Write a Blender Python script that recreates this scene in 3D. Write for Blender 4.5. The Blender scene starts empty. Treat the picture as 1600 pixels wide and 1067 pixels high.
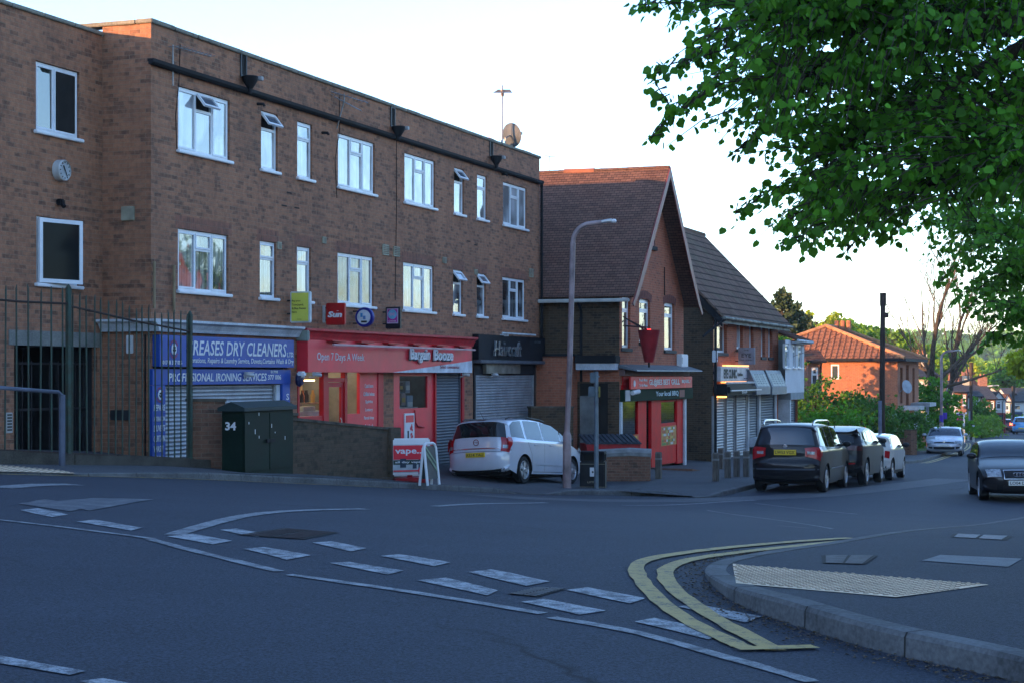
import bpy, bmesh, math, random
import numpy as np
from mathutils import Vector, Matrix
R = math.radians
SC = bpy.context.scene
COL = SC.collection
# ------------------------------------------------------------------ camera, sky, sun, exposure
F, CX, HY = 2700.0, 800.0, 585.0
cam = bpy.data.cameras.new("camera"); camo = bpy.data.objects.new("camera", cam); COL.objects.link(camo)
cam.sensor_width = 36; cam.sensor_fit = 'HORIZONTAL'; cam.lens = F/1600*36
cam.shift_y = (HY-533.5)/1600; cam.clip_end = 6000; cam.clip_start = .1
camo.location = (0, 0, 0); camo.rotation_euler = (R(90), 0, 0)
SC.camera = camo
SUN_AZ, SUN_EL = (-.80, -.60), 5.5
world = bpy.data.worlds.new("World"); SC.world = world; world.use_nodes = True
wn = world.node_tree; bg = wn.nodes["Background"]
sky = wn.nodes.new("ShaderNodeTexSky"); sky.sky_type = 'NISHITA'; sky.sun_disc = False
sky.sun_elevation = R(SUN_EL); sky.sun_rotation = math.atan2(SUN_AZ[0], SUN_AZ[1])
sky.altitude = 60; sky.air_density = .8; sky.dust_density = .25; sky.ozone_density = 2.5
wb = wn.nodes.new("ShaderNodeMix"); wb.data_type = 'RGBA'; wb.blend_type = 'MULTIPLY'; wb.inputs[0].default_value = 1
wb.inputs[7].default_value = (1.07, .97, .99, 1); wn.links.new(sky.outputs[0], wb.inputs[6]); wn.links.new(wb.outputs[2], bg.inputs[0]); bg.inputs[1].default_value = .15
sl = bpy.data.lights.new("sun", 'SUN'); sl.energy = 2.0; sl.angle = R(.5); sl.color = (1, .52, .22)
so = bpy.data.objects.new("sun", sl); COL.objects.link(so)
sd = Vector((SUN_AZ[0], SUN_AZ[1], math.tan(R(SUN_EL)))).normalized()
so.rotation_euler = sd.to_track_quat('Z', 'Y').to_euler(); so.location = (0, 0, 60)
SC.view_settings.view_transform = 'Standard'; SC.view_settings.look = 'None'
SC.view_settings.gamma = 1; SC.view_settings.use_curve_mapping = False
SC.view_settings.exposure = 2.8
SC.render.engine = 'CYCLES'
SC.cycles.max_bounces = 6; SC.cycles.transparent_max_bounces = 12

# ------------------------------------------------------------------ ground height
def px3(px, py, d): return Vector(((px-CX)/F*d, d, (HY-py)/F*d))
GC = [(1380,1040,8.5),(800,1067,7.9),(0,1067,7.3),(0,738,23),(400,750,29.5),(236,723,31),(800,770,38.5),
      (1050,895,12),(1180,768,42.5),(1510,783,40),(1445,712,85),(1530,676,175),(1000,741,50.5),(1113,726,60.6),
      (1165,713,66),(700,728,44),(814,757,43),(885,763,45.4),(718,754,42.2),(1005,752,46.6),(1600,800,36.5)]
GP = [px3(*c) for c in GC] + [Vector(v) for v in ((0,-6,-1.4),(-30,0,-1.0),(30,0,-1.7),(-30,45,-.9),(40,40,-3.2),(65,100,-4.4),
      (-5,100,-3.6),(-45,110,-3.0),(32,120,-4.75),(15,75,-3.75),(75,175,-5.9),(100,260,-7.2),(-10,260,-6.8),(-50,200,-5.),(50,140,-5.2),(-60,-20,-.9),(80,-20,-2),(120,200,-6.5))]
_P = np.array([(p.x, p.y) for p in GP]); _Z = np.array([p.z for p in GP])
def _phi(r2): return r2*np.log(r2+1e-9)*.5
_n = len(_P); _A = np.zeros((_n+3, _n+3))
_A[:_n,:_n] = _phi(((_P[:,None]-_P[None])**2).sum(2)) + np.eye(_n)*3.0
_A[:_n,_n] = 1; _A[:_n,_n+1:] = _P; _A[_n,:_n] = 1; _A[_n+1:,:_n] = _P.T
_W = np.linalg.solve(_A, np.r_[_Z, 0, 0, 0])
def g(x, y):
    x = min(max(x, -60), 120); y = min(max(y, -20), 260)
    r2 = (_P[:,0]-x)**2 + (_P[:,1]-y)**2
    return float((_W[:_n]*_phi(r2)).sum() + _W[_n] + _W[_n+1]*x + _W[_n+2]*y)
def gp(px, py, lift=0.0):
    """the point of the ground seen at a pixel of the photograph"""
    a, b = 4.0, 300.0
    f = lambda d: (HY-py)/F*d - (g((px-CX)/F*d, d)+lift)
    d = a; st = .5
    while d < b and f(d) > 0: d += st; st = .5 if d < 40 else 1.5
    lo, hi = d-st, d
    for _ in range(24):
        m = (lo+hi)/2
        if f(m) > 0: lo = m
        else: hi = m
    d = (lo+hi)/2
    return Vector(((px-CX)/F*d, d, g((px-CX)/F*d, d)+lift))

# ------------------------------------------------------------------ materials
MATS = {}
def _new(name):
    m = bpy.data.materials.new(name); m.use_nodes = True; nt = m.node_tree
    MATS[name] = m
    return m, nt, nt.nodes["Principled BSDF"]
def N(nt, t, **k):
    n = nt.nodes.new(t)
    for a, v in k.items():
        if a in n.inputs: n.inputs[a].default_value = v
        else: setattr(n, a, v)
    return n
def c4(c): return (c[0], c[1], c[2], 1)
def mixc(nt, fac, a, b, typ='MIX'):
    n = nt.nodes.new("ShaderNodeMix"); n.data_type = 'RGBA'; n.blend_type = typ
    for s, v in ((0, fac), (6, a), (7, b)):
        if hasattr(v, 'node'): nt.links.new(v, n.inputs[s])
        elif s == 0: n.inputs[0].default_value = v
        else: n.inputs[s].default_value = c4(v)
    return n.outputs[2]
def ramp(nt, src, p0, p1, c0=(0,0,0), c1=(1,1,1)):
    r = nt.nodes.new("ShaderNodeValToRGB"); e = r.color_ramp.elements
    e[0].position = p0; e[1].position = p1; e[0].color = c4(c0); e[1].color = c4(c1)
    nt.links.new(src, r.inputs[0]); return r.outputs[0]
def noise(nt, vec, scale, detail=3, rough=.55, dist=0):
    n = N(nt, "ShaderNodeTexNoise", Scale=scale, Detail=detail, Roughness=rough, Distortion=dist)
    if vec is not None: nt.links.new(vec, n.inputs["Vector"])
    return n.outputs["Fac"]
def bump(nt, bs, h, dist=.01, strength=.6):
    b = N(nt, "ShaderNodeBump", Strength=strength, Distance=dist)
    nt.links.new(h, b.inputs["Height"]); nt.links.new(b.outputs[0], bs.inputs["Normal"]); return b
def tc(nt, which="Object"): return nt.nodes.new("ShaderNodeTexCoord").outputs[which]
def mat(name, col, rough=.6, metal=0, var=.25, scale=3.0, bmp=0, coat=0, col2=None, spec=.2, fine=0, stretch=None):
    if name in MATS: return MATS[name]
    m, nt, bs = _new(name)
    bs.inputs["Roughness"].default_value = rough; bs.inputs["Metallic"].default_value = metal
    bs.inputs["Coat Weight"].default_value = coat; bs.inputs["Specular IOR Level"].default_value = spec
    v = tc(nt)
    if stretch:
        mp = N(nt, "ShaderNodeMapping"); mp.inputs["Scale"].default_value = stretch; nt.links.new(v, mp.inputs[0]); v = mp.outputs[0]
    n1 = noise(nt, v, scale, 4)
    d = col2 or tuple(c*(1-var*1.6) for c in col); l = tuple(min(1, c*(1+var*.6)) for c in col)
    c = ramp(nt, n1, .3, .72, d, l)
    if fine:
        c = mixc(nt, fine, c, ramp(nt, noise(nt, v, scale*14, 3), .35, .65, tuple(x*.45 for x in col), tuple(min(1,x*1.5) for x in col)))
    nt.links.new(c, bs.inputs["Base Color"])
    r = nt.nodes.new("ShaderNodeMapRange"); r.inputs[3].default_value = max(0, rough-.08); r.inputs[4].default_value = min(1, rough+.1)
    nt.links.new(n1, r.inputs[0]); nt.links.new(r.outputs[0], bs.inputs["Roughness"])
    if bmp: bump(nt, bs, noise(nt, v, scale*6, 4), bmp)
    return m
def emis(name, col, s):
    m, nt, bs = _new(name); bs.inputs["Base Color"].default_value = c4(col)
    bs.inputs["Emission Color"].default_value = c4(col); bs.inputs["Emission Strength"].default_value = s
    return m
def brick(name, c1, c2, dark, mortar, bw=.225, rh=.075, ms=.010, darkbias=.62, bmp=.008, stain=.35, offset=.5, grime=(.05,.05,.045)):
    m, nt, bs = _new(name); bs.inputs["Roughness"].default_value = .88; bs.inputs["Specular IOR Level"].default_value = .25
    uv = nt.nodes.new("ShaderNodeUVMap").outputs[0]
    b = N(nt, "ShaderNodeTexBrick", Scale=1.0); b.offset = offset
    b.inputs["Brick Width"].default_value = bw; b.inputs["Row Height"].default_value = rh; b.inputs["Mortar Size"].default_value = ms/2
    b.inputs["Mortar Smooth"].default_value = .25; b.inputs["Bias"].default_value = 0
    b.inputs["Color1"].default_value = (0,0,0,1); b.inputs["Color2"].default_value = (1,1,1,1); b.inputs["Mortar"].default_value = (.5,.5,.5,1)
    nt.links.new(uv, b.inputs["Vector"])
    base = mixc(nt, b.outputs["Color"], c1, c2)
    dk = ramp(nt, b.outputs["Color"], darkbias, darkbias+.12)
    patch = ramp(nt, noise(nt, uv, 3.5, 3), .36, .50)
    dk2 = nt.nodes.new("ShaderNodeMath"); dk2.operation = 'MULTIPLY'; nt.links.new(dk, dk2.inputs[0]); nt.links.new(patch, dk2.inputs[1])
    base = mixc(nt, dk2.outputs[0], base, dark)
    base = mixc(nt, ramp(nt, noise(nt, uv, 28, 3), .35, .8), base, tuple(x*.6 for x in c1))
    base = mixc(nt, b.outputs["Fac"], base, mortar)
    mp = N(nt, "ShaderNodeMapping"); mp.inputs["Scale"].default_value = (1.6, .22, 1); nt.links.new(uv, mp.inputs[0])
    base = mixc(nt, ramp(nt, noise(nt, mp.outputs[0], 1.0, 5, .7), .35, .75, (0,0,0), (.55,.55,.55)), base, tuple(x*.45 for x in c2))
    base = mixc(nt, ramp(nt, noise(nt, uv, 9, 2), .4, .75, (0,0,0), (.5,.5,.5)), base, tuple(x*1.25 for x in c1))
    g1 = ramp(nt, noise(nt, uv, .35, 5, .65), .48, .78)
    gm = nt.nodes.new("ShaderNodeMath"); gm.operation = 'MULTIPLY'; gm.inputs[1].default_value = stain; nt.links.new(g1, gm.inputs[0])
    base = mixc(nt, gm.outputs[0], base, grime)
    nt.links.new(base, bs.inputs["Base Color"])
    inv = nt.nodes.new("ShaderNodeMath"); inv.operation = 'SUBTRACT'; inv.inputs[0].default_value = 1; nt.links.new(b.outputs["Fac"], inv.inputs[1])
    ad = nt.nodes.new("ShaderNodeMath"); ad.operation = 'MULTIPLY_ADD'; nt.links.new(noise(nt, uv, 40, 2), ad.inputs[0]); ad.inputs[1].default_value = .4
    nt.links.new(inv.outputs[0], ad.inputs[2]); bump(nt, bs, ad.outputs[0], bmp, .8)
    return m
def glass(name, tint=(.012,.016,.02), ior=2.1, rough=.02, wave=.0):
    m, nt, bs = _new(name); bs.inputs["Base Color"].default_value = c4(tint); bs.inputs["Roughness"].default_value = rough
    bs.inputs["IOR"].default_value = ior; bs.inputs["Specular IOR Level"].default_value = .5
    if wave: bump(nt, bs, noise(nt, tc(nt), 1.6, 2), wave, .5)
    return m
def curtainglass(name, a, b, ior=2.0, sc=(16,16,.35)):
    m, nt, bs = _new(name); mp = N(nt, "ShaderNodeMapping"); mp.inputs["Scale"].default_value = sc; nt.links.new(tc(nt), mp.inputs[0])
    c = ramp(nt, noise(nt, mp.outputs[0], 1.0, 3), .35, .65, a, b); c = mixc(nt, ramp(nt, noise(nt, tc(nt), 1.1, 2), .45, .6), c, tuple(x*.5 for x in a))
    nt.links.new(c, bs.inputs["Base Color"]); bs.inputs["Roughness"].default_value = .03; bs.inputs["IOR"].default_value = ior
    bump(nt, bs, noise(nt, tc(nt), 1.4, 2), .02, .4); return m
def clearglass(name, w=.12):
    m, nt, bs = _new(name); nt.nodes.remove(bs); out = nt.nodes["Material Output"]
    t = N(nt, "ShaderNodeBsdfTransparent"); t.inputs[0].default_value = (.86,.9,.88,1)
    gl = N(nt, "ShaderNodeBsdfGlossy"); gl.inputs["Roughness"].default_value = .03
    fr = N(nt, "ShaderNodeFresnel"); fr.inputs[0].default_value = 1.5
    mx = N(nt, "ShaderNodeMixShader"); nt.links.new(fr.outputs[0], mx.inputs[0]); nt.links.new(t.outputs[0], mx.inputs[1]); nt.links.new(gl.outputs[0], mx.inputs[2])
    nt.links.new(mx.outputs[0], out.inputs[0]); return m

# ------------------------------------------------------------------ objects
def tag(o, label=None, cat=None, group=None, kind=None):
    if label: o['label'] = label
    if cat: o['category'] = cat
    if group: o['group'] = group
    if kind: o['kind'] = kind
    return o
OFF = {}
def empty(name, loc=(0,0,0), rz=0, label=None, cat=None, group=None, zb=0.0):
    """zb: height (in the frame's own z) of the thing's base; its parts keep the frame's z"""
    o = bpy.data.objects.new(name, None); COL.objects.link(o); o.empty_display_size = .3
    o.location = (loc[0], loc[1], loc[2]+zb); o.rotation_euler = (0, 0, rz); OFF[o] = zb
    return tag(o, label, cat, group)
def autouv(me):
    uvl = me.uv_layers.new(name="UVMap").data; vs = me.vertices
    Z = Vector((0,0,1))
    for p in me.polygons:
        n = p.normal; t = Z.cross(n)
        t = Vector((1,0,0)) if t.length < .05 else t.normalized()
        b = n.cross(t)
        for li in p.loop_indices:
            co = vs[me.loops[li].vertex_index].co; uvl[li].uv = (co.dot(t), co.dot(b))
class MB:
    def __init__(s): s.v = []; s.f = []; s.m = []; s.mi = 0
    def quad(s, *pts):
        i = len(s.v); s.v += [tuple(p) for p in pts]; s.f.append(tuple(range(i, i+len(pts)))); s.m.append(s.mi); return s
    def box(s, x0, x1, y0, y1, z0, z1, bev=0):
        if x0 > x1: x0, x1 = x1, x0
        if y0 > y1: y0, y1 = y1, y0
        if z0 > z1: z0, z1 = z1, z0
        i = len(s.v)
        if bev:
            b = min(bev, (x1-x0)*.45, (y1-y0)*.45, (z1-z0)*.45); bm = bmesh.new(); bmesh.ops.create_cube(bm, size=1)
            for v in bm.verts: v.co = Vector(((x0+x1)/2+v.co.x*(x1-x0), (y0+y1)/2+v.co.y*(y1-y0), (z0+z1)/2+v.co.z*(z1-z0)))
            bmesh.ops.bevel(bm, geom=bm.edges[:]+bm.verts[:], offset=b, segments=2, affect='EDGES'); s.addbm(bm); return s
        s.v += [(x0,y0,z0),(x1,y0,z0),(x1,y1,z0),(x0,y1,z0),(x0,y0,z1),(x1,y0,z1),(x1,y1,z1),(x0,y1,z1)]
        for q in ((0,3,2,1),(4,5,6,7),(0,1,5,4),(1,2,6,5),(2,3,7,6),(3,0,4,7)): s.f.append(tuple(i+k for k in q)); s.m.append(s.mi)
        return s
    def addbm(s, bm, M=None):
        i = len(s.v); bm.verts.ensure_lookup_table(); bm.verts.index_update()
        s.v += [tuple((M @ v.co) if M else v.co) for v in bm.verts]
        for f in bm.faces: s.f.append(tuple(i+v.index for v in f.verts)); s.m.append(s.mi)
        bm.free()
    def add(s, o, M=None):
        i = len(s.v); s.v += [tuple(M @ Vector(v)) if M else v for v in o.v]
        s.f += [tuple(i+k for k in f) for f in o.f]; s.m += [m if m else s.mi for m in o.m]; return s
    def tube(s, pts, rad, n=8, cap=True, squash=None):
        pts = [Vector(p) for p in pts]; k = len(pts); i0 = len(s.v)
        rad = [rad]*k if not hasattr(rad, '__len__') else rad
        up = None
        for j, p in enumerate(pts):
            d = (pts[min(j+1,k-1)]-pts[max(j-1,0)]).normalized()
            if up is None: up = d.orthogonal().normalized()
            up = (up - d*up.dot(d)); up = up.normalized() if up.length > 1e-6 else d.orthogonal().normalized()
            w = d.cross(up)
            for q in range(n):
                a = 2*math.pi*(q+.5)/n; s.v.append(tuple(p + (up*math.cos(a)+w*math.sin(a))*rad[j]))
        for j in range(k-1):
            for q in range(n):
                a, b = i0+j*n+q, i0+j*n+(q+1)%n; s.f.append((a, b, b+n, a+n)); s.m.append(s.mi)
        if cap:
            s.f.append(tuple(i0+q for q in range(n))[::-1]); s.m.append(s.mi)
            s.f.append(tuple(i0+(k-1)*n+q for q in range(n))); s.m.append(s.mi)
        return s
    def lathe(s, prof, n=16, M=None, cap=True):
        i0 = len(s.v)
        for r, z in prof:
            for q in range(n):
                a = 2*math.pi*q/n; p = Vector((r*math.cos(a), r*math.sin(a), z)); s.v.append(tuple(M @ p) if M else tuple(p))
        for j in range(len(prof)-1):
            for q in range(n):
                a, b = i0+j*n+q, i0+j*n+(q+1)%n; s.f.append((a, b, b+n, a+n)); s.m.append(s.mi)
        if cap:
            s.f.append(tuple(i0+q for q in range(n))[::-1]); s.m.append(s.mi)
            s.f.append(tuple(i0+(len(prof)-1)*n+q for q in range(n))); s.m.append(s.mi)
        return s
    def prism(s, poly, fn0, fn1):
        """poly of 2-D points, fn0/fn1 map them to 3-D for the two ends"""
        i = len(s.v); n = len(poly)
        s.v += [tuple(fn0(*p)) for p in poly] + [tuple(fn1(*p)) for p in poly]
        s.f.append(tuple(range(i, i+n))[::-1]); s.f.append(tuple(range(i+n, i+2*n))); s.m += [s.mi]*2
        for k in range(n):
            a, b = i+k, i+(k+1)%n; s.f.append((a, b, b+n, a+n)); s.m.append(s.mi)
        return s
    def build(s, name, mats, parent=None, smooth=False, uv=True, loc=None, fixn=False):
        me = bpy.data.meshes.new(name); me.from_pydata(s.v, [], s.f)
        mats = mats if isinstance(mats, (list, tuple)) else [mats]
        for m in mats: me.materials.append(m)
        if len(mats) > 1: me.polygons.foreach_set("material_index", s.m)
        if fixn:
            bm = bmesh.new(); bm.from_mesh(me); bmesh.ops.recalc_face_normals(bm, faces=bm.faces); bm.to_mesh(me); bm.free()
        me.update()
        o = bpy.data.objects.new(name, me); COL.objects.link(o)
        if parent:
            o.parent = parent; zb = OFF.get(parent, 0); OFF[o] = zb
            if zb: me.transform(Matrix.Translation((0, 0, -zb)))
        if uv:
            autouv(me)
            if parent and OFF.get(parent, 0):
                pass
        if smooth:
            me.polygons.foreach_set("use_smooth", [True]*len(me.polygons)); me.set_sharp_from_angle(angle=R(35))
        if loc: o.location = loc
        return o
def wallholes(mb, x0, x1, z0, z1, holes, y=0, rev=.09, cut=None):
    """front-facing wall (normal -y) with rectangular holes and reveals"""
    xs = sorted({x0, x1, *[h[0] for h in holes], *[h[1] for h in holes]}); zs = sorted({z0, z1, *[h[2] for h in holes], *[h[3] for h in holes]})
    for i in range(len(xs)-1):
        for j in range(len(zs)-1):
            a, b, c, d = xs[i], xs[i+1], zs[j], zs[j+1]
            mx, mz = (a+b)/2, (c+d)/2
            if any(h[0] < mx < h[1] and h[2] < mz < h[3] for h in holes): continue
            mb.quad((a,y,c),(b,y,c),(b,y,d),(a,y,d))
    for a, b, c, d in holes:
        mb.quad((a,y,c),(a,y,d),(a,y+rev,d),(a,y+rev,c)); mb.quad((b,y,d),(b,y,c),(b,y+rev,c),(b,y+rev,d))
        mb.quad((a,y,d),(b,y,d),(b,y+rev,d),(a,y+rev,d)); mb.quad((b,y,c),(a,y,c),(a,y+rev,c),(b,y+rev,c))
    return mb
_fonts = {}
def text(body, w, h, loc, mat_, parent, M=None, shear=0, bold=0, depth=.004, name='lettering', align='LEFT'):
    """text fitted to width w and height h (metres) with its lower left corner at loc, lying in the xz plane facing -y (or placed by M)"""
    cu = bpy.data.curves.new("t", 'FONT'); cu.body = body; cu.size = 1; cu.offset = bold; cu.resolution_u = 2; cu.shear = shear
    cu.extrude = .01; cu.fill_mode = 'BOTH'
    o = bpy.data.objects.new("t", cu); COL.objects.link(o)
    dg = bpy.context.evaluated_depsgraph_get(); dg.update()
    me = bpy.data.meshes.new_from_object(o.evaluated_get(dg)); bpy.data.objects.remove(o); bpy.data.curves.remove(cu)
    co = np.empty(len(me.vertices)*3); me.vertices.foreach_get("co", co); co = co.reshape(-1, 3)
    mn, mx = co.min(0), co.max(0); s = (mx-mn); s[s < 1e-6] = 1
    co = (co-mn)/s; out = np.zeros_like(co)
    out[:,0] = co[:,0]*w; out[:,2] = co[:,1]*h; out[:,1] = -co[:,2]*depth
    out += np.array(loc)
    if M is not None:
        out = np.array([tuple(M @ Vector(p)) for p in out])
    if parent: out[:,2] -= OFF.get(parent, 0)
    me.vertices.foreach_set("co", out.ravel()); me.update(); me.name = name
    me.materials.clear(); me.materials.append(mat_)
    t = bpy.data.objects.new(name, me); COL.objects.link(t)
    if parent: t.parent = parent; OFF[t] = OFF.get(parent, 0)
    return t
def copytree(o, parent=None):
    c = o.copy(); COL.objects.link(c); OFF[c] = OFF.get(o, 0)
    if parent: c.parent = parent
    for ch in list(o.children): copytree(ch, c)
    return c
class Frame:
    """a street front: x along it, y into the building, z up (world height)"""
    def __init__(s, ox, oy, ang):
        s.o = Vector((ox, oy)); s.a = ang; s.u = Vector((math.cos(ang), math.sin(ang))); s.w = Vector((-math.sin(ang), math.cos(ang)))
    def px(s, px, py, y=0):
        r = Vector(((px-CX)/F, 1)); d = (y + s.o.dot(s.w))/r.dot(s.w); p = r*d - s.o
        return p.dot(s.u), (HY-py)/F*d
    def sx(s, px, y=0): return s.px(px, 0, y)[0]
    def world(s, x, y): return s.o + s.u*x + s.w*y
    def side(s, px, py, x=0):
        """hit the plane x = const: returns (y, z)"""
        r = Vector(((px-CX)/F, 1)); d = (x + s.o.dot(s.u))/r.dot(s.u); p = r*d - s.o
        return p.dot(s.w), (HY-py)/F*d
    def thing(s, name, label, cat, x=0, y=0, zb=0, group=None, rz=0):
        w = s.world(x, y); return empty(name, (w.x, w.y, 0), s.a+rz, label, cat, group, zb)
    def g(s, x, y): w = s.world(x, y); return g(w.x, w.y)
random.seed(7)
# ------------------------------------------------------------------ ground, road, pavements
def asphalt(name, c, c2, speck=.5, patch=1.0):
    m, nt, bs = _new(name); v = tc(nt)
    a = ramp(nt, noise(nt, v, .28, 6, .65, .6), .36, .66, tuple(x*.9 for x in c), tuple(x*1.12 for x in c2))
    a = mixc(nt, ramp(nt, noise(nt, v, 3.2, 4, .7), .5, .72, (0,0,0), (.5,.5,.5)), a, tuple(x*.72 for x in c))
    a = mixc(nt, ramp(nt, noise(nt, v, 22, 3, .8), .50, .66, (0,0,0), (.8,.8,.8)), a, tuple(x*1.55 for x in c2))
    mpt = N(nt, 'ShaderNodeMapping'); mpt.inputs['Scale'].default_value = (.10, .85, 1); mpt.inputs['Rotation'].default_value = (0, 0, .22); nt.links.new(v, mpt.inputs[0])
    a = mixc(nt, ramp(nt, noise(nt, mpt.outputs[0], 1.0, 4, .6), .42, .68, (0,0,0), (.55,.55,.55)), a, tuple(x*.62 for x in c))
    a = mixc(nt, ramp(nt, noise(nt, v, 34, 2, .6), .36, .46, (.75,.75,.75), (0,0,0)), a, tuple(x*.4 for x in c))
    sp = ramp(nt, noise(nt, v, 60, 2, .8), .40, .66, tuple(x*.45 for x in c), tuple(x*2.3 for x in c2))
    a = mixc(nt, speck, a, sp)
    cr = N(nt, "ShaderNodeTexVoronoi", feature='DISTANCE_TO_EDGE', Scale=.33); wv = N(nt, "ShaderNodeMixRGB")
    wv.inputs[0].default_value = .35; nn = N(nt, "ShaderNodeTexNoise", Scale=1.4, Detail=4); nt.links.new(v, nn.inputs[0])
    nt.links.new(v, wv.inputs[1]); nt.links.new(nn.outputs["Color"], wv.inputs[2]); nt.links.new(wv.outputs[0], cr.inputs["Vector"])
    ck = ramp(nt, cr.outputs["Distance"], .0, .006, (1,1,1), (0,0,0))
    gate = ramp(nt, noise(nt, v, .22, 2), .52, .6)
    mm = N(nt, "ShaderNodeMath", operation='MULTIPLY'); nt.links.new(ck, mm.inputs[0]); nt.links.new(gate, mm.inputs[1])
    a = mixc(nt, mm.outputs[0], a, tuple(x*.35 for x in c))
    nt.links.new(a, bs.inputs["Base Color"]); bs.inputs["Roughness"].default_value = .78; bs.inputs["Specular IOR Level"].default_value = .22
    bump(nt, bs, noise(nt, v, 90, 3, .7), .012, .7)
    return m
M_road = asphalt("road_asphalt", (.020,.0255,.038), (.031,.038,.054))
M_pave = asphalt("pavement_asphalt", (.042,.046,.054), (.068,.071,.078), .45)
M_paver = asphalt("corner_asphalt", (.019,.024,.036), (.030,.036,.049), .5)
M_flag = brick("paving_flags", (.16,.15,.14), (.12,.115,.11), (.09,.09,.085), (.05,.05,.045), bw=.6, rh=.6, ms=.012, bmp=.004, stain=.5)
M_kerb = mat("kerb_concrete", (.105,.11,.115), .85, var=.4, scale=2.5, bmp=.004, fine=.35)
M_dirt = mat("forecourt_paving", (.10,.088,.072), .9, var=.4, scale=1.2, bmp=.01, fine=.3)
M_grass = mat("grass", (.045,.10,.02), .9, var=.5, scale=6, bmp=.05, fine=.4)
M_earth = mat("earth_ground", (.05,.07,.03), .95, var=.5, scale=.2, fine=.3)
def grid_coords(a, b, fine0, fine1, s, S):
    out = []; x = a
    while x < b: out.append(x); x += s if fine0 <= x < fine1 else S
    return out+[b]
def sheet(name, xs, ys, zf, m):
    v = [(x, y, zf(x, y)) for y in ys for x in xs]; n = len(xs)
    f = [(j*n+i, j*n+i+1, (j+1)*n+i+1, (j+1)*n+i) for j in range(len(ys)-1) for i in range(n-1)]
    mb = MB(); mb.v = v; mb.f = f; mb.m = [0]*len(f)
    o = mb.build(name, m, smooth=True, uv=False); tag(o, kind='structure'); return o
xs = grid_coords(-60, 120, -12, 30, .75, 4); ys = grid_coords(-20, 260, 4, 90, .75, 4)
sheet("road", xs, ys, lambda x, y: g(x, y), M_road)
# far ground to the horizon, lower than the road where they overlap
xs = [-1500,-900,-500,-300,-150,-59,0,60,119,200,350,600,1000,1800]; ys = [-600,-200,-60,-19,60,140,200,259,330,450,700,1100,1800,3000]
sheet("ground", xs, ys, lambda x, y: g(x, y) - (1.6 if (-60 < x < 120 and -20 < y < 260) else .02), M_earth)

def resample(P, step):
    out = [P[0]]
    for a, b in zip(P, P[1:]):
        n = max(1, int(math.ceil((b-a).length/step)))
        out += [a.lerp(b, k/n) for k in range(1, n+1)]
    return out
def smooth_line(P, it=2):
    for _ in range(it):
        Q = [P[0]]
        for a, b in zip(P, P[1:]): Q += [a.lerp(b, .25), a.lerp(b, .75)]
        P = Q + [P[-1]]
    return P
def strip(name, A, B, lift, m, nc=6, kind='structure'):
    """sheet lofted between two ground lines of equal length"""
    mb = MB(); n = len(A)
    for a, b in zip(A, B):
        for k in range(nc+1):
            p = a.lerp(b, k/nc); mb.v.append((p.x, p.y, g(p.x, p.y)+lift(a, b, k/nc) if callable(lift) else g(p.x, p.y)+lift))
    for i in range(n-1):
        for k in range(nc):
            q = i*(nc+1)+k; mb.f.append((q, q+1, q+nc+2, q+nc+1)); mb.m.append(0)
    o = mb.build(name, m, smooth=True, uv=True, fixn=False)
    me = o.data
    if sum(p.normal.z for p in me.polygons) < 0: me.flip_normals()
    return tag(o, kind=kind)
def kerb(name, line, width=.14, h=.115, hf=None, inward=1, stone=.915):
    """kerb stones along a ground line; hf(i) scales the height where it is dropped"""
    mb = MB(); line = resample(line, .3); n = len(line); acc = 0; cells = []
    prev = None
    for i, p in enumerate(line):
        d = (line[min(i+1, n-1)]-line[max(i-1, 0)]); d = Vector((d.x, d.y)).normalized(); w = Vector((-d.y, d.x))*inward
        hh = h*(hf(i/(n-1), p) if hf else 1)
        z = g(p.x, p.y)
        pr = [(0, -.05), (0.004, hh*.8), (.018, hh), (width, hh+.002), (width, -.05)]
        cells.append([(p.x+w.x*a, p.y+w.y*a, z+b) for a, b in pr])
    for i in range(n-1):
        acc += (line[i+1]-line[i]).length
        for k in range(4):
            a, b, c, e = cells[i][k], cells[i][k+1], cells[i+1][k+1], cells[i+1][k]
            mb.quad(a, b, c, e)
        if acc > stone and hf is None or acc > stone:
            acc = 0
            d = (line[i+1]-line[i]).normalized()*.006; mb.mi = 1
            q = cells[i+1]
            w = Vector((-d.y, d.x, 0)).normalized()*inward*-.0015
            for k in range(3):
                P_, Q_ = Vector(q[k])+w+Vector((0,0,.0015)), Vector(q[k+1])+(w if k == 0 else Vector())+Vector((0,0,.0015))
                mb.quad(P_-d, Q_-d, Q_+d, P_+d)
            mb.mi = 0
    o = mb.build(name, [M_kerb, mat("kerb_joint", (.03,.03,.03), .9)], smooth=True, fixn=True)
    return tag(o, kind='structure')
# left pavement in front of the shops
STREET = math.atan2(.9372, .3487)
FR = Frame(-6.476, 31.0, STREET)
def LL(a, t): k = min(1, t*4); return .115*(hdrop(a)*(1-k)+k*(1-.75*max(0, min(1, (-4.6-a.x)/1.5))))
K1 = [gp(*p) for p in ((-900,722),(-300,733),(0,740),(100,742.5),(200,745),(300,748),(400,752),(500,756),(600,761),(700,766),(780,770),(900,772),(1000,773.5),(1080,775),(1130,775.5))]
K1 = K1[:-1] + [Vector((4.2,40.1,0)), Vector((5.0,41.0,0)), Vector((5.6,42.6,0)), Vector((6.6,45.5,0)), Vector((12.2,60.6,0)), Vector((16.0,70.6,0)), Vector((21.0,84.6,0)), Vector((26.0,100,0)), Vector((30.5,116.5,0)), Vector((31.5,121,0)), Vector((30.5,125,0)), Vector((24,130,0))]
for p in K1: p.z = 0
K1 = resample(smooth_line(K1, 2), .8)
def inner(p):
    t = min(max((p.x+26)/60, 0), 1)
    return FR.world((Vector((p.x, p.y))-FR.o).dot(FR.u), 1.2)
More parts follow.
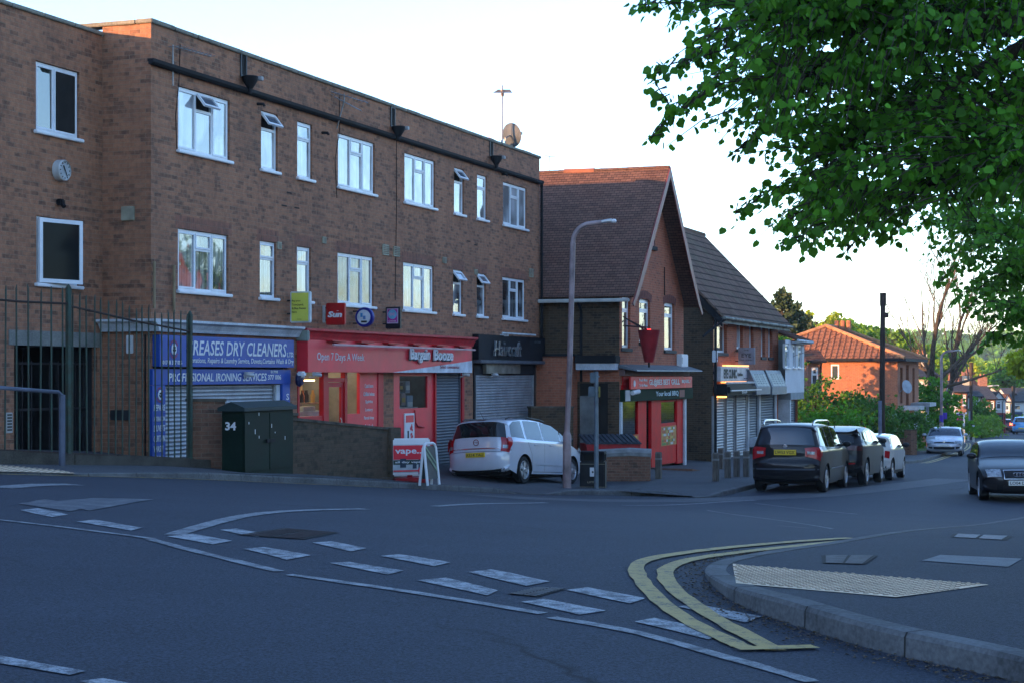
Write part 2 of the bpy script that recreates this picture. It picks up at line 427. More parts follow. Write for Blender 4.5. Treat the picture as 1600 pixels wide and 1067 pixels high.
def hdrop(p):
    # 1 = full kerb, 0 = flush; dropped at the tactile paving, at the forecourt crossing and beside the grill
    def well(x, a, b, e): return max(0, min(1, min((x-a)/e+.0, (b-x)/e)))
    s = 1.0
    s -= .75*max(0, min(1, (-4.6-p.x)/1.5))
    s -= .85*well(p.x, -.35, 1.35, .5) if p.y < 43 else 0
    s -= .75*well(p.x, 3.6, 5.05, .4) if p.y < 43 else 0
    return max(.12, s)
kerb("kerb", K1, hf=lambda t, p: hdrop(p))
A_ = []; B_ = []
for i, p in enumerate(K1):
    d = (K1[min(i+1, len(K1)-1)]-K1[max(i-1, 0)]).normalized(); w = Vector((-d.y, d.x, 0))
    A_.append(p + w*.14)
    q = inner(p) if p.y < 86 else Vector((p.x-5-(p.y-86)*.1, p.y+2))
    B_.append(Vector((q.x, q.y, 0)))
PAVE_L = strip("pavement", A_, B_, lambda a, b, t: LL(a, t), M_pave, nc=14)
# right-hand corner pavement
K2 = [gp(*p) for p in ((2600,1400),(2000,1190),(1700,1100),(1600,1068),(1480,1040),(1375,1018),(1240,977),(1150,945),(1108,912),(1098,893),(1112,880),(1150,871),(1200,862),(1300,849),(1420,829),(1600,797),(1900,762),(2300,735))]
for p in K2: p.z = 0
K2 = resample(smooth_line(K2, 2), .3)
DC = gp(1104,888).xy.to_3d(); DE = gp(1640,792).xy.to_3d()
def hd2(p): # dropped round the corner for the tactile paving
    ab = DE-DC; t = max(0, min(1, (Vector((p.x,p.y,0))-DC).dot(ab)/ab.length_squared)); d = (Vector((p.x,p.y,0))-DC-ab*t).length
    return max(.13, min(1, .13+max(0, d-.25)/2.6))
def LR(x, y): return .127*hd2(Vector((x, y, 0)))
kerb("kerb", K2, hf=lambda t, p: hd2(p), width=.15, h=.125, inward=-1)
A_ = []; B_ = []
for i, p in enumerate(K2):
    d = (K2[min(i+1, len(K2)-1)]-K2[max(i-1, 0)]).normalized(); w = Vector((d.y, -d.x, 0))
    A_.append(p + w*.15); B_.append(Vector((46, 24, 0)))
PAVE_R = strip("pavement", A_, B_, lambda a, b, t: LR(a.x+(b.x-a.x)*t, a.y+(b.y-a.y)*t), M_paver, nc=60)

# painted markings
def worn(name, c, under, lo=.35, hi=.62, sc=9):
    m, nt, bs = _new(name); v = tc(nt)
    a = noise(nt, v, sc, 6, .72); b = noise(nt, v, sc*9, 3, .8)
    mx = N(nt, "ShaderNodeMath", operation='MULTIPLY_ADD'); nt.links.new(a, mx.inputs[0]); mx.inputs[1].default_value = .6
    m2 = N(nt, "ShaderNodeMath", operation='MULTIPLY'); nt.links.new(b, m2.inputs[0]); m2.inputs[1].default_value = .4
    nt.links.new(m2.outputs[0], mx.inputs[2])
    k = ramp(nt, mx.outputs[0], lo, hi)
    nt.links.new(mixc(nt, k, under, c), bs.inputs["Base Color"]); bs.inputs["Roughness"].default_value = .7
    bump(nt, bs, b, .006, .5); return m
M_white = worn("white_road_paint", (.33,.35,.37), (.04,.045,.058), .43, .58)
M_faint = worn("faded_white_road_paint", (.15,.16,.17), (.035,.041,.056), .46, .68, 4)
M_yellow = worn("yellow_road_paint", (.36,.25,.07), (.05,.05,.045), .38, .50)
def mark(mb, poly, lift=.006, jag=.012):
    """a polygon given in pixels of the photograph, laid on the ground in small cells"""
    P = [gp(*p) for p in poly]; mark3(mb, P, lift, jag)
def mark3(mb, P, lift=.006, jag=.012, lf=None):
    if len(P) == 4:
        a, b, c, d = P; nu = max(2, int((b-a).length/.25)); nv = max(1, int((d-a).length/.25)); i0 = len(mb.v)
        for i in range(nu+1):
            for j in range(nv+1):
                p = a.lerp(b, i/nu).lerp(d.lerp(c, i/nu), j/nv)
                e = i in (0, nu) or j in (0, nv)
                x, y = p.x+(random.uniform(-jag, jag) if e else 0), p.y+(random.uniform(-jag, jag) if e else 0)
                mb.v.append((x, y, g(x, y)+lift+(lf(x, y) if lf else 0)))
        for i in range(nu):
            for j in range(nv): q = i0+i*(nv+1)+j; mb.f.append((q, q+1, q+nv+2, q+nv+1)); mb.m.append(0)
def band(mb, line, width, lift=.006, side=0, jag=.008, wf=None):
    line = resample(line, .3); n = len(line); i0 = len(mb.v)
    for i, p in enumerate(line):
        d = (line[min(i+1, n-1)]-line[max(i-1, 0)]); d.z = 0; d.normalize(); w = Vector((-d.y, d.x, 0)); ww = width*(wf(i/(n-1)) if wf else 1)
        for s in (-.5, .5):
            q = p + w*(s+side)*ww; x, y = q.x+random.uniform(-jag, jag), q.y+random.uniform(-jag, jag); mb.v.append((x, y, g(x, y)+lift))
    for i in range(n-1): q = i0+2*i; mb.f.append((q, q+1, q+3, q+2)); mb.m.append(0)
def fin(mb, name, m):
    o = mb.build(name, m, uv=False)
    bm = bmesh.new(); bm.from_mesh(o.data)
    for f in bm.faces:
        f.normal_update()
        if f.normal.z < 0: f.normal_flip()
    bm.to_mesh(o.data); bm.free()
    return tag(o, kind='structure')
mb = MB()
for q in (((262,838),(335,851),(365,845),(300,834)), ((380,858),(450,875),(487,868),(415,855)), ((517,880),(605,898),(632,892),(545,878)), ((653,907),(762,931),(780,923),(695,903)),
          ((817,941),(905,961),(945,955),(850,936)), ((992,972),(1108,1000),(1135,990),(1025,966)), ((490,848),(550,862),(572,857),(520,846)), ((593,869),(680,885),(706,879),(625,866)),
          ((731,894),(820,916),(857,909),(770,890)), ((886,922),(985,943),(1012,935),(920,918)), ((1062,948),(1165,973),(1188,964),(1090,944)), ((120,815),(205,829),(222,825),(150,812)), ((30,797),(80,808),(105,804),(60,794)), ((345,828),(400,839),(420,835),(370,826))):
    mark(mb, q)
mark(mb, ((-200,1004),(110,1056),(130,1049),(-180,995))); mark(mb, ((125,1066),(330,1110),(345,1100),(160,1060)))
fin(mb, "give_way_marking", M_white)
mb = MB()
for L, w in (([(-20,810),(120,826),(240,842)], .07), ([(235,843),(330,868),(437,893)], .09), ([(452,898),(600,919),(720,937),(848,959)], .085), ([(862,965),(985,985),(1120,1022),(1270,1066)], .09),
             ([(270,836),(340,815),(390,804),(450,798),(570,795)], .16), ([(680,791),(853,785)], .13), ([(975,789),(1105,784.5),(1180,781)], .12), ([(1180,786),(1340,803)], .06), ([(1105,797),(1300,826)], .05), ([(0,762),(60,757),(120,757)], .30)):
    band(mb, smooth_line([gp(*p) for p in L], 2), w)
fin(mb, "edge_line_marking", M_white if False else worn("edge_line_paint", (.24,.255,.27), (.04,.045,.058), .42, .58))
mb = MB(); mark(mb, ((30,787),(110,799),(150,790),(70,780))); mark(mb, ((70,784),(140,798),(240,780),(150,778)))
band(mb, [gp(1215,821), gp(1262,825)], .09)
fin(mb, "faded_hatch_marking", M_faint)
mb = MB()
Y1 = [gp(*p) for p in ((1330,841),(1250,846),(1130,857),(1040,868),(1000,878),(992,890),(1003,910),(1035,945),(1080,975),(1160,1012))]
Y2 = [gp(*p) for p in ((1378,840),(1290,849),(1170,862),(1085,873),(1048,884),(1036,897),(1050,920),(1085,947),(1140,980),(1212,1018))]
band(mb, smooth_line(Y1, 2), .115, .010); band(mb, smooth_line(Y2, 2), .115, .010)
band(mb, [gp(1150,1016), gp(1275,1013)], .10, .014)
fin(mb, "double_yellow_line", M_yellow)
mb = MB()
for off in (.22, .42):
    pts = []
    for i in range(0, len(K1)):
        p = K1[i]
        if p.y > 74:
            d = (K1[min(i+1, len(K1)-1)]-K1[i-1]).normalized(); pts.append(p - Vector((-d.y, d.x, 0))*off)
    band(mb, pts, .11, .008)
fin(mb, "double_yellow_line", M_yellow)
mb = MB()
pts = [p - Vector((0, .28, 0)) for p in K1 if p.x < -2.2 and p.y < 40]
band(mb, pts, .06, .008); fin(mb, "single_yellow_line", M_yellow)
# lighter resurfaced strip along the parked cars
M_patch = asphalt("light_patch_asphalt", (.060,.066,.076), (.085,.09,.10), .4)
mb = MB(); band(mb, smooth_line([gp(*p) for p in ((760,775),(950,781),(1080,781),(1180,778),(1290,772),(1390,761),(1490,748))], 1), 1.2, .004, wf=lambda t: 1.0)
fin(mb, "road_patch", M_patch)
def gpl(px, py):
    p = gp(px, py, .05)
    for _ in range(3): p = gp(px, py, LR(p.x, p.y))
    return p
# drain covers, utility covers
M_iron = mat("cast_iron", (.012,.012,.013), .8, .0, var=.4, scale=8, bmp=.003)
def cover(name, cs, label, ribs=8, lift=.006, m=None, base=None):
    P = [gpl(*c) if base else gp(*c) for c in cs]; c0 = sum(P, Vector())/4
    o = empty(name, (c0.x, c0.y, 0), 0, label, "drain cover", zb=g(c0.x, c0.y))
    def L(u, v): 
        p = P[0].lerp(P[1], u).lerp(P[3].lerp(P[2], u), v); z = (LR(p.x, p.y) if base else 0)
        return Vector((p.x-c0.x, p.y-c0.y, g(p.x, p.y)+z))
    mb = MB(); n = 8
    for i in range(n):
        for j in range(n):
            mb.quad(*[L(a/n, b/n)+Vector((0,0,lift)) for a, b in ((i,j),(i+1,j),(i+1,j+1),(i,j+1))])
    mb.build("frame", M_iron, o, fixn=False)
    mb = MB()
    for k in range(ribs):
        a, b = (k+.2)/ribs, (k+.62)/ribs
        for v0, v1 in ((.08,.47),(.53,.92)):
            p = [L(a, v0), L(b, v0), L(b, v1), L(a, v1)]; t = Vector((0,0,lift+.004)); l = Vector((0,0,lift+.002))
            mb.quad(*[q+t for q in p])
            for i in range(4): mb.quad(p[i]+l, p[(i+1)%4]+l, p[(i+1)%4]+t, p[i]+t)
    mb.build("grate", m or mat("worn_iron", (.16,.16,.165), .7, .1, scale=12), o, fixn=True)
    return o
cover("utility_cover", ((370,836),(445,825),(530,832),(475,843)), "large rusty utility cover in the side road left of the dashes", 10, m=mat("brown_iron", (.06,.045,.045), .8, .0, scale=9))
cover("drain_cover", ((792,928),(838,918),(886,920),(840,933)), "small iron cover touching the end of a give way dash", 9)
cover("drain_cover", ((1285,880),(1283,868),(1372,868),(1352,882)), "twin iron inspection cover in the corner pavement above the tactile paving", 14, lift=.006, base=.127)
cover("drain_cover", ((1484,839),(1490,834),(1582,838),(1572,844)), "long pale gully grating beyond the corner paving", 14, lift=.006, base=.127, m=mat("pale_iron", (.32,.33,.34), .7, .0, scale=12))
def grit(line, off, n, label, name="kerb_grit"):
    mb = MB(); line = resample(line, .2)
    for _ in range(n):
        i = random.randint(1, len(line)-2); d = (line[i+1]-line[i-1]).normalized(); w = Vector((-d.y, d.x, 0)); q = line[i]+d*random.uniform(-.1,.1)+w*off*abs(random.gauss(.05,.14)); z = g(q.x, q.y)+.006; s_ = random.uniform(.004,.016); a = random.uniform(0,3.1)
        c, s2 = math.cos(a)*s_, math.sin(a)*s_; mb.quad((q.x-c,q.y-s2,z),(q.x+s2*.6,q.y-c*.6,z+s_*.3),(q.x+c,q.y+s2,z),(q.x-s2*.6,q.y+c*.6,z+s_*.4))
    o = mb.build(name, mat("gutter_debris", (.16,.12,.08), .9, var=.6, scale=30), uv=False); tag(o, label, "grit", None, 'stuff')
grit([p for p in K2 if p.y < 14.5 and p.x < 3.5], 1, 2600, "grit and dead leaves gathered along the foot of the corner kerb")
grit([p for p in K1 if p.y < 42], -1, 1800, "grit along the foot of the shop side kerb")
# tactile paving: buff blister slabs
M_buff = mat("buff_blister_paving", (.70,.53,.37), .85, var=.2, scale=2, fine=.25)
def tactile(cs, lift, sp=.1, lf=None):
    lf = lf or (lambda x, y: 0)
    P = [(gpl(*c) if c[0] > 500 else gp(c[0], c[1], lift)) for c in cs]; mb = MB()
    nu, nv = 30, 10
    def L(u, v): p = P[0].lerp(P[1], u).lerp(P[3].lerp(P[2], u), v); return Vector((p.x, p.y, g(p.x, p.y)+lift+lf(p.x, p.y)))
    for i in range(nu):
        for j in range(nv): mb.quad(L(i/nu, j/nv), L((i+1)/nu, j/nv), L((i+1)/nu, (j+1)/nv), L(i/nu, (j+1)/nv))
    cx = sum(P, Vector())/4; d = (P[1]-P[0]); d.z = 0; d.normalize(); w = Vector((-d.y, d.x, 0))
    R_ = max((p-cx).length for p in P); n = int(R_/sp)+1
    def inside(q):
        s = [((P[(k+1)%4]-P[k]).xy.to_3d().cross((q-P[k]).xy.to_3d())).z for k in range(4)]
        return all(x > .02 for x in s) or all(x < -.02 for x in s)
    for i in range(-n, n+1):
        for j in range(-n, n+1):
            q = cx + d*sp*i + w*sp*j
            if not inside(q): continue
            z = g(q.x, q.y)+lift+lf(q.x, q.y); i0 = len(mb.v); r = sp*.30
            for rr, h in ((r, 0), (r*.6, .007)):
                for a in range(6): mb.v.append((q.x+rr*math.cos(a*1.047), q.y+rr*math.sin(a*1.047), z+h))
            for a in range(6): mb.f.append((i0+a, i0+(a+1)%6, i0+6+(a+1)%6, i0+6+a)); mb.m.append(1)
            mb.f.append(tuple(i0+6+a for a in range(6))); mb.m.append(0)
    o = mb.build("tactile_paving", [M_buff, mat("blister_side", (.34,.26,.18), .9)], uv=False)  # blister sides coloured darker than the slab and tops
    bm = bmesh.new(); bm.from_mesh(o.data)
    for f in bm.faces:
        if f.normal.z < 0: f.normal_flip()
    bm.to_mesh(o.data); bm.free(); tag(o, kind='structure')
tactile(((1150,912),(1400,934),(1545,914),(1145,881)), .006, .067, LR)
tactile(((-500,734),(118,739),(40,722),(-500,700)), .036, .12)
mb = MB(); P = [gpl(*c) for c in ((1440,876),(1575,886),(1598,873),(1470,867))]
mb2 = MB(); mark3(mb2, P, .005, 0.003, LR); fin(mb2, "pale_paving_slab", mat("pale_slab", (.17,.18,.19), .8, scale=4, fine=.3))
# ------------------------------------------------------------------ three-storey shop building
B_main = brick("brown_brick", (.39,.175,.096), (.24,.112,.069), (.085,.05,.037), (.29,.21,.145), darkbias=.62, stain=.35)
B_sold = brick("soldier_brick", (.30,.12,.075), (.21,.09,.06), (.10,.05,.04), (.22,.17,.12), bw=.075, rh=.225, offset=0, darkbias=.7)
M_upvc = mat("white_upvc", (.70,.73,.76), .35, var=.08, scale=4)
M_coping = mat("coping_stone", (.22,.21,.17), .9, var=.4, scale=2.5, bmp=.006, fine=.4)
M_black = mat("black_gutter_plastic", (.012,.012,.014), .75, var=.2)
M_felt = mat("roof_felt", (.07,.07,.07), .9)
M_glass = curtainglass("window_glass", (.26,.28,.29), (.42,.44,.46), 2.2, (10,10,.2))
M_glassd = curtainglass("dark_window_glass", (.012,.014,.016), (.22,.22,.22), 1.55, (12,12,.3))
M_dim = glass('dark_reflection_glass', (.012,.014,.014), 1.12, .05)  # black and barely glossy: a dark reflection put into the pane colour
M_net = mat("net_curtain", (.55,.56,.55), .9, var=.2, scale=6, stretch=(14,14,.6))
M_glassn = glass("net_backed_glass", (.34,.35,.36), 2.0, .03, .03)
M_wood = mat("dark_interior", (.02,.018,.016), .9)
def bars(mb, x0, x1, z0, z1, y0, y1, w):
    mb.box(x0, x1, y0, y1, z0, z0+w); mb.box(x0, x1, y0, y1, z1-w, z1); mb.box(x0, x0+w, y0, y1, z0+w, z1-w); mb.box(x1-w, x1, y0, y1, z0+w, z1-w)
def pane(mb, x0, x1, z0, z1, y, j=.004):
    r = lambda: random.uniform(-j, j)
    mb.quad((x0,y+r(),z0),(x1,y+r(),z0),(x1,y+r(),z1),(x0,y+r(),z1))
def window(parent, x0, x1, z0, z1, y=0, kind='triple', gm=None, opens=(), sill=True, lintel=None, frame=None, fw=.055, back=.045, name='window', splits=None, th=.3, label=None):
    """uPVC window set in a reveal; frame mesh with pane, sill and opening sash as its children"""
    gm = gm or M_glass; fm = frame or M_upvc; mb = MB(); ya, yb = y+back, y+back+.06
    x0 += .008; x1 -= .008; z0 += .008; z1 -= .008
    bars(mb, x0, x1, z0, z1, ya, yb, fw)
    W, H = x1-x0, z1-z0; tz = z1-H*th
    cells = []
    if kind == 'triple':
        a, b = splits or (.345, .655); xa, xb = x0+W*a, x0+W*b
        for xm in (xa, xb): mb.box(xm-fw*.5, xm+fw*.5, ya, yb-.004, z0+fw, z1-fw)
        mb.box(xa+fw*.5, xb-fw*.5, ya+.002, yb-.006, tz-fw*.5, tz+fw*.5)
        cells = [(x0+fw, xa-fw*.5, z0+fw, z1-fw, 1), (xa+fw*.5, xb-fw*.5, z0+fw, tz-fw*.5, 0), (xa+fw*.5, xb-fw*.5, tz+fw*.5, z1-fw, 1), (xb+fw*.5, x1-fw, z0+fw, z1-fw, 1)]
    elif kind == 'narrow':
        mb.box(x0+fw, x1-fw, ya, yb-.004, tz-fw*.5, tz+fw*.5)
        cells = [(x0+fw, x1-fw, z0+fw, tz-fw*.5, 0), (x0+fw, x1-fw, tz+fw*.5, z1-fw, 1)]
    elif kind == 'two':
        a = (splits or (.5,))[0]; xa = x0+W*a; mb.box(xa-fw*.5, xa+fw*.5, ya, yb-.004, z0+fw, z1-fw)
        cells = [(x0+fw, xa-fw*.5, z0+fw, z1-fw, 1), (xa+fw*.5, x1-fw, z0+fw, z1-fw, 1)]
    else: cells = [(x0+fw, x1-fw, z0+fw, z1-fw, 0)]
    pm = MB()
    for i, (a, b, c, d, sash) in enumerate(cells):
        if i in opens: continue
        if sash:
            s = fw*.62; bars(mb, a-.012, b+.012, c-.012, d+.012, ya-.014, ya+.03, s); pane(pm, a+s-.014, b-s+.014, c+s-.014, d-s+.014, ya+.012)
        else: pane(pm, a-.002, b+.002, c-.002, d+.002, ya+.022)
    wo = mb.build(name, fm, parent)
    if label: wo['label'] = label
    pm.build("pane", gm, wo)
    for i in opens:
        a, b, c, d, sash = cells[i]
        sb = MB(); s = fw*.8; hh = d-c+.02; sb.mi = 0
        bars(sb, a-.012, b+.012, -hh, 0, -.02, .022, s); sb.mi = 1
        n0 = len(sb.m); pane(sb, a+s-.014, b-s+.014, -hh+s, -s, 0)
        ang = R(38); cs, sn = math.cos(ang), math.sin(ang)
        sb.v = [(x, ya-.02+yy*cs+zz*sn, d+.01+zz*cs-yy*sn) for x, yy, zz in sb.v]
        sb.build("opening_sash", [fm, glass("sash_glass", (.1,.12,.15), 1.8) if "sash_glass" not in MATS else MATS["sash_glass"]], wo)
        db = MB(); pane(db, a, b, c, d, ya+.05); db.build("dark_gap", M_wood, wo)
    if sill:
        sl = MB(); sl.box(x0-.07, x1+.07, y-.07, y+back+.02, z0-.06, z0+.0, .012); sl.build("sill", fm, wo)
    if lintel:
        lb = MB(); lb.quad((x0-.12, y-.003, z1+.012), (x1+.12, y-.003, z1+.012), (x1+.12, y-.003, z1+.245), (x0-.12, y-.003, z1+.245)); lb.build("lintel", lintel, wo)
    return wo
LEN = 20.88; TOP = 6.30
MAIN = FR.thing("shop_building", "long three-storey brown brick block with flats over a dry cleaner, an off-licence and a hairdresser", "building", 0, 0, -1.9)
def X(px, y=0): return FR.sx(px, y)
def Zp(px, py, y=0): return FR.px(px, py, y)[1]
zu1, zu0 = Zp(279,134), Zp(276,234); zl1, zl0 = Zp(278,356.5), Zp(278,454)
wins = [(278,359,'triple',()),(408,434,'narrow',(1,)),(464.5,488,'narrow',()),(528,585.6,'triple',()),(632,680,'triple',()),(709.5,725,'narrow',(1,)),(745.5,761,'narrow',()),(786,823,'triple',())]
winl = [(278,357,'triple',()),(406,431.5,'narrow',()),(464,486,'narrow',()),(527.5,584,'triple',()),(630,678,'triple',()),(708,723,'narrow',(1,)),(745,759,'narrow',(1,)),(785,821,'triple',())]
ZF = 1.0      # top of the shop fronts
H = [(X(a), X(b), zu0, zu1) for a, b, k, o in wins] + [(X(a), X(b), zl0, zl1) for a, b, k, o in winl]
xBB0, xBB1 = X(463), X(737); zb0 = -3.2
xs1, xs2, xs3, xs4, xs5, xs6 = X(464.5), X(598), X(615), X(724), X(739), X(836)
SH = [(X(232.5)+.12, X(449.5), zb0, .72), (xs1, xs2, zb0, .80), (xs3, xs4, zb0, .80), (xs5, xs6, zb0, .95)]
mb = MB(); wallholes(mb, 0, LEN, zb0, TOP, H+SH, 0, .10)
mb.build("wall", B_main, MAIN)
mb = MB(); mb.quad((0,1.02,zb0),(0,0,zb0),(0,0,TOP),(0,1.02,TOP)); mb.build("wall", B_main, MAIN)                # short return wall
WT = 6.13
wy = 1.02
wx = lambda px: FR.sx(px, wy)
wz = lambda px, py: FR.px(px, py, wy)[1]
HW = [(wx(56), wx(124), wz(56,204), wz(56,94.5)), (wx(57), wx(124), wz(57,443), wz(57,337)), (wx(22), wx(152), zb0, wz(60,540))]
mb = MB(); wallholes(mb, -9, 0, zb0, WT, HW, wy, .12); mb.build("wall", B_main, MAIN)
mb = MB()
mb.quad((LEN,0,zb0),(LEN,8,zb0),(LEN,8,TOP),(LEN,0,TOP)); mb.quad((LEN,8,zb0),(-9,8,zb0),(-9,8,WT),(LEN,8,WT)); mb.quad((-9,8,zb0),(-9,wy,zb0),(-9,wy,WT),(-9,8,WT))
mb.build("wall", B_main, MAIN)
mb = MB(); mb.quad((0,.3,TOP-.35),(LEN,.3,TOP-.35),(LEN,8,TOP-.35),(0,8,TOP-.35)); mb.quad((-9,1.3,WT-.3),(0,1.3,WT-.3),(0,8,WT-.3),(-9,8,WT-.3)); mb.build("roof", M_felt, MAIN)
mb = MB()
for k in range(26):                                                           # parapet copings, one stone after another
    a, b = -.05+k*(LEN+.1)/26, -.05+(k+1)*(LEN+.1)/26-.008
    mb.box(a, b, -.05+random.uniform(-.004,.004), .30, TOP, TOP+.075+random.uniform(-.004,.004), .012)
for k in range(5): mb.box(-.05, .25, .31+k*1.5, .30+(k+1)*1.5, TOP, TOP+.075, .012)
mb.build("coping", M_coping, MAIN)
mb = MB()
for k in range(10): mb.box(-9+k*.9, -9+(k+1)*.9-.008, wy-.05, wy+.28, WT, WT+.07, .012)
mb.build("coping", M_coping, MAIN)
for a, b, k, o in wins:
    gm = M_glass
    w = window(MAIN, X(a), X(b), zu0, zu1, 0, k, gm, (2,) if (a == 278) else o, splits=(.36,.68))
for i, (a, b, k, o) in enumerate(winl):
    gm = {3: M_glassd, 7: M_glassd}.get(i, MATS.get("mid_glass") or curtainglass("mid_glass", (.06,.065,.07), (.38,.39,.40)))
    window(MAIN, X(a), X(b), zl0, zl1, 0, k, gm, o, lintel=B_sold, splits=(.36,.68))
    if i == 3:
        mb = MB()
        for q in range(60):
            x = X(a)+.1+(X(b)-X(a)-.2)*q/60; y_ = .13+.02*math.sin(q*1.1); mb.quad((x,y_,zl0),(x+(X(b)-X(a)-.2)/60,.13+.02*math.sin((q+1)*1.1),zl0),(x+(X(b)-X(a)-.2)/60,.13+.02*math.sin((q+1)*1.1),zl1),(x,y_,zl1))
# wing windows: upper slid open, lower with a casement standing open
a, b, c, d = HW[0]
w = window(MAIN, a, b, c, d, wy, 'two', glass("leaf_reflection_tint", (.03,.035,.03), 2.0, .02), splits=(.44,), label="upper wing window with its right light open")  # greenish tint stands in for reflected leaves
mb = MB(); mb.quad((a+(b-a)*.5, wy+.03, c+.1), (b-.09, wy+.03, c+.1), (b-.09, wy+.03, d-.1), (a+(b-a)*.5, wy+.03, d-.1)); mb.build("dark_gap", M_wood, w)
a, b, c, d = HW[1]
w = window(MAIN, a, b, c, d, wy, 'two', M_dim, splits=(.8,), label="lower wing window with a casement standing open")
sb = MB(); bars(sb, .02, (b-a)*.78, c+.02, d-.03, -.02, .03, .07)
sb.v = [(a+.03+x*math.cos(R(-14))-y*math.sin(R(-14)), wy-.01+x*math.sin(R(-14))+y*math.cos(R(-14)), z) for x, y, z in sb.v]; so_ = sb.build("opening_sash", M_upvc, w)
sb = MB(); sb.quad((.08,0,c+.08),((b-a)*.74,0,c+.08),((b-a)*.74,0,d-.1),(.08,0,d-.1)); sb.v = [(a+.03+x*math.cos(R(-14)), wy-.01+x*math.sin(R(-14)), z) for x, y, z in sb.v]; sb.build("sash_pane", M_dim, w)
# gate passage in the wing, concrete lintel over it
mb = MB(); a, b, c, d = HW[2]; mb.box(a-.15, b+.1, wy-.015, wy+.1, wz(60,540), wz(60,517)); mb.build("lintel", mat("concrete_lintel", (.20,.20,.18), .9, var=.3, scale=3, fine=.3), MAIN)
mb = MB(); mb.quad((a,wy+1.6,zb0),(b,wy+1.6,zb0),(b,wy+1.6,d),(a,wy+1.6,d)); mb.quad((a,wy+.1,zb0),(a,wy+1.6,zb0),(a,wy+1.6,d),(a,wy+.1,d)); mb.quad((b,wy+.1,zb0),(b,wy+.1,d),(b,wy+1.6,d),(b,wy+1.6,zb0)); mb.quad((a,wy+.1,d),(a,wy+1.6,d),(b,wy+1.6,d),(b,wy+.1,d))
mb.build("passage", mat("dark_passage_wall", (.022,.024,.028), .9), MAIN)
mb = MB(); n = 9
for k in range(n+1): x = a+.05+(b-a-.1)*k/n; mb.box(x-.015, x+.015, wy+.25, wy+.28, -1.6, d-.25)
for z in (-1.5, -.6, d-.3): mb.box(a, b, wy+.24, wy+.29, z-.02, z+.02)
mb.build("gate", mat("black_gate_paint", (.02,.02,.022), .5), MAIN)
mb = MB()  # parapet-foot gutter with its shadowed soffit board
gz = Zp(236,98)
mb.prism([(-.13,gz+.05),(-.12,gz-.01),(-.08,gz-.05),(-.02,gz-.05),(-.02,gz+.0),(0,gz+.0),(0,gz+.05)], lambda y, z: (-.12,y,z), lambda y, z: (LEN+.06,y,z))
mb.build("gutter", M_black, MAIN, fixn=True)
mb = MB(); 
for z in (gz-.1, 3.5, 1.6): mb.tube([(LEN-.06,-.09,z-.04),(LEN-.06,-.09,z+.04)], .05, 8)
mb.tube([(LEN-.06,-.09,gz),(LEN-.06,-.09,.6),(LEN-.02,-.22,.3),(LEN-.02,-.22,zb0)], .038, 8); mb.build("drainpipe", M_black, MAIN, smooth=True)
# small wall fittings that belong to the building
def fitting(name, px0, px1, py0, py1, d, m, y=0, n=0, label=None, dth=None):
    x0, z1 = FR.px(px0, py0, y); x1, z0 = FR.px(px1, py1, y); mb = MB(); mb.box(x0, x1, y-d, y+.001, z0, z1, .01)
    o = mb.build(name, m, MAIN)
    for k in range(n):
        sb = MB(); zz = z0+(z1-z0)*(k+.5)/n; sb.box(x0+.02, x1-.02, y-d-.008, y-d, zz-.008, zz+.006); 
    return o
M_vent = mat("cream_vent", (.36,.34,.25), .7); M_grey = mat("grey_plastic", (.42,.42,.40), .6)
for q in ((597,606,382,400),(614,623,385,402),(503,508,370,381),(432,438,378,390),(691,696,402,412),(741,745,421,430),(826.5,832,420,434)):
    x0, z1 = FR.px(q[0], q[2]); x1, z0 = FR.px(q[1], q[3]); mb = MB(); bars(mb, x0, x1, z0, z1, -.035, .001, .02); n = 6
    for k in range(n): zz = z0+(z1-z0)*(k+.3)/n; mb.box(x0+.02, x1-.02, -.03, -.006, zz, zz+(z1-z0)/n*.55)
    mb.build("wall_vent", M_vent, MAIN)
for q in ((117,128,329,343),): pass
def side_fit(name, px0, px1, py0, py1, m, d=.05, parent=MAIN):
    y0, z1 = FR.side(px0, py0); y1, z0 = FR.side(px1, py1); mb = MB(); mb.box(-d, .001, y0, y1, z0, z1, .01); return mb.build(name, m, parent)
o = side_fit("wall_vent", 191, 211, 323.5, 345, M_vent)
side_fit("alarm_box", 199, 209, 524, 552, mat("white_plastic", (.6,.62,.62), .5)); side_fit("letter_plate", 174, 204, 640, 656, mat("dark_plate", (.03,.032,.035), .5))
for p, q, r_ in ((241,409,482),(272,415,488)):   # chalky waste pipe stubs by the first window
    x, z1 = FR.px(p, q, -.05); _, z0 = FR.px(p, r_, -.05); mb = MB(); mb.tube([(max(x,.03),-.05,z0),(max(x,.03),-.05,z1)], .028, 6); mb.build("waste_pipe", mat("buff_pipe", (.30,.22,.13), .8), MAIN)
mb = MB(); zc = Zp(300,320)
for (a, b) in (((440,320),(449,321)),((460,323.5),(469,325)),((730,376),(737,378)),((741,382),(747,384)),((448,300),(455,302))): 
    x, z = FR.px(*a); mb = MB(); mb.box(x, x+.22, -.004, .002, z-.03, z); mb.build("slot_vent", M_wood, MAIN)
for p in ((402,163),(503,208),(784,273)):   # overflow pipe stubs
    x, z = FR.px(*p); mb = MB(); mb.tube([(x,0,z),(x,-.14,z-.01),(x,-.16,z-.05)], .03, 8); mb.build("overflow_pipe", M_black, MAIN, smooth=True)
mb = MB()  # a cable or two run down the brickwork
for pts in (((281,70),(279,130),(274,180),(276,240)), ((530,150),(530,205),(523,250),(526,310)), ((619,205),(619,330),(618,400),(617,470)), ((193,240),(193,310))):
    if pts[0][0] < 236: continue
    mb.tube([(FR.px(a, b)[0], -.008, FR.px(a, b)[1]) for a, b in pts], .008, 4)
mb.build("cable", M_black, MAIN)

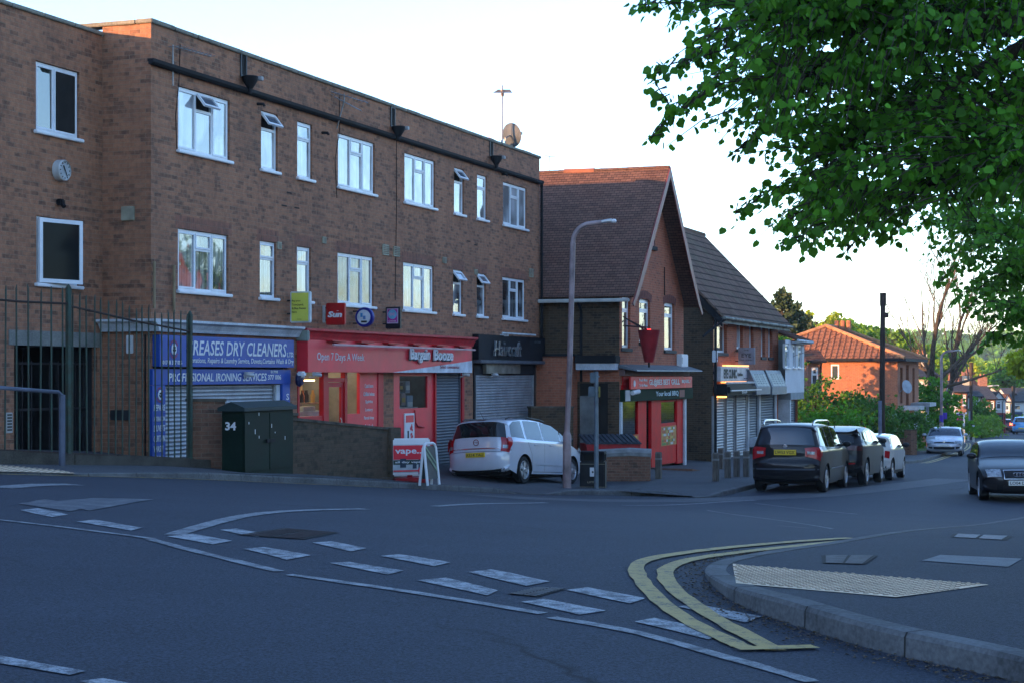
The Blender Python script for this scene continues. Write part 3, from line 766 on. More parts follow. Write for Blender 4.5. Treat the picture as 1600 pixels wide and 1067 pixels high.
# ---------------- shop front paint and joinery
M_red = mat("red_shop_paint", (.70,.034,.052), .42, var=.15, scale=1.5, spec=.28)
M_redd = mat("red_frame_paint", (.45,.015,.022), .45, var=.15)
M_redc = mat("worn_red_cornice", (.48,.035,.045), .5, var=.3, scale=4, fine=.25)
M_blue = mat("blue_sign_vinyl", (.018,.07,.32), .4, var=.10, scale=1.2)
M_wht = mat("white_lettering", (.62,.64,.66), .5, var=.04)
M_wcor = mat("weathered_white_cornice", (.50,.53,.56), .6, var=.25, scale=2.5, fine=.2)
def cornice(parent, x0, x1, z0, z1, m, d=.28, left=None):
    mb = MB(); P = [(0,z0),(-.10,z0),(-.12,z0+(z1-z0)*.25),(-d*.72,z0+(z1-z0)*.62),(-d,z0+(z1-z0)*.80),(-d,z1),(0,z1)]
    mb.prism(P, lambda y, z: (x0,y,z), lambda y, z: (x1,y,z))
    if left is not None: mb.prism(P, lambda y, z: (y,-d+.002,z), lambda y, z: (y,left,z))
    return mb.build("cornice", m, parent, fixn=True)
cornice(MAIN, -.0, X(461), .77, .99, M_wcor, .24, 1.0)
cornice(MAIN, X(464), X(734), .73, .97, M_redc, .24)
mb = MB(); mb.box(X(461.5), X(464.5), -.30, 0, .70, .92, .02); mb.build("pilaster_block", mat("grey_green_block", (.28,.33,.30), .7), MAIN)
# roller shutters, really corrugated
def shutter(parent, x0, x1, z0, z1, y, m, pitch=.075, amp=.018, name="roller_shutter", bent=0):
    mb = MB(); n = int((z1-z0)/pitch*4); nx = 6 if bent else 1
    def P(i, k):
        z = z1-(z1-z0)*k/n; ph = (k % 4); d = (0, amp*.8, amp, amp*.35)[ph]
        x = x0+(x1-x0)*i/nx; dz = bent*math.sin(math.pi*i/nx)*max(0, (z1-z)/(z1-z0)-.6)
        return (x, y-d, z-dz)
    for k in range(n):
        for i in range(nx): mb.quad(P(i,k+1), P(i+1,k+1), P(i+1,k), P(i,k))
    mb.box(x0-.04, x0, y-.05, y+.03, z0, z1); mb.box(x1, x1+.04, y-.05, y+.03, z0, z1)
    return mb.build(name, m, parent)
M_alu = mat("galvanised_shutter", (.30,.315,.335), .48, .35, var=.22, scale=2.5, fine=.2)
M_darksh = mat("grey_shutter", (.115,.135,.16), .5, .25, var=.15, scale=2)
# dry cleaner
shutter(MAIN, X(255), X(429), -2.2, -.20, .06, M_alu)
mb = MB(); mb.box(X(430.5), X(436), -.02, .04, -2.2, -.20); mb.build("post", M_wcor, MAIN)
mb = MB(); mb.quad((X(233),.10,-3),(X(449),.10,-3),(X(449),.10,.72),(X(233),.10,.72)); mb.build("shopfront_backing", M_wood, MAIN)
sg = FR.thing("shop_sign", "big blue dry cleaner's fascia board with white slanting capitals", "shop sign", X(238), -.12, .14)
sw = X(449.5)-X(238); mb = MB(); mb.box(0, sw, -.03, .12, .145, .71, .008); mb.build("board", M_blue, sg)
text("CREASES DRY CLEANERS", X(436)-X(278), .27, (X(279.5)-X(238), -.034, .36), M_wht, sg, shear=.18, bold=.012)
text("LTD.", X(448)-X(437.5), .10, (X(438)-X(238), -.034, .36), M_wht, sg, shear=.18, bold=.02)
text("Alterations, Repairs & Laundry Service, Duvets,Curtains Wash & Dry", X(448)-X(279), .13, (X(279.5)-X(238), -.034, .19), M_wht, sg, shear=.15, bold=.01)
text("01708 377 006", X(273)-X(242.5), .075, (X(242.5)-X(238), -.034, .185), M_wht, sg, bold=.02)
text("1", .05, .09, (.04, -.034, .60), M_wht, sg)
def emblem(parent, x, z, r, y):
    mb = MB(); mb.lathe([(r*.62,0),(r*.62,.012)], 24, Matrix.Translation((x,y,z)) @ Matrix.Rotation(R(90),4,'X') @ Matrix.Diagonal((.8,1,1,1))); mb.build("emblem", M_wht, parent)
    mb = MB(); M = Matrix.Translation((x,y-.012,z)) @ Matrix.Rotation(R(90),4,'X')
    for k in range(5): 
        a = R(90+72*k); mb.lathe([(r*.13,0),(r*.13,.005)], 8, M @ Matrix.Translation((r*.24*math.cos(a)*.8, -r*.24*math.sin(a)-r*.02, 0)))
    mb.build("emblem_mark", M_wood, parent)
    mb = MB()
    for s, a0, a1 in ((1,205,335),(1,25,155)):
        for k in range(9):
            t0 = R(a0+(a1-a0)*k/9); t1 = R(a0+(a1-a0)*(k+.65)/9); rr = r*.78
            mb.quad(*[(x+q*math.cos(t)*.9, y-.004, z+q*math.sin(t)) for q, t in ((rr,t0),(rr,t1),(r,t1),(r,t0))][::-1])
    mb.build("red_emblem_lettering", mat("dull_red_vinyl", (.30,.03,.06), .5), parent)
emblem(sg, X(260)-X(238), .46, .17, -.034)
sg = FR.thing("shop_sign", "narrow blue board over the cleaner's shutter advertising professional ironing", "shop sign", X(233), -.04, -.19)
sw = X(449.5)-X(233); mb = MB(); mb.box(0, sw, -.03, .04, -.185, .105, .006); mb.build("board", M_blue, sg)
text("PROFESSIONAL IRONING SERVICES", X(411)-X(257.5), .155, (X(258)-X(233), -.034, -.125), M_wht, sg, shear=.15, bold=.014)
text("01708", X(428)-X(417), .055, (X(418)-X(233), -.034, .03), M_wht, sg, bold=.02)
text("377 006", X(433.5)-X(413), .10, (X(413.5)-X(233), -.034, -.10), M_wht, sg, bold=.02)
sg = FR.thing("shop_sign", "tall narrow blue list of services at the left of the cleaner's shutter", "shop sign", X(233), -.04, -2.0)
sw = X(254)-X(233); mb = MB(); mb.box(0, sw, -.025, .04, -2.0, -.19, .006); mb.build("board", M_blue, sg)
emblem(sg, sw*.55, -.36, .14, -.03)
for k, t in enumerate(("REPAIRS", "ALTERATION", "DUVETS", "CURTAIN", "WASH", "& DRY", "IRONING")):
    text(t, sw*(.84 if k < 4 or k > 5 else .70), .115 if k != 1 else .085, (sw*.09, -.03, -.65-k*.185), M_wht, sg, shear=.15, bold=.012)
sg = FR.thing("shop_sign", "blue side panel lettered with a white S beside the cleaner's white post", "shop sign", X(437), -.04, -2.2)
sw = X(449)-X(437); mb = MB(); mb.box(0, sw, -.025, .04, -2.2, -.187, .006); mb.build("board", M_blue, sg)
for k, t in enumerate("SERVICES"): text(t, .12, .13, (sw*.45, -.03, -.52-k*.2), M_wht, sg, bold=.012)
o = FR.thing("security_light", "white and dark blue alarm bell box between cleaner's and off-licence fronts", "alarm box", X(455), -.13, -.25)
mb = MB(); mb.lathe([(.02,0),(.10,.02),(.12,.10),(.09,.18),(.03,.2)], 12, Matrix.Translation((0,0,-.1)) @ Matrix.Rotation(R(-90),4,'X').inverted() @ Matrix.Diagonal((1,1.3,.7,1))); mb.build("case", mat("dark_blue_plastic", (.02,.025,.08), .4), o, smooth=True, fixn=True)
mb = MB(); mb.box(-.09, .09, -.19, -.03, -.05, .07, .03); mb.build("cover", M_wht, o)

# off-licence
FAS = FR.thing("shop_sign", "long red off-licence fascia with white wedge and raised lettering", "shop sign", X(463.5), -.24, .05)
x00 = X(463.5); fl = X(736, -.24)-x00
mb = MB(); mb.box(0, fl, -.02, .24, .05, .725, .01); mb.build("board", M_red, FAS)
w0 = X(597)-x00; zt = .36
mb = MB(); mb.prism([(w0,.052),(fl,.052),(fl,zt)], lambda x, z: (x,-.030,z), lambda x, z: (x,-.0205,z)); mb.build("white_wedge", mat("pale_sign_panel", (.55,.60,.66), .5), FAS, fixn=True)
text("Open 7 Days A Week", X(569, -.26)-X(495, -.26), .215, (X(495, -.26)-x00, -.025, .255), M_wht, FAS)
def raised(body, w, h, loc, parent):
    text(body, w, h, (loc[0]+.03, loc[1], loc[2]-.03), mat("dark_letter_shadow", (.03,.035,.06), .6), parent, bold=.03, shear=.12, depth=.02, name="letter_shadow")
    text(body, w, h, (loc[0], loc[1]-.03, loc[2]), M_wht, parent, bold=.022, shear=.12, depth=.04)
raised("Bargain", X(668, -.26)-X(637, -.26), .34, (X(637, -.26)-x00, -.03, .28), FAS); raised("Booze", X(704, -.26)-X(674, -.26), .27, (X(674, -.26)-x00, -.03, .35), FAS)
text("Select convenience", 1.25, .085, (X(672)-x00, -.034, .155), mat("faded_red_lettering", (.45,.12,.14), .6), FAS)
o = FR.thing("awning_bar", "long pale pink awning rail jutting out over the red fascia", "awning", X(476), -.25, .70)
x0 = X(476); x1, _ = FR.px(748, 545, -.62)
mb = MB(); mb.box(.3, x1-x0, -.30, -.24, .61, .655, .015); mb.build("front_rail", mat("pale_pink_metal", (.52,.32,.36), .4), o)
mb = MB()
for k in range(6): x = .5+k*(x1-x0-1)/5.2; mb.box(x, x+.7, -.16, .2, .70, .735, .01); mb.tube([(x+.3,.1,.71),(x+.3,-.26,.64)], .018, 6)
mb.build("arm", M_redd, o)
# shop window, door and the lit interior
M_clear = clearglass("shop_glass")
bx0, bx1 = xs1, xs2; zt_ = .06
def opening_back(x0, x1, z0, z1, depth, m, parent, nm="interior"):
    mb = MB(); mb.quad((x0,depth,z0),(x1,depth,z0),(x1,depth,z1),(x0,depth,z1)); mb.quad((x0,.1,z0),(x0,depth,z0),(x0,depth,z1),(x0,.1,z1)); mb.quad((x1,depth,z0),(x1,.1,z0),(x1,.1,z1),(x1,depth,z1))
    mb.quad((x0,.1,z0),(x1,.1,z0),(x1,depth,z0),(x0,depth,z0)); mb.quad((x0,.1,z1),(x0,depth,z1),(x1,depth,z1),(x1,.1,z1)); return mb.build(nm, m, parent)
xp = lambda p: X(p, .04)
opening_back(bx0+.01, bx1-.01, -2.4, .8, 3.2, mat("shop_interior_wall", (.30,.28,.22), .8), MAIN)
mb = MB(); mb.box(bx0+.02, X(507), .0, .08, -2.3, Zp(480,650)); mb.box(bx0, bx0+.07, -.02, .09, -2.3, .1); mb.box(X(504.5), X(511.5), -.02, .09, -2.3, .1)
mb.box(X(511.5), X(538), -.01, .08, -.16, -.07); mb.box(X(538), X(541.5), -.02, .09, -2.3, .1); mb.box(bx0, bx1, -.01, .09, .06, .82)
mb.build("shopfront_frame", M_redd, MAIN)
mb = MB(); z_ = Zp(550,646); mb.box(X(541.5), X(562), .0, .07, -2.4, z_); mb.box(X(562), X(590), .0, .07, -2.4, .06); mb.build("vinyl_panel", M_red, MAIN)
mb = MB(); mb.box(X(590), xs2, -.02, .09, -2.4, .06); mb.build("post", M_redd, MAIN)
mb = MB(); mb.quad((bx0+.07,.05,Zp(480,650)),(X(504.5),.05,Zp(480,650)),(X(504.5),.05,.06),(bx0+.07,.05,.06)); mb.build("shop_window", M_clear, MAIN); mb = MB(); mb.quad((X(541.5),.05,z_),(X(562),.05,z_),(X(562),.05,.06),(X(541.5),.05,.06)); mb.build("shop_window", M_clear, MAIN)
mb = MB(); dx0, dx1 = X(512), X(537.5); bars(mb, dx0, dx1, -2.25, -.17, .02, .07, .10); mb.box(dx0+.1, dx1-.1, .02, .07, -1.35, -1.25); do = mb.build("door", M_redd, MAIN)
mb = MB(); mb.quad((dx0+.1,.045,-2.15),(dx1-.1,.045,-2.15),(dx1-.1,.045,-.27),(dx0+.1,.045,-.27)); mb.build("pane", M_clear, do)
mb = MB(); mb.tube([(dx1-.18,.0,-1.5),(dx1-.18,-.03,-1.45),(dx1-.18,-.03,-1.0),(dx1-.18,.0,-.95)], .015, 6); mb.build("handle", M_grey, do)
vp = FR.thing("service_list", "column of white service words on the red panel beside the shop door", "window lettering", X(563), -.001, -1.9)
for k, t in enumerate(("Cash here", "Chilled wines", "Spirits", "Lottery", "Parcel shop", "Cash back", "Crisps", "Soft drinks")):
    ww = (X(584)-X(565))*(.55+.05*(len(t)-6)); text(t, ww, .095, ((X(589)-X(563))/2-ww/2, -.004, -.30-k*.185), M_wht, vp, bold=.006)
ps = FR.thing("poster", "small white-edged opening notice low on the red shopfront panel", "poster", X(544), -.004, -1.6)
mb = MB(); bars(mb, 0, X(556)-X(544), -1.5, -1.22, -.006, 0, .02); mb.build("border", M_wht, ps); text("OPENING", X(554.5)-X(545.5), .06, (.09,-.006,-1.31), M_wht, ps, bold=.02); text("TIMES", X(551)-X(545.5), .06, (.09,-.006,-1.42), M_wht, ps, bold=.02)
# shelves and bottles inside
M_amber = [mat("amber_bottle", (.30,.10,.02), .25), mat("dark_bottle", (.03,.015,.01), .2), mat("orange_label", (.55,.18,.03), .6), mat("gold_label", (.55,.38,.10), .5), mat("red_label", (.40,.03,.03), .5), mat("green_bottle", (.03,.09,.03), .25)]
sh = FR.thing("shop_shelf", "lit bottle shelf inside the off-licence window", "shelf", bx0+.1, 1.1, -2.2)
mb = MB(); L = xs2-bx0-1.2
for z in (-.66, -.10): mb.box(0, L, 0, .45, z, z+.03)
mb.box(0, L, .42, .46, -2.2, -.1); mb.build("board", mat("cream_shelf", (.5,.42,.25), .6), sh)
BOT = {}
for mi, m in enumerate(M_amber):
    b_ = MB(); b_.lathe([(.0,0),(.042,0),(.042,.16),(.018,.22),(.016,.28),(0,.28)], 8, cap=False); BOT[mi] = b_
k = 0
for z in (-.63,):
    x = .05
    while x < L-.05:
        b_ = BOT[random.choice([0,0,1,1,2,3,3,4])]; mi = [i for i in BOT if BOT[i] is b_][0]
        mm = MB(); mm.add(b_, Matrix.Translation((0,0,0))); o = mm.build("bottle", M_amber[mi], None, smooth=True); w = FR.world(bx0+.1+x, 1.1+random.uniform(.05,.2)); o.location = (w.x, w.y, z); 
        tag(o, ("amber","dark brown","orange labelled","gold labelled","red labelled","green")[mi]+" bottle in the lit row on the off-licence shelf", "bottle", "bottles on the lit off-licence shelf")
        x += random.uniform(.085,.11)
mb = MB(); mb.box(bx0+.3, xs2-.4, .9, 1.5, .50, .55); mb.build("ceiling_light", emis("ceiling_tube", (1,.86,.66), .9), MAIN); mb = MB(); mb.box(bx0+.15, xs2-1.2, 1.16, 1.2, -.145, -.115); mb.build("shelf_light", emis("warm_shelf_light", (1,.6,.25), 2.2), MAIN)
ct = FR.thing("shop_counter", "white counter with a till inside the off-licence window", "counter", bx0+.15, .5, -2.2)
mb = MB(); mb.box(0, 2.2, 0, .4, -2.2, -.80, .02); mb.build("counter_body", mat("pale_blue_counter", (.4,.48,.55), .5), ct); mb = MB(); mb.box(.1, .45, .05, .3, -.80, -.66, .03); mb.box(1.3,1.9,.1,.3,-.80,-.70,.02); mb.build("till", M_grey, ct)
# right half: red panel with a window, poster and dark shutter
opening_back(xs3+.01, X(679), -1.2, .8, 1.2, mat("shop_interior_blue", (.16,.17,.18), .8), MAIN)
wz1, wz0 = Zp(650,587,.0), Zp(650,637,.0); wa, wb_ = X(625.5), X(669)
mb = MB(); wallholes(mb, xs3, X(679.5), -3, .06, [(wa, wb_, wz0, wz1)], .02, .05); mb.build("vinyl_panel", M_red, MAIN)
mb = MB(); mb.quad((wa,.06,wz0),(wb_,.06,wz0),(wb_,.06,wz1),(wa,.06,wz1)); mb.build("shop_window", M_clear, MAIN)
mb = MB(); mb.box(xs3, xs4, -.01, .09, .06, .82); mb.box(X(678.5), X(680.5), -.03, .09, -3, .06); mb.box(X(720.5), xs4, -.03, .09, -3, .06); mb.build("shopfront_frame", M_redd, MAIN)
for i, (c, x_, z_, s_) in enumerate((((.5,.52,.5),.4,-.62,.35),((.10,.12,.2),.9,-.75,.4),((.4,.3,.3),1.5,-.6,.3),((.3,.38,.5),2.1,-.72,.42),((.45,.45,.42),.7,-.35,.25),((.35,.4,.5),1.9,-.3,.3),((.05,.05,.08),1.3,-.3,.22))):
    w_ = FR.thing("stock_box", ("white carton", "navy carton", "pinkish carton", "pale blue carton", "cream tin", "light blue tin", "black box")[i]+" on display behind the small off-licence window", "box", wa+x_*(wb_-wa)/2.6, .35, z_-s_/2)
    mb = MB(); mb.box(-s_/2.2, s_/2.2, 0, .2, z_-s_/2, z_+s_/2, .01); mb.build("carton", mat("carton_%d" % i, c, .6), w_); mb = MB(); mb.box(-s_/3, s_/3, -.006, 0, z_-s_/4, z_+s_/8); mb.build("printed_band", M_wht if i % 2 else M_amber[3], w_)
mb = MB(); mb.box(wa, wb_, .28, .6, wz0-.02, wz0+.02); mb.build("window_shelf", M_wcor, MAIN)
shutter(MAIN, X(681.5), X(719.5), -2.5, .05, .06, M_darksh)
ps = FR.thing("poster", "tall narrow white poster with a red pattern on the red shop panel", "poster", X(632), -.0, -1.7)
w_ = X(647)-X(632); z1, z0 = Zp(640,645), Zp(640,690)
mb = MB(); mb.box(0, w_, -.012, .019, z0-.4, z1, .004); mb.build("sheet", M_wht, ps)
mb = MB(); mb.box(.05, w_-.05, -.015, -.0125, z1-.22, z1-.05); 
for k in range(16): a, b = random.uniform(.45,.75)*w_, random.uniform(z0-.05, z1-.32); mb.box(a, a+.06, -.015, -.0125, b, b+.06)
mb.build("print", M_red, ps); mb = MB(); mb.box(w_*.26, w_*.40, -.015, -.0125, z0-.1, z1-.42); mb.build("figure_print", M_wood, ps)
mb = MB(); mb.tube([(X(648),-.0,Zp(648,640)),(X(649),-.01,Zp(649,660)),(X(652),-.01,Zp(652,665)),(X(662),-.01,Zp(662,667))], .02, 6); mb.build("loose_cable", M_redc, MAIN)
# hairdresser
M_hb = mat("black_gloss_fascia", (.012,.013,.018), .6, var=.3, scale=2, spec=.12)
HC = FR.thing("shop_sign", "black hairdresser's fascia with raised chrome slanted lettering", "shop sign", X(738), -.16, .38)
x00 = X(738); fl = LEN-.02-x00
mb = MB(); mb.box(0, fl, -.02, .16, .40, 1.06, .01); mb.build("board", M_hb, HC)
mb = MB(); mb.box(-.02, fl+.1, -.10, .16, .30, .395, .02); mb.build("ledge", mat("dark_grey_trim", (.09,.10,.12), .5), HC)
text("Haircraft", X(811.5, -.18)-X(769, -.18), .40, (X(769, -.18)-x00, -.05, .50), mat("chrome_lettering", (.45,.47,.50), .25, .8), HC, shear=.22, depth=.05, bold=.004)
text("01708", .5, .06, (X(826)-x00, -.024, .90), mat("dim_lettering", (.10,.11,.13), .5), HC)
mb = MB(); mb.tube([(X(770)-x00,-.12,1.12),(X(822)-x00,-.12,1.12)], .025, 8); mb.box(X(778)-x00, X(780)-x00, -.12, .1, 1.04, 1.10); mb.build("strip_lamp", mat("white_tube", (.6,.64,.66), .4), HC)
mb = MB(); mb.box(X(739.5), X(742), -.02, .09, -3, .95); mb.box(X(832.5), X(836), -.02, .09, -3, .95); mb.box(X(742), X(832.5), -.01, .09, 0, .95); mb.build("shopfront_frame", M_hb, MAIN)
mb = MB(); mb.box(X(753.5), X(807), -.12, -.012, .03, .29, .01); mb.build("shutter_box", mat("scuffed_silver_panel", (.24,.235,.20), .4, .5, var=.5, scale=2.5, col2=(.08,.075,.06)), MAIN)
shutter(MAIN, X(743), X(832), -3, -.01, .02, M_alu)

# ---------------- signs, lamps, aerials on the big building
def projecting(px0, px1, py0, py1, name, label, m, depth=.10, cat="projecting sign"):
    """box sign standing out from the wall, facing along the street"""
    x, z1 = FR.px(px0, py0, -.08); _, z0 = FR.px(px0, py1, -.08)
    lo, hi = .0, 1.5
    for _ in range(20):
        m_ = (lo+hi)/2; w = FR.world(x, -.08-m_); q = CX+F*w.x/w.y
        if q > px1: hi = m_
        else: lo = m_
    wd = (lo+hi)/2; o = FR.thing(name, label, cat, x, 0, z0)
    mb = MB(); mb.box(-0.0, depth, -.08-wd, -.08, z0, z1, .015); mb.build("box", m, o)
    mb = MB(); mb.box(.02, .08, -.08, 0, (z0+z1)/2+.12, (z0+z1)/2+.15); mb.box(.02, .08, -.08, 0, (z0+z1)/2-.15, (z0+z1)/2-.12); mb.build("bracket", M_black, o)
    M = Matrix.Translation((0, -.08, 0)) @ Matrix.Rotation(R(-90), 4, 'Z')
    return o, wd, z0, z1, M
def face(o, M, u0, u1, z0, z1, m, nm, dp=.006, base=.004):
    mb = MB(); mb.box(u0, u1, -base-dp, -base+.002, z0, z1); mb.v = [tuple(M @ Vector(v)) for v in mb.v]; return mb.build(nm, m, o)
M_yel = mat("yellow_sign", (.60,.60,.09), .5, var=.08); M_ink = mat("sign_ink", (.03,.035,.03), .6)
o, wd, z0, z1, M = projecting(453, 484, 456, 504.5, "projecting_sign", "yellow projecting box sign about travelcards and bus passes", mat("pale_sign_case", (.55,.6,.6), .5))
face(o, M, .04, wd-.03, z0+.03, z1-.03, M_yel, "panel")
for k, t in enumerate(("Buy your", "Travelcards", "& Bus Passes", "here")): text(t, (.5,.66,.80,.27)[k]*(wd-.06), .045, (.055, -.012, z1-.22-k*.075), M_ink, o, M, depth=.003)
text("MAYOR", .1, .015, (wd*.38, -.012, z0+.06), M_ink, o, M, depth=.002)
o, wd, z0, z1, M = projecting(509, 538, 474, 508, "projecting_sign", "red square projecting newspaper sign with slanted white name", mat("bright_red_sign", (.45,.012,.012), .4))
text("Sun", wd*.78, .13, (wd*.11, -.006, (z0+z1)/2-.075), M_wht, o, M, shear=.2, bold=.05, depth=.004)
mb = MB(); 
face(o, M, wd*.60, wd*.70, (z0+z1)/2+.06, (z0+z1)/2+.07, M_wht, "macron")
face(o, M, -.10, -.02, z0+.05, z1-.05, M_grey, "backplate", .03, -.03)
o, wd, z0, z1, M = projecting(556, 581, 481, 511, "projecting_sign", "round blue-rimmed projecting sign with a white face", M_blue, .02)
bpy.data.objects.remove([c for c in o.children if c.name.startswith("box")][0])
r_ = wd/2
mb = MB(); mb.lathe([(r_*1.08,0),(r_*1.12,.02),(r_*1.12,.09),(r_*1.08,.11)], 28, Matrix.Translation((0,-.08-r_,(z0+z1)/2)) @ Matrix.Rotation(R(90),4,'Y')); mb.build("rim", mat("navy_sign_rim", (.015,.02,.22), .4), o, smooth=True, fixn=True)
mb = MB(); mb.lathe([(r_*.82,0),(r_*.82,.012)], 28, Matrix.Translation((-.012,-.08-r_,(z0+z1)/2)) @ Matrix.Rotation(R(90),4,'Y')); mb.build("face", mat("white_sign_face", (.6,.65,.7), .4), o, fixn=True)
face(o, M, r_*.62, r_*.88, (z0+z1)/2+.0, (z0+z1)/2+.09, mat("light_blue_print", (.05,.3,.6), .5), "blue_print", .012, .012); face(o, M, r_*.95, r_*1.25, (z0+z1)/2-.05, (z0+z1)/2+.03, mat("mid_blue_print", (.12,.25,.5), .5), "figure_print", .012, .012)
face(o, M, r_*.7, r_*1.4, (z0+z1)/2-.12, (z0+z1)/2-.08, M_ink, "caption", .012, .012)
o, wd, z0, z1, M = projecting(602, 625, 480, 514, "projecting_sign", "black projecting sign with magenta panel and pale blue roundel", mat("black_sign_case", (.012,.012,.02), .4))
face(o, M, wd*.12, wd*.88, z0+.12, z1-.04, mat("grey_pink_print", (.5,.35,.5), .5), "panel"); face(o, M, wd*.18, wd*.82, z0+.15, z1-.06, mat("magenta_print", (.42,.03,.28), .5), "magenta_panel", .006, .008)
mb = MB(); mb.lathe([(wd*.30,0),(wd*.30,.006)], 20, Matrix.Translation((-.016,-.08-wd*.5,(z0+z1)/2+.08)) @ Matrix.Rotation(R(90),4,'Y')); mb.build("roundel", mat("pale_blue_print", (.15,.42,.6), .5), o, fixn=True)
text("oc", wd*.36, .07, (wd*.32, -.024, (z0+z1)/2+.045), mat("pink_print", (.6,.3,.5), .5), o, M, bold=.02); text("OYSTER", wd*.5, .03, (wd*.25, -.02, z0+.16), M_wht, o, M)
M_cctv = mat("cctv_white", (.5,.52,.54), .4)
def cctv(px, py, label, y=-.0, rz=0, m=None):
    x, z = FR.px(px, py, y-.15); o = FR.thing("security_camera", label, "security camera", x, y, z)
    mb = MB(); mb.tube([(-.05,0,-.05),(-.05,-.08,-.05),(-.03,-.13,0)], .015, 6); mb.build("bracket", m or M_cctv, o)
    mb = MB(); mb.tube([(-.10,-.12,.02),(.10,-.19,-.01)], .04, 10); mb.box(-.12, .13, -.20, -.10, .045, .055); mb.build("camera_body", m or M_cctv, o, smooth=True); mb = MB(); mb.tube([(.10,-.19,-.01),(.104,-.1914,-.0105)], .03, 10); mb.build("lens", M_black, o); return o
cctv(389, 351, "white bullet camera above the first lower window"); cctv(773, 414, "white bullet camera beside the last but one lower window"); cctv(495, 508, "slim white camera under the yellow projecting sign", -.22)
cctv(728, 549, "small grey camera at the right end of the red fascia", -.28, m=M_grey)
def flue(px, py, label):
    """parapet chute: dark hopper head with a slot of sky above"""
    x, z = FR.px(px, py, -.15); o = FR.thing("rainwater_hopper", label, "rainwater hopper", x, 0, z-.15)
    mb = MB(); mb.lathe([(.05,z-.22),(.09,z-.16),(.15,z-.06),(.16,z+.02),(.15,z+.03),(.0,z+.0)], 14, Matrix.Translation((0,-.16,0)), cap=False); mb.build("bowl", M_black, o, smooth=True)
    mb = MB(); mb.tube([(0,-.16,z-.30),(0,-.16,z-.18)], .045, 8); mb.build("outlet", M_black, o)
    mb = MB(); bars(mb, -.12, .12, z+.02, z+.50, -.03, .02, .035); mb.build("chute", mat("dark_lead", (.05,.055,.06), .5), o); mb = MB(); mb.box(-.085, .085, -.01, .01, z+.05, z+.47); mb.build("slot", M_wood, o)
    mb = MB(); mb.box(.10, .20, -.36, -.24, z-.04, z+.04, .01); mb.tube([(.08,-.1,z-.02),(.14,-.27,z)], .015, 5); mb.build("spout", mat("grey_lead", (.3,.31,.32), .5), o); return o
flue(390, 122, "first dark hopper head below the parapet, left of three"); flue(622, 200, "middle hopper head below the parapet above the fifth window"); flue(775, 246, "last hopper head below the parapet near the satellite dish")
M_aer = mat("aerial_metal", (.32,.33,.34), .4, .6)
def yagi(o, c, d, L, n, el=.28, r=.008, tilt=0):
    c = Vector(c); d = Vector(d).normalized(); w = d.cross(Vector((0,0,1))).normalized(); mb = MB(); mb.tube([c-d*L/2, c+d*L/2], r*1.3, 5)
    for k in range(n): p = c+d*L*(k/(n-1)-.5); e = el*(1.25-.5*k/n); mb.tube([p-w*e, p+w*e], r*.7, 4)
    return mb.build("aerial", M_aer, o)
x, z = FR.px(282, 74, -.2); o = FR.thing("tv_aerial", "small aerial folded on the brick wall above the first upper window", "aerial", x, -.02, z-.3)
mb = MB(); mb.tube([(0,-.02,z-.7),(0,-.02,z+.05)], .012, 6); mb.build("mast", M_aer, o); yagi(o, (.45,-.18,z+.0), (1,-.1,.0), 1.1, 10, .12)
x, z = FR.px(543, 158, -.3); o = FR.thing("tv_aerial", "tangled dark aerial with many rods over the fourth upper window", "aerial", x, -.02, z-.3)
mb = MB(); mb.tube([(0,-.02,z-.6),(0,-.2,z),(0,-.2,z+.15)], .014, 6); mb.build("mast", M_aer, o); yagi(o, (0,-.25,z+.1), (.6,-.8,-.25), 1.0, 11, .26); yagi(o, (.05,-.25,z-.05), (.3,-.9,-.5), .7, 6, .2)
x, z = FR.px(787, 232, .1); o = FR.thing("tv_aerial", "tall roof mast with a lattice aerial on top and its stays", "aerial", x, .15, 6.1)
_, zt = FR.px(787, 135, .15)
mb = MB(); mb.tube([(0,0,5.9),(0,0,zt)], .034, 6); mb.tube([(.03,.1,6.2),(.0,0,zt-.1)], .008, 4); mb.build("mast", M_aer, o)
yagi(o, (.1,0,zt-.15), (.9,.3,.25), .9, 9, .22); mb = MB(); mb.box(-.05, .05, -.05, .02, zt-.32, zt-.12, .02); mb.build("amplifier", mat("orange_brown_box", (.18,.13,.10), .8), o)
for k in range(5): pass
x, z = FR.px(800, 212, .0); o = FR.thing("satellite_dish", "grey satellite dish beside the tall roof mast", "satellite dish", x, .1, 6.1)
M = Matrix.Translation((0,-.05,z)) @ Matrix.Rotation(R(70),4,'Z') @ Matrix.Rotation(R(78),4,'X')
mb = MB(); mb.lathe([(.005,.0),(.14,.012),(.26,.04),(.34,.075),(.345,.07),(.26,.03),(.13,.0),(.004,-.012)], 24, M, cap=False); mb.build("dish", mat("grey_dish", (.10,.115,.13), .6), o, smooth=True)
d3 = (M.to_3x3() @ Vector((0,0,1))).normalized(); c = M @ Vector((0,-.3,.02)); e = M @ Vector((0,0,.45))
mb = MB(); mb.tube([c, e], .015, 6); mb.box(e.x-.05, e.x+.05, e.y-.05, e.y+.05, e.z-.03, e.z+.05, .01); mb.build("feed_arm", M_aer, o); mb = MB(); mb.tube([M @ Vector((0,0,-.01)), (-.25,.0,z-.1), (-.25,.05,6.1)], .02, 6); mb.build("bracket", M_aer, o)
x, z = FR.px(771, 214, .3); o = FR.thing("ridge_tiles", "small orange heap of tiles on the parapet left of the mast", "roof tile", x, .3, 6.37)
mb = MB(); mb.tube([(-.25,0,6.42),(.25,.02,6.42)], .07, 10); mb.tube([(-.1,.1,6.50),(.3,.05,6.46)], .06, 10); mb.build("tile", mat("terracotta", (.36,.15,.08), .8), o, smooth=True)
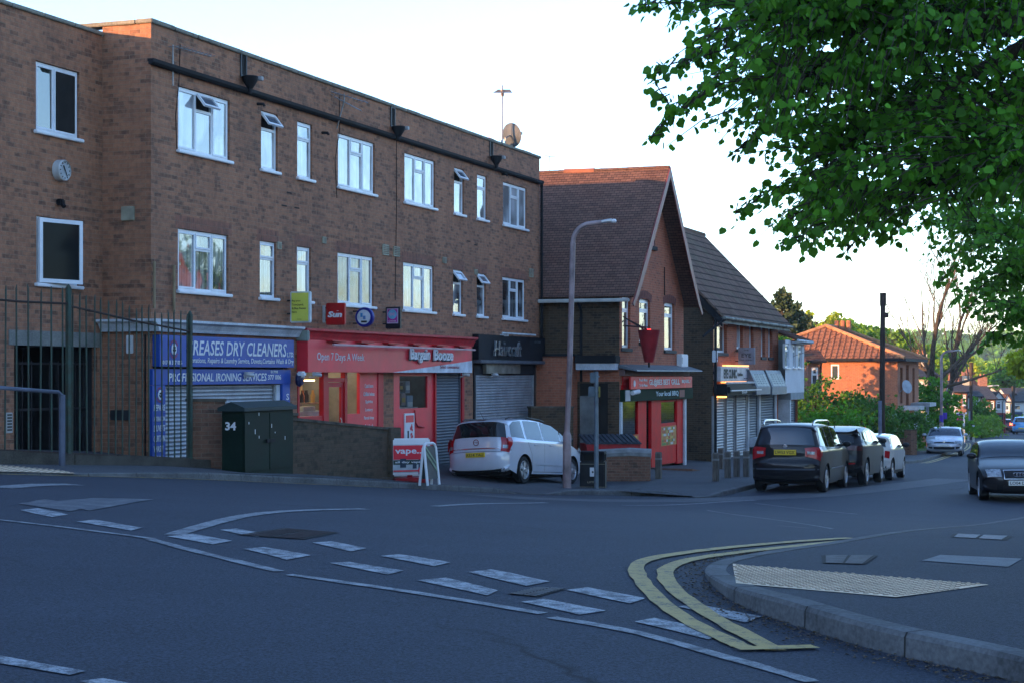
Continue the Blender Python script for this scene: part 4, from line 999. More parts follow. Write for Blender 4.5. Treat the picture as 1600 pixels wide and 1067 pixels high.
# wall clock on the wing
x, z = FR.px(95, 267, wy-.05); o = FR.thing("wall_clock", "round white clock on the left wing between the two windows", "clock", x, wy, z-.25)
M = Matrix.Translation((0,0,z)) @ Matrix.Rotation(R(90),4,'X')
r_ = .5*(FR.px(95,251,wy)[1]-FR.px(95,284,wy)[1])
mb = MB(); mb.lathe([(r_,0),(r_,.13),(r_*.9,.15),(r_*.9,.13),(0,.13)], 32, M, cap=False); mb.build("case", mat("clock_white", (.55,.57,.57), .4), o, smooth=True, fixn=False)
mb = MB(); mb.lathe([(r_*.88,.132),(0,.133)], 32, M, cap=False); mb.build("dial", mat("clock_dial", (.42,.45,.46), .4), o)
mb = MB()
for k in range(12): a = R(30*k); mb.tube([(r_*.68*math.cos(a),-.137,z+r_*.68*math.sin(a)),(r_*.8*math.cos(a),-.137,z+r_*.8*math.sin(a))], .010, 4)
mb.build("hour_mark", M_ink, o)
mb = MB(); mb.tube([(0,-.142,z),(-r_*.25,-.142,z+r_*.42)], .012, 4); mb.build("hand", M_ink, o); mb = MB(); mb.tube([(0,-.146,z),(r_*.3,-.146,z-r_*.55)], .009, 4); mb.build("hand", M_ink, o)
x, z = FR.px(90, 316, wy); o = FR.thing("security_light", "small black lamp on the wing under the clock", "lamp", x, wy, z-.1); mb = MB(); mb.box(-.06,.06,-.12,0,z-.06,z+.05,.02); mb.build("housing", M_black, o); mb = MB(); mb.tube([(0,-.06,z),(0,-.14,z-.09)],.04,8); mb.build("lens", M_black, o)
x, z = FR.px(12, 645, wy); o = FR.thing("intercom_panel", "pale door entry panel left of the dark gateway", "intercom", x, wy, FR.px(12,676,wy)[1])
z0, z1 = FR.px(12,676,wy)[1], FR.px(12,644,wy)[1]; mb = MB(); mb.box(-.08,.10,-.03,0,z0,z1,.008); mb.build("plate", M_grey, o); mb = MB()
for k in range(6): mb.box(-.05,.07,-.036,-.03,z0+.04+k*.05,z0+.065+k*.05)
mb.build("button", M_ink, o)
# ------------------------------------------------------------------ gabled grill house
B_red = brick("red_brick", (.46,.135,.066), (.32,.092,.048), (.16,.06,.04), (.40,.28,.18), darkbias=.8, stain=.3)
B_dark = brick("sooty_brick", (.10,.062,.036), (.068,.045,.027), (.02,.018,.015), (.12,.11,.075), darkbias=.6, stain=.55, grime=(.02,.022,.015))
B_orange = brick("orange_brick", (.42,.14,.075), (.34,.11,.06), (.2,.07,.045), (.30,.22,.15), darkbias=.85, stain=.2)
B_arch = brick("arch_brick", (.22,.06,.04), (.15,.045,.035), (.08,.03,.03), (.12,.09,.07), bw=.075, rh=.3, offset=0)
def tiles(name, c1, c2, bw, rh, dark, bmp=.03, moss=(.10,.10,.06), ms=.012, step=.14):
    m, nt, bs = _new(name); bs.inputs["Roughness"].default_value = .85; bs.inputs["Specular IOR Level"].default_value = .0
    uv = nt.nodes.new("ShaderNodeUVMap").outputs[0]
    b = N(nt, "ShaderNodeTexBrick", Scale=1.0); b.offset = .5
    b.inputs["Brick Width"].default_value = bw; b.inputs["Row Height"].default_value = rh; b.inputs["Mortar Size"].default_value = ms/2; b.inputs["Mortar Smooth"].default_value = .3
    b.inputs["Color1"].default_value = (0,0,0,1); b.inputs["Color2"].default_value = (1,1,1,1); b.inputs["Bias"].default_value = 0
    nt.links.new(uv, b.inputs["Vector"])
    c = mixc(nt, b.outputs["Color"], c1, c2); c = mixc(nt, ramp(nt, noise(nt, uv, .7, 5, .65), .5, .8), c, moss)
    sep = N(nt, "ShaderNodeSeparateXYZ"); nt.links.new(uv, sep.inputs[0])
    w = N(nt, "ShaderNodeMath", operation='DIVIDE'); nt.links.new(sep.outputs[1], w.inputs[0]); w.inputs[1].default_value = rh
    fr = N(nt, "ShaderNodeMath", operation='FRACT'); nt.links.new(w.outputs[0], fr.inputs[0])
    c = mixc(nt, ramp(nt, fr.outputs[0], step*.5, step, (1,1,1), (0,0,0)), c, dark); c = mixc(nt, b.outputs["Fac"], c, dark)
    nt.links.new(c, bs.inputs["Base Color"])
    inv = N(nt, "ShaderNodeMath", operation='SUBTRACT'); inv.inputs[0].default_value = 1; nt.links.new(fr.outputs[0], inv.inputs[1])
    ad = N(nt, "ShaderNodeMath", operation='MULTIPLY_ADD'); nt.links.new(b.outputs["Color"], ad.inputs[0]); ad.inputs[1].default_value = .25; nt.links.new(inv.outputs[0], ad.inputs[2])
    bump(nt, bs, ad.outputs[0], bmp, .8); return m
T_plain = tiles("plain_clay_tiles", (.175,.095,.07), (.11,.065,.05), .17, .11, (.02,.016,.018), moss=(.15,.07,.05))
T_conc = tiles("concrete_tiles", (.19,.125,.095), (.14,.092,.072), .30, .38, (.05,.04,.035), .06, moss=(.14,.125,.085), ms=.004, step=.24)
T_slate = tiles("slate_tiles", (.10,.10,.105), (.07,.07,.075), .25, .2, (.03,.03,.03), .015)
T_brown = tiles("brown_clay_tiles", (.13,.07,.05), (.09,.05,.04), .3, .3, (.03,.02,.02), .04)
GF = Frame(3.11, 50.0, STREET); GW = 7.2
GB = GF.thing("gabled_house", "steep red brick gabled house with a grill takeaway below and brown tiled roof", "house", 0, 0, -2.9)
gX = lambda p, y=0: GF.sx(p, y); gZ = lambda p, q, y=0: GF.px(p, q, y)[1]
EZ, AZ, AX = 2.20, 6.28, GW/2
slope = (AZ-EZ)/(AX+.30)
gw = [(gX(969.5), gX(985), gZ(980,532), gZ(980,460)), (gX(999), gX(1016), gZ(1005,517), gZ(1005,462)), (gX(1038), gX(1054), gZ(1045,537), gZ(1045,466))]
gw = [(max(a,.15), b, .78 if i != 1 else .98, 2.28) for i, (a, b, c, d) in enumerate(gw)]
GS = (.12, gX(1068), -3.2, -.05)
mb = MB(); wallholes(mb, 0, GW, -3.2, EZ+.2, gw+[GS], 0, .14)
tw = (gX(1011.5), gX(1021.5)); tz0, tz1 = gZ(1016,384), gZ(1016,352)
def gz(x): return EZ-.12 + slope*(min(x, GW-x)+.30)
mb.quad((0,0,EZ+.2),(GW,0,EZ+.2),(GW,0,gz(GW)),(AX,0,gz(AX)),(0,0,max(gz(0),EZ+.21)))
mb.build("wall", B_red, GB)
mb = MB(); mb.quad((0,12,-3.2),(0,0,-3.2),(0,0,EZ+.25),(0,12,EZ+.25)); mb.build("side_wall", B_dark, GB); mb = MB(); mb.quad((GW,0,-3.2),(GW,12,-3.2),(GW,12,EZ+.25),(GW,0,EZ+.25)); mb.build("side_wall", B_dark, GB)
mb = MB(); mb.box(-.012, .22, -.012, .0, -.3, EZ+.1); mb.build("brick_pier", B_red, GB)
def roofslab(mb, pts, th=.07):
    n = Vector(pts[1])-Vector(pts[0]); n = n.cross(Vector(pts[2])-Vector(pts[0])).normalized()
    if n.z < 0: n = -n
    lo = [Vector(p) for p in pts]; hi = [p+n*th for p in lo]; mb.quad(*hi); mb.quad(*lo[::-1])
    for i in range(len(pts)): j = (i+1) % len(pts); mb.quad(lo[i], lo[j], hi[j], hi[i])
FO = -.52
mb = MB(); roofslab(mb, [(-.30,FO,EZ),(-.30,12,EZ),(AX,12,AZ),(AX,FO,AZ)]); mb.build("roof", T_plain, GB, fixn=True)
mb = MB(); roofslab(mb, [(GW+.30,12,EZ),(GW+.30,FO,EZ),(AX,FO,AZ),(AX,12,AZ)]); mb.build("roof", T_plain, GB, fixn=True)
mb = MB(); k = FO
while k < 11.6:
    mb.tube([(AX,k,AZ+.06),(AX,k+.44,AZ+.065)], .085, 8); k += .45
rg = mb.build("ridge", T_plain, GB, smooth=True); 
x = 5.2
mb = MB(); mb.tube([(AX,1.9,AZ+.07),(AX,2.9,AZ+.08)], .095, 8); mb.build("ridge_repair", mat("new_orange_tile", (.26,.10,.06), .8), GB, smooth=True)
M_barge = mat("dull_red_bargeboard", (.22,.055,.055), .5, var=.3, scale=3)
mb = MB()
for s in (-1, 1):
    xo = AX+s*(AX+.34); xi = AX
    P = [(xi, AZ+.10), (AX+s*(AX-.9), EZ+1.25), (AX+s*(AX+.02), EZ+.26), (xo+s*.14, EZ-.18), (xo+s*.02, EZ-.26), (AX+s*(AX-.12), EZ+.08), (AX+s*(AX-1.08), EZ+1.05), (xi, AZ-.22)]
    mb.prism(P, lambda x, z: (x, FO-.035, z), lambda x, z: (x, FO+.0, z))
mb.build("bargeboard", M_barge, GB, fixn=True)
mb = MB(); mb.box(-.42, -.30, -.40, 2.6, EZ-.12, EZ-.02, .02); mb.box(-.30, 0, -.3, 12, EZ-.10, EZ-.04); mb.build("eaves_board", mat("pale_eaves_paint", (.45,.46,.44), .6, var=.2), GB)
mb = MB(); mb.tube([(-.36,1.15,EZ-.1),(-.05,1.15,EZ-.35),(-.05,1.15,-.2)], .04, 8); mb.build("drainpipe", M_black, GB, smooth=True)
M_goldglass = glass("curtained_glass", (.10,.11,.10), 2.0, .03, .02)
for i, (a, b, c, d) in enumerate(gw):
    w = window(GB, a, b, c, d, 0, 'narrow', M_goldglass, (), sill=False, fw=.075, back=.08, th=.28, splits=None)
    mb = MB(); mb.box(a-.08, b+.08, -.06, .1, c-.11, c-.01, .015); mb.build("sill", mat("dark_sill", (.05,.05,.05), .7), w)
    mb = MB(); n = 7; cx = (a+b)/2; hw = (b-a)/2+.12
    for k in range(n):
        t0, t1 = -1+2*k/n, -1+2*(k+1)/n-.03
        f = lambda t, r: (cx+t*hw*(1+r*.12), -.006, d-.10+.12*(1-t*t)+r*.24)
        mb.quad(f(t0,0), f(t1,0), f(t1,1), f(t0,1))
    mb.build("arch", B_arch, w)
a, b = tw
mb = MB(); mb.box(a, b, -.012, .03, tz0, tz1); o = mb.build("blind_window", mat("dull_red_panel", (.24,.07,.07), .5), GB); mb = MB(); mb.box(a-.12, b+.15, -.09, .02, tz0-.13, tz0-.01, .01); mb.build("sill", M_black, o)
mb = MB(); mb.box(b+.01, b+.09, -.02, .02, tz0, tz1+.05); mb.quad((a-.05,-.008,tz1+.01),(b+.1,-.008,tz1+.01),(b+.1,-.008,tz1+.2),(a-.05,-.008,tz1+.2)); mb.build("arch", B_arch, o)
mb = MB(); mb.tube([(gX(1036),-.05,gZ(1036,418)),(gX(1036),-.05,gZ(1036,462))], .02, 6); mb.build("wall_rod", M_black, GB)
# low extension and side door canopy
mb = MB(); mb.box(-.5, -.001, 1.28, 7, -3.1, .53); mb.build("extension", B_orange, GB)
mb = MB(); mb.box(-.56, .0, 1.2, 7, .53, .60); mb.box(-.45, .03, -.02, 1.22, .33, .55, .02); mb.build("flat_roof", M_black, GB)
mb = MB(); mb.box(-.40, .0, .02, 1.2, .14, .325); mb.build("canopy_board", M_wcor, GB)
mb = MB(); mb.quad((-.004,1.2,-2.9),(-.004,.35,-2.9),(-.004,.35,-.25),(-.004,1.2,-.25)); mb.build("side_doorway", M_wood, GB)
mb = MB(); mb.box(-.08, -.03, .75, 1.18, -2.9, -.62); mb.build("door_board", mat("grey_board", (.16,.17,.17), .7), GB)
mb = MB(); mb.quad((-.003,1.3,-.2),(-.003,.0,-.2),(-.003,.0,.14),(-.003,1.3,.14)); mb.build("brick_band", B_orange, GB)
# shopfront
fz = lambda p, q, y=-.1: GF.px(p, q, y)[1]
mb = MB(); mb.prism([(0,.30),(-.55,.14),(-.56,.10),(0,.20)], lambda y, z: (-.1,y,z), lambda y, z: (gX(1072),y,z)); mb.build("lead_canopy", mat("grey_lead_sheet", (.14,.155,.17), .55, .1, var=.3), GB, fixn=True)
mb = MB(); mb.box(-.02, gX(1070), -.16, 0, -.03, .16); mb.build("shopfront_header", mat("brown_weathered_panel", (.16,.09,.08), .7), GB)
o = GF.thing("shop_sign", "red grill takeaway fascia with curly white lettering", "shop sign", gX(974), -.2, -.42)
zt, zb_ = fz(1000,588), fz(1000,607); fw_ = gX(1071)-gX(974); mb = MB(); mb.box(0, fw_, -.03, .03, zb_, zt, .01); mb.build("board", mat("bright_red_fascia", (.75,.03,.03), .5), o)
hh = zt-zb_
text("GL@BES BEST GRILL", fw_*.50, hh*.62, (fw_*.27, -.036, zb_+hh*.18), M_wht, o, bold=.02, shear=-.1)
text("BBQ/GRILL  !", fw_*.16, hh*.35, (fw_*.81, -.036, zb_+hh*.38), M_wht, o, bold=.02)
text("Fresh Meat", fw_*.12, hh*.22, (fw_*.12, -.036, zb_+hh*.62), M_wht, o, bold=.02); text("To Go Please", fw_*.12, hh*.22, (fw_*.12, -.036, zb_+hh*.2), M_wht, o, bold=.02)
mb = MB(); mb.lathe([(.10,0),(.10,.01)], 14, Matrix.Translation((fw_*.05,-.03,zb_+hh*.45)) @ Matrix.Rotation(R(90),4,'X')); mb.build("emblem", M_wht, o)
o = GF.thing("shop_sign", "dark green board reading Your local BBQ above the grill window", "shop sign", .02, -.1, -.80)
zt2, zb2 = zb_-.01, fz(1000,626); fw2 = gX(1076)-.02; mb = MB(); mb.box(0, fw2, -.05, .1, zb2, zt2, .01); mb.build("board", mat("dark_green_board", (.01,.03,.015), .7, spec=.05), o)
hh = zt2-zb2; text("Your local BBQ", fw2*.34, hh*.5, (fw2*.42, -.056, zb2+hh*.28), mat("pale_blue_lettering", (.42,.58,.66), .5), o, bold=.02)
mb = MB(); mb.box(.05, .5, -.075, -.05, zb2+.02, zt2-.02); mb.build("grey_box", M_grey, o); mb = MB(); mb.tube([(.55,-.12,zt2-.1),(.95,-.2,zt2-.06)], .07, 8); mb.build("lamp", M_wht, o, smooth=True)
mb = MB(); mb.box(fw2*.78, fw2*.86, -.053, -.05, zb2+.06, zt2-.06); mb.build("brown_square", mat("brown_red_square", (.22,.06,.05), .6), o)
ZB = -2.88
mb = MB(); mb.box(-.02, .12, -.06, .0, ZB-.2, zb2); mb.build("post", M_wcor, GB); mb = MB(); mb.box(gX(1067), gX(1070), -.06, .0, ZB-.2, zb2); mb.build("post", M_wcor, GB)
opening_back(.13, gX(1068)-.01, ZB, -.02, 3.5, mat("grill_interior_wall", (.46,.38,.24), .8), GB)
gx = [gX(p) for p in (973,997,1010,1018,1033,1058,1067)]
M_gred = mat("glossy_red_joinery", (.62,.012,.016), .5, var=.15, spec=.05)
mb = MB(); mb.box(gx[1], gx[2], .0, .10, ZB, zb2); mb.box(gx[3], gx[4], .0, .10, ZB, zb2); mb.box(gx[5], gx[6], .0, .10, ZB, zb2); mb.box(gx[0], gx[1], .0, .09, ZB, fz(980,680,0)); mb.box(gx[0]-.03, gx[6], .0, .12, zb2, .0)
mb.box(gx[0], gx[0]+.05, .02, .09, ZB, zb2); mb.build("shopfront_frame", M_gred, GB)
mb = MB(); mb.quad((gx[0],.05,fz(980,680,0)),(gx[1],.05,fz(980,680,0)),(gx[1],.05,zb2),(gx[0],.05,zb2)); mb.build("shop_window", M_clear, GB)
mb = MB(); mb.quad((gx[2],.3,ZB),(gx[3],.3,ZB),(gx[3],.3,-1.9),(gx[2],.3,-1.9)); mb.build("brown_dado", mat("brown_dado_paint", (.10,.04,.035), .6), GB)
mb = MB(); dz = fz(1045,663,0); bars(mb, gx[4], gx[5], dz, zb2-.02, .03, .08, .06); mb.box(gx[4], gx[5], .03, .08, ZB+.05, dz-.001); do = mb.build("door", M_gred, GB)
mb = MB(); mb.quad((gx[4]+.06,.055,dz+.06),(gx[5]-.06,.055,dz+.06),(gx[5]-.06,.055,zb2-.08),(gx[4]+.06,.055,zb2-.08)); mb.build("pane", M_clear, do)
o = GF.thing("menu_poster", "bright food picture menu stuck on the red takeaway door", "poster", gx[4]+.05, .02, -2.2)
pw = gx[5]-gx[4]-.1; p0, p1 = fz(1045,695,0), fz(1045,665,0)
mb = MB(); mb.box(0, pw, -.01, .009, p0, p1); mb.build("sheet", mat("orange_poster", (.5,.22,.05), .6), o)
for nm, c, off in (("food_print", (.45,.1,.03), 0), ("food_print", (.55,.42,.10), 1), ("food_print", (.12,.25,.05), 2), ("food_print", (.6,.6,.55), 3)):
    mb = MB()
    for r_ in range(6):
        for q in range(9):
            if random.random() < .30:
                a, b = pw*(.06+.09*q), p0+(p1-p0)*(.04+.155*r_); mb.box(a, a+pw*.08, -.0125-off*.0008, -.011, b, b+(p1-p0)*.12)
    mb.build(nm, mat("food_%d" % off, c, .6), o)
o = GF.thing("menu_poster", "yellow and white price posters low in the grill window", "poster", gx[0]+.1, .02, -2.6)
mb = MB(); q0, q1 = fz(985,720,0), fz(985,679,0); mb.box(.0, gx[1]-gx[0]-.1, -.04, -.02, q0, q1); mb.build("sheet", mat("orange_red_poster", (.5,.10,.03), .6), o)
mb = MB(); mb.box(.45, .8, -.05, -.041, q0+.1, q1-.15); mb.build("price_list", M_wht, o); mb = MB(); mb.box(1.0, 1.3, -.05, -.041, q1-.3, q1-.05); mb.box(.05,.3,-.05,-.041,q0+.3,q0+.5); mb.build("yellow_print", mat("yellow_print", (.6,.4,.03), .6), o)
# the big red cone hanging over the canopy
x, zc1 = GF.px(1014, 517, -.6); _, zc0 = GF.px(1014, 566, -.6)
o = GF.thing("cone_sign", "big red tapered bucket shape hung above the grill canopy", "hanging sign", x, -.6, zc0)
mb = MB(); mb.lathe([(.0,zc0),(.13,zc0),(.16,zc0+.1),(.33,zc1),(.34,zc1+.02),(.30,zc1+.02),(.28,zc1-.1),(0,zc1-.15)], 20, cap=False); mb.build("cone", mat("deep_red_plastic", (.30,.025,.03), .4, var=.25), o, smooth=True, fixn=False)
mb = MB(); mb.tube([(0,0,zc0-.14),(0,0,zc0)], .03, 6); mb.build("spigot", M_black, o)
mb = MB(); mb.tube([(-1.1,.45,zc1+.38),(-.1,.1,zc1+.02)], .022, 5); mb.tube([(-1.1,.45,zc1+.12),(.1,.0,zc1+.10)], .022, 5); mb.tube([(.1,.6,zc1+.3),(.1,0,zc1)], .022, 5); mb.build("bracket", M_black, o)
mb = MB(); mb.tube([(0,0,zc1-.1),(0,0,zc1+.05)], .05, 8); mb.build("red_lamp", emis("small_red_lamp", (1,.02,.02), 1.5), o)
x0, z1 = GF.px(1057, 553, -.0); x1, z0 = GF.px(1067, 573, -.0)
o = GF.thing("alarm_box", "tall white alarm box at the right edge of the gabled brick front", "alarm box", x0, 0, z0); mb = MB(); mb.box(0, (x1-x0), -.18, 0, z0, z1, .02); mb.build("case", M_wht, o); mb = MB(); mb.box(.02, .1, -.185, -.181, z0+.1, z1-.1); mb.build("label_strip", M_grey, o)
o = GF.thing("tv_aerial", "thin aerial on the ridge of the brown tiled gable roof", "aerial", AX, 3.4, AZ)
mb = MB(); mb.tube([(0,0,AZ+.05),(0,0,AZ+.62)], .015, 5); mb.build("mast", M_aer, o); yagi(o, (0,0,AZ+.6), (.8,.5,.15), .5, 6, .15)

# ------------------------------------------------------------------ optician's brick house
EF = Frame(7.05, 60.6, STREET); EW = 11.2
EB = EF.thing("optician_house", "brick house with a wide tiled roof and shuttered optician's shop", "house", 0, 0, -3.1)
eX = lambda p, y=0: EF.sx(p, y); eZ = lambda p, q, y=0: EF.px(p, q, y)[1]
ew = [(eX(1115.5), eX(1136), .78, 2.05), (eX(1151), eX(1161), .95, 1.98), (eX(1170.5), eX(1177.5), .95, 1.85), (eX(1189), eX(1195.5), .70, 1.85), (eX(1200.5), eX(1207), .70, 1.85)]
ES = (.1, eX(1211), -3.6, -.62)
mb = MB(); wallholes(mb, 0, EW, -3.6, 2.15, ew+[ES], 0, .22); mb.build("wall", B_red, EB)
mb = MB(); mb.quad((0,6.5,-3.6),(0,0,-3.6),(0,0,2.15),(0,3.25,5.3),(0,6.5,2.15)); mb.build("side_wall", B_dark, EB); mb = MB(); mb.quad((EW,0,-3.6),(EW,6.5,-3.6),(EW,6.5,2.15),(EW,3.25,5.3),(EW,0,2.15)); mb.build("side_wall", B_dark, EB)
mb = MB(); roofslab(mb, [(-.35,-.42,1.98),(EW+.35,-.42,1.98),(EW+.35,3.26,5.78),(-.35,3.26,5.78)]); mb.build("roof", T_conc, EB, fixn=True)
mb = MB(); roofslab(mb, [(EW+.35,6.9,1.98),(-.35,6.9,1.98),(-.35,3.26,5.78),(EW+.35,3.26,5.78)]); mb.build("roof", T_conc, EB, fixn=True)
mb = MB(); k = -.35
while k < EW+.2: mb.tube([(k,3.26,5.84),(k+.42,3.26,5.845)], .10, 8); k += .43
mb.build("ridge", T_conc, EB, smooth=True)
mb = MB(); mb.tube([(-.38,-.50,1.96),(EW+.38,-.50,1.94)], .06, 8); mb.box(-.37, EW+.36, -.42, -.38, 1.78, 1.98); mb.build("gutter", mat("pale_worn_gutter", (.26,.26,.22), .7, var=.5, scale=1.5), EB)
mb = MB(); mb.tube([(-.3,-.5,1.9),(-.9,-.1,1.5),(-1.2,.05,1.3)], .045, 6); mb.tube([(-.05,-.1,1.9),(-.05,-.1,-3.4)], .05, 8); mb.prism([(-.42,1.94),(3.26,5.75),(3.26,5.45),(-.42,1.64)], lambda y, z: (-.39,y,z), lambda y, z: (-.35,y,z)); mb.build("bargeboard", M_black, EB)
for i, (a, b, c, d) in enumerate(ew):
    w = window(EB, a, b, c, d, 0, 'narrow' if i == 0 else 'plain', M_goldglass if i == 0 else M_glass, (1,) if i == 0 else (), sill=False, fw=.07, back=.12, th=.25)
    mb = MB(); mb.box(a-.06, b+.08, -.05, .1, c-.12, c-.005, .01); mb.build("sill", MATS["dark_sill"], w)
mb = MB(); mb.box(0, EW, -.02, -.001, .02, .12); mb.box(0, EW, -.02, -.001, -.22, -.18); mb.build("string_course", M_black, EB)
x0, z1 = EF.px(1112, 547); x1, z0 = EF.px(1116, 566)
o = EF.thing("alarm_box", "slim white alarm box on the optician's wall under its first window", "alarm box", x0+.05, 0, z0); mb = MB(); mb.box(0, .35, -.12, 0, z0, z1, .02); mb.build("case", M_wht, o); mb = MB(); mb.box(.05, .3, -.125, -.121, z0+.1, z0+.15); mb.build("label_strip", M_blue, o)
# shop: signs, awning box, shutters
z1, z0 = eZ(1140,571,-.2), eZ(1140,597,-.2)
o = EF.thing("shop_sign", "pale optician's fascia with black capitals and orange backlit edges", "shop sign", .05, -.2, z0)
w_ = eX(1168,-.2)-.05; mb = MB(); mb.box(0, w_, -.06, .2, z0+.04, z1-.03, .02); mb.build("board", mat("pale_pink_sign", (.55,.50,.50), .5), o)
hh = z1-z0; text("EYE CLINIC", w_*.44, hh*.56, (w_*.10, -.068, z0+hh*.24), M_ink, o, bold=.04); text("Opticians", w_*.19, hh*.28, (w_*.57, -.068, z0+hh*.32), M_ink, o, bold=.03)
text("01708", w_*.10, hh*.10, (w_*.88, -.068, z0+hh*.72), M_ink, o, bold=.03); text("eye clinic", w_*.16, hh*.08, (w_*.80, -.068, z0+hh*.2), M_ink, o, bold=.03)
mb = MB(); mb.box(w_*.2, w_, -.05, .1, z1-.028, z1+.03); mb.box(w_*.15, w_, -.05, .1, z0-.02, z0+.035); mb.build("backlight", emis("orange_backlight", (1,.42,.12), .32), o)
z2 = eZ(1140,618,-.4)
o = EF.thing("awning_box", "black folded awning box with a thin white edge over the optician's shutters", "awning", .0, -.1, z2)
w_ = eX(1180,-.4); mb = MB(); mb.box(-.05, w_, -.5, .1, z2+.02, z0-.05, .10); mb.build("housing", M_hb, o); mb = MB(); mb.box(.1, w_, -.55, -.5, z0-.30, z0-.26); mb.build("white_edge", M_wht, o); mb = MB(); mb.tube([(0,-.4,z0-.02),(w_,-.4,z0-.02)], .05, 8); mb.build("roller", M_grey, o)
text("EX28", w_*.16, .13, (w_*.38, -.505, z2+.08), M_wht, o, bold=.02)
mb = MB(); mb.box(.4, .8, -.3, .0, z2-.06, z2-.01); o2 = mb.build("doorway_lamp", emis("orange_doorway_lamp", (1,.4,.08), .9), None); w = EF.world(0,0); o2.location = (w.x, w.y, 0); o2.rotation_euler = (0,0,STREET); tag(o2, "small orange lamp glowing at the top of the first optician's shutter", "lamp")
zz = -.62
mb = MB(); mb.quad((.1,.2,-3.6),(eX(1211),.2,-3.6),(eX(1211),.2,zz),(.1,.2,zz)); mb.build("shopfront_backing", M_wood, EB)
shutter(EB, eX(1114.5), eX(1131), -3.2, z2, .02, M_alu, .10, .03); shutter(EB, eX(1136), eX(1147), -3.2, z2, .05, M_alu, .10, .03); shutter(EB, eX(1150), eX(1165), -3.2, z2, .02, M_alu, .10, .03)
shutter(EB, eX(1169), eX(1183), -2.45, zz, .05, M_darksh, .10, .03); shutter(EB, eX(1189.5), eX(1209), -2.9, zz, .05, M_darksh, .10, .03)
for a_, b_ in ((1166.5,1168.5),(1184,1186.5),(1209.5,1211.5)): mb = MB(); mb.box(eX(a_), eX(b_), -.06, .05, -3.2, zz); mb.build("post", M_wcor, EB)
mb = MB(); mb.box(eX(1169), eX(1183.5), -.35, .0, -2.75, -2.40, .03); mb.build("stall_riser_box", M_wcor, EB)
for p0, p1, lab in ((1171,1193,"first slanted pale sign panel beside the optician's fascia"), (1196,1219,"second slanted pale sign panel at the far end of the brick house")):
    z1_, z0_ = eZ(p0,580,-.35), eZ(p0,604,-.35); o = EF.thing("shop_sign", lab, "shop sign", eX(p0,-.35), -.1, eZ(p0,616,-.35))
    w_ = eX(p1,-.35)-eX(p0,-.35); zl = eZ(p0,616,-.35)
    mb = MB(); mb.prism([(-.1,z1_+.05),(-.25,z1_+.05),(-.52,z0_),(-.52,zl),(-.1,zl)], lambda y, z: (0,y,z), lambda y, z: (w_,y,z)); mb.build("case", mat("grey_sign_case", (.15,.17,.20), .5), o, fixn=True)
    f = lambda u, v: (w_*u, -.26-.27*(1-v)-.008, z1_+(z0_-z1_)*(1-v))
    mb = MB(); mb.quad(f(.08,.06), f(.92,.06), f(.92,.96), f(.08,.96)); mb.build("panel", mat("cream_sign_panel", (.42,.44,.38), .6), o)
    mb = MB(); f = lambda u, v: (w_*u, -.26-.27*(1-v)-.014, z1_+(z0_-z1_)*(1-v))
    for k in range(4):
        for q in range(5): u = .18+.18*k; v = .2+.14*q; mb.quad(f(u,v), f(u+.11,v), f(u+.11,v+.07), f(u,v+.07))
    mb.build("lettering", mat("dim_grey_lettering", (.20,.22,.22), .6), o)
x, z1 = EF.px(1152.5, 543, -.1); _, z0 = EF.px(1152.5, 569, -.1)
o = EF.thing("projecting_sign", "square grey projecting sign reading EYE on the optician's wall", "projecting sign", x, 0, z0)
mb = MB(); mb.box(0, .1, -.12-.62, -.12, z0, z1, .01); mb.build("box", mat("grey_blue_sign", (.22,.26,.32), .5), o); mb = MB(); mb.box(.03,.07,-.12,0,z0+.1,z0+.13); mb.box(.03,.07,-.12,0,z1-.13,z1-.1); mb.build("bracket", M_black, o)
M = Matrix.Translation((0,-.12,0)) @ Matrix.Rotation(R(-90),4,'Z')
text("EYE", .36, .14, (.13,-.006,(z0+z1)/2-.05), M_ink, o, M, bold=.01); text("EYE CLINIC", .5, .05, (.06,-.006,z0+.13), M_ink, o, M); text("THE", .2, .05, (.2,-.006,z1-.12), M_ink, o, M)
for p, q, l in ((1171,418,"nearer of two thin aerials behind the wide tiled roof"),(1192,436,"farther of two thin aerials behind the wide tiled roof")):
    v = px3(p, q, 78); o = empty("tv_aerial", (v.x, v.y, 0), 0, l, "aerial", None, 1.5); mb = MB(); mb.tube([(0,0,1.5),(0,0,v.z)], .02, 5); mb.build("mast", M_aer, o); yagi(o, (0,0,v.z), (1,.2,.15), 1.2, 5, .35, .012)

# ------------------------------------------------------------------ white rendered house next to it
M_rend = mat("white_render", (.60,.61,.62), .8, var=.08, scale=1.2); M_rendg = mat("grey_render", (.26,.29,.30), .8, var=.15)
WB = EF.thing("rendered_house", "pale rendered house with a jutting upper storey and a garage shutter", "house", EW+.15, 0, -3.4)
def wX(p, y): return EF.sx(p, y)-(EW+.15)
X1 = wX(1256.5, -.5)
z1, z0 = eZ(1240,532,-.5), eZ(1240,613,-.5)
wn_ = [(wX(a,-.5), wX(b,-.5), .28, 1.25) for a, b in ((1227,1233.5),(1239,1243.5),(1247.5,1253.5))]
mb = MB(); wallholes(mb, 0, X1, z0, z1, wn_, -.5, .1); mb.quad((X1,-.5,z0),(X1,5,z0),(X1,5,z1),(X1,-.5,z1)); mb.quad((0,-.5,z0),(X1,-.5,z0),(X1,.1,z0),(0,.1,z0)); mb.build("wall", M_rend, WB, fixn=False)
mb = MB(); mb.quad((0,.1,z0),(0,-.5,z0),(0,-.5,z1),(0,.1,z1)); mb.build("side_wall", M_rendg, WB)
for a, b, c, d in wn_: window(WB, a, b, c, d, -.5, 'narrow', M_glass, (), True, fw=.06, back=.05, th=.3)
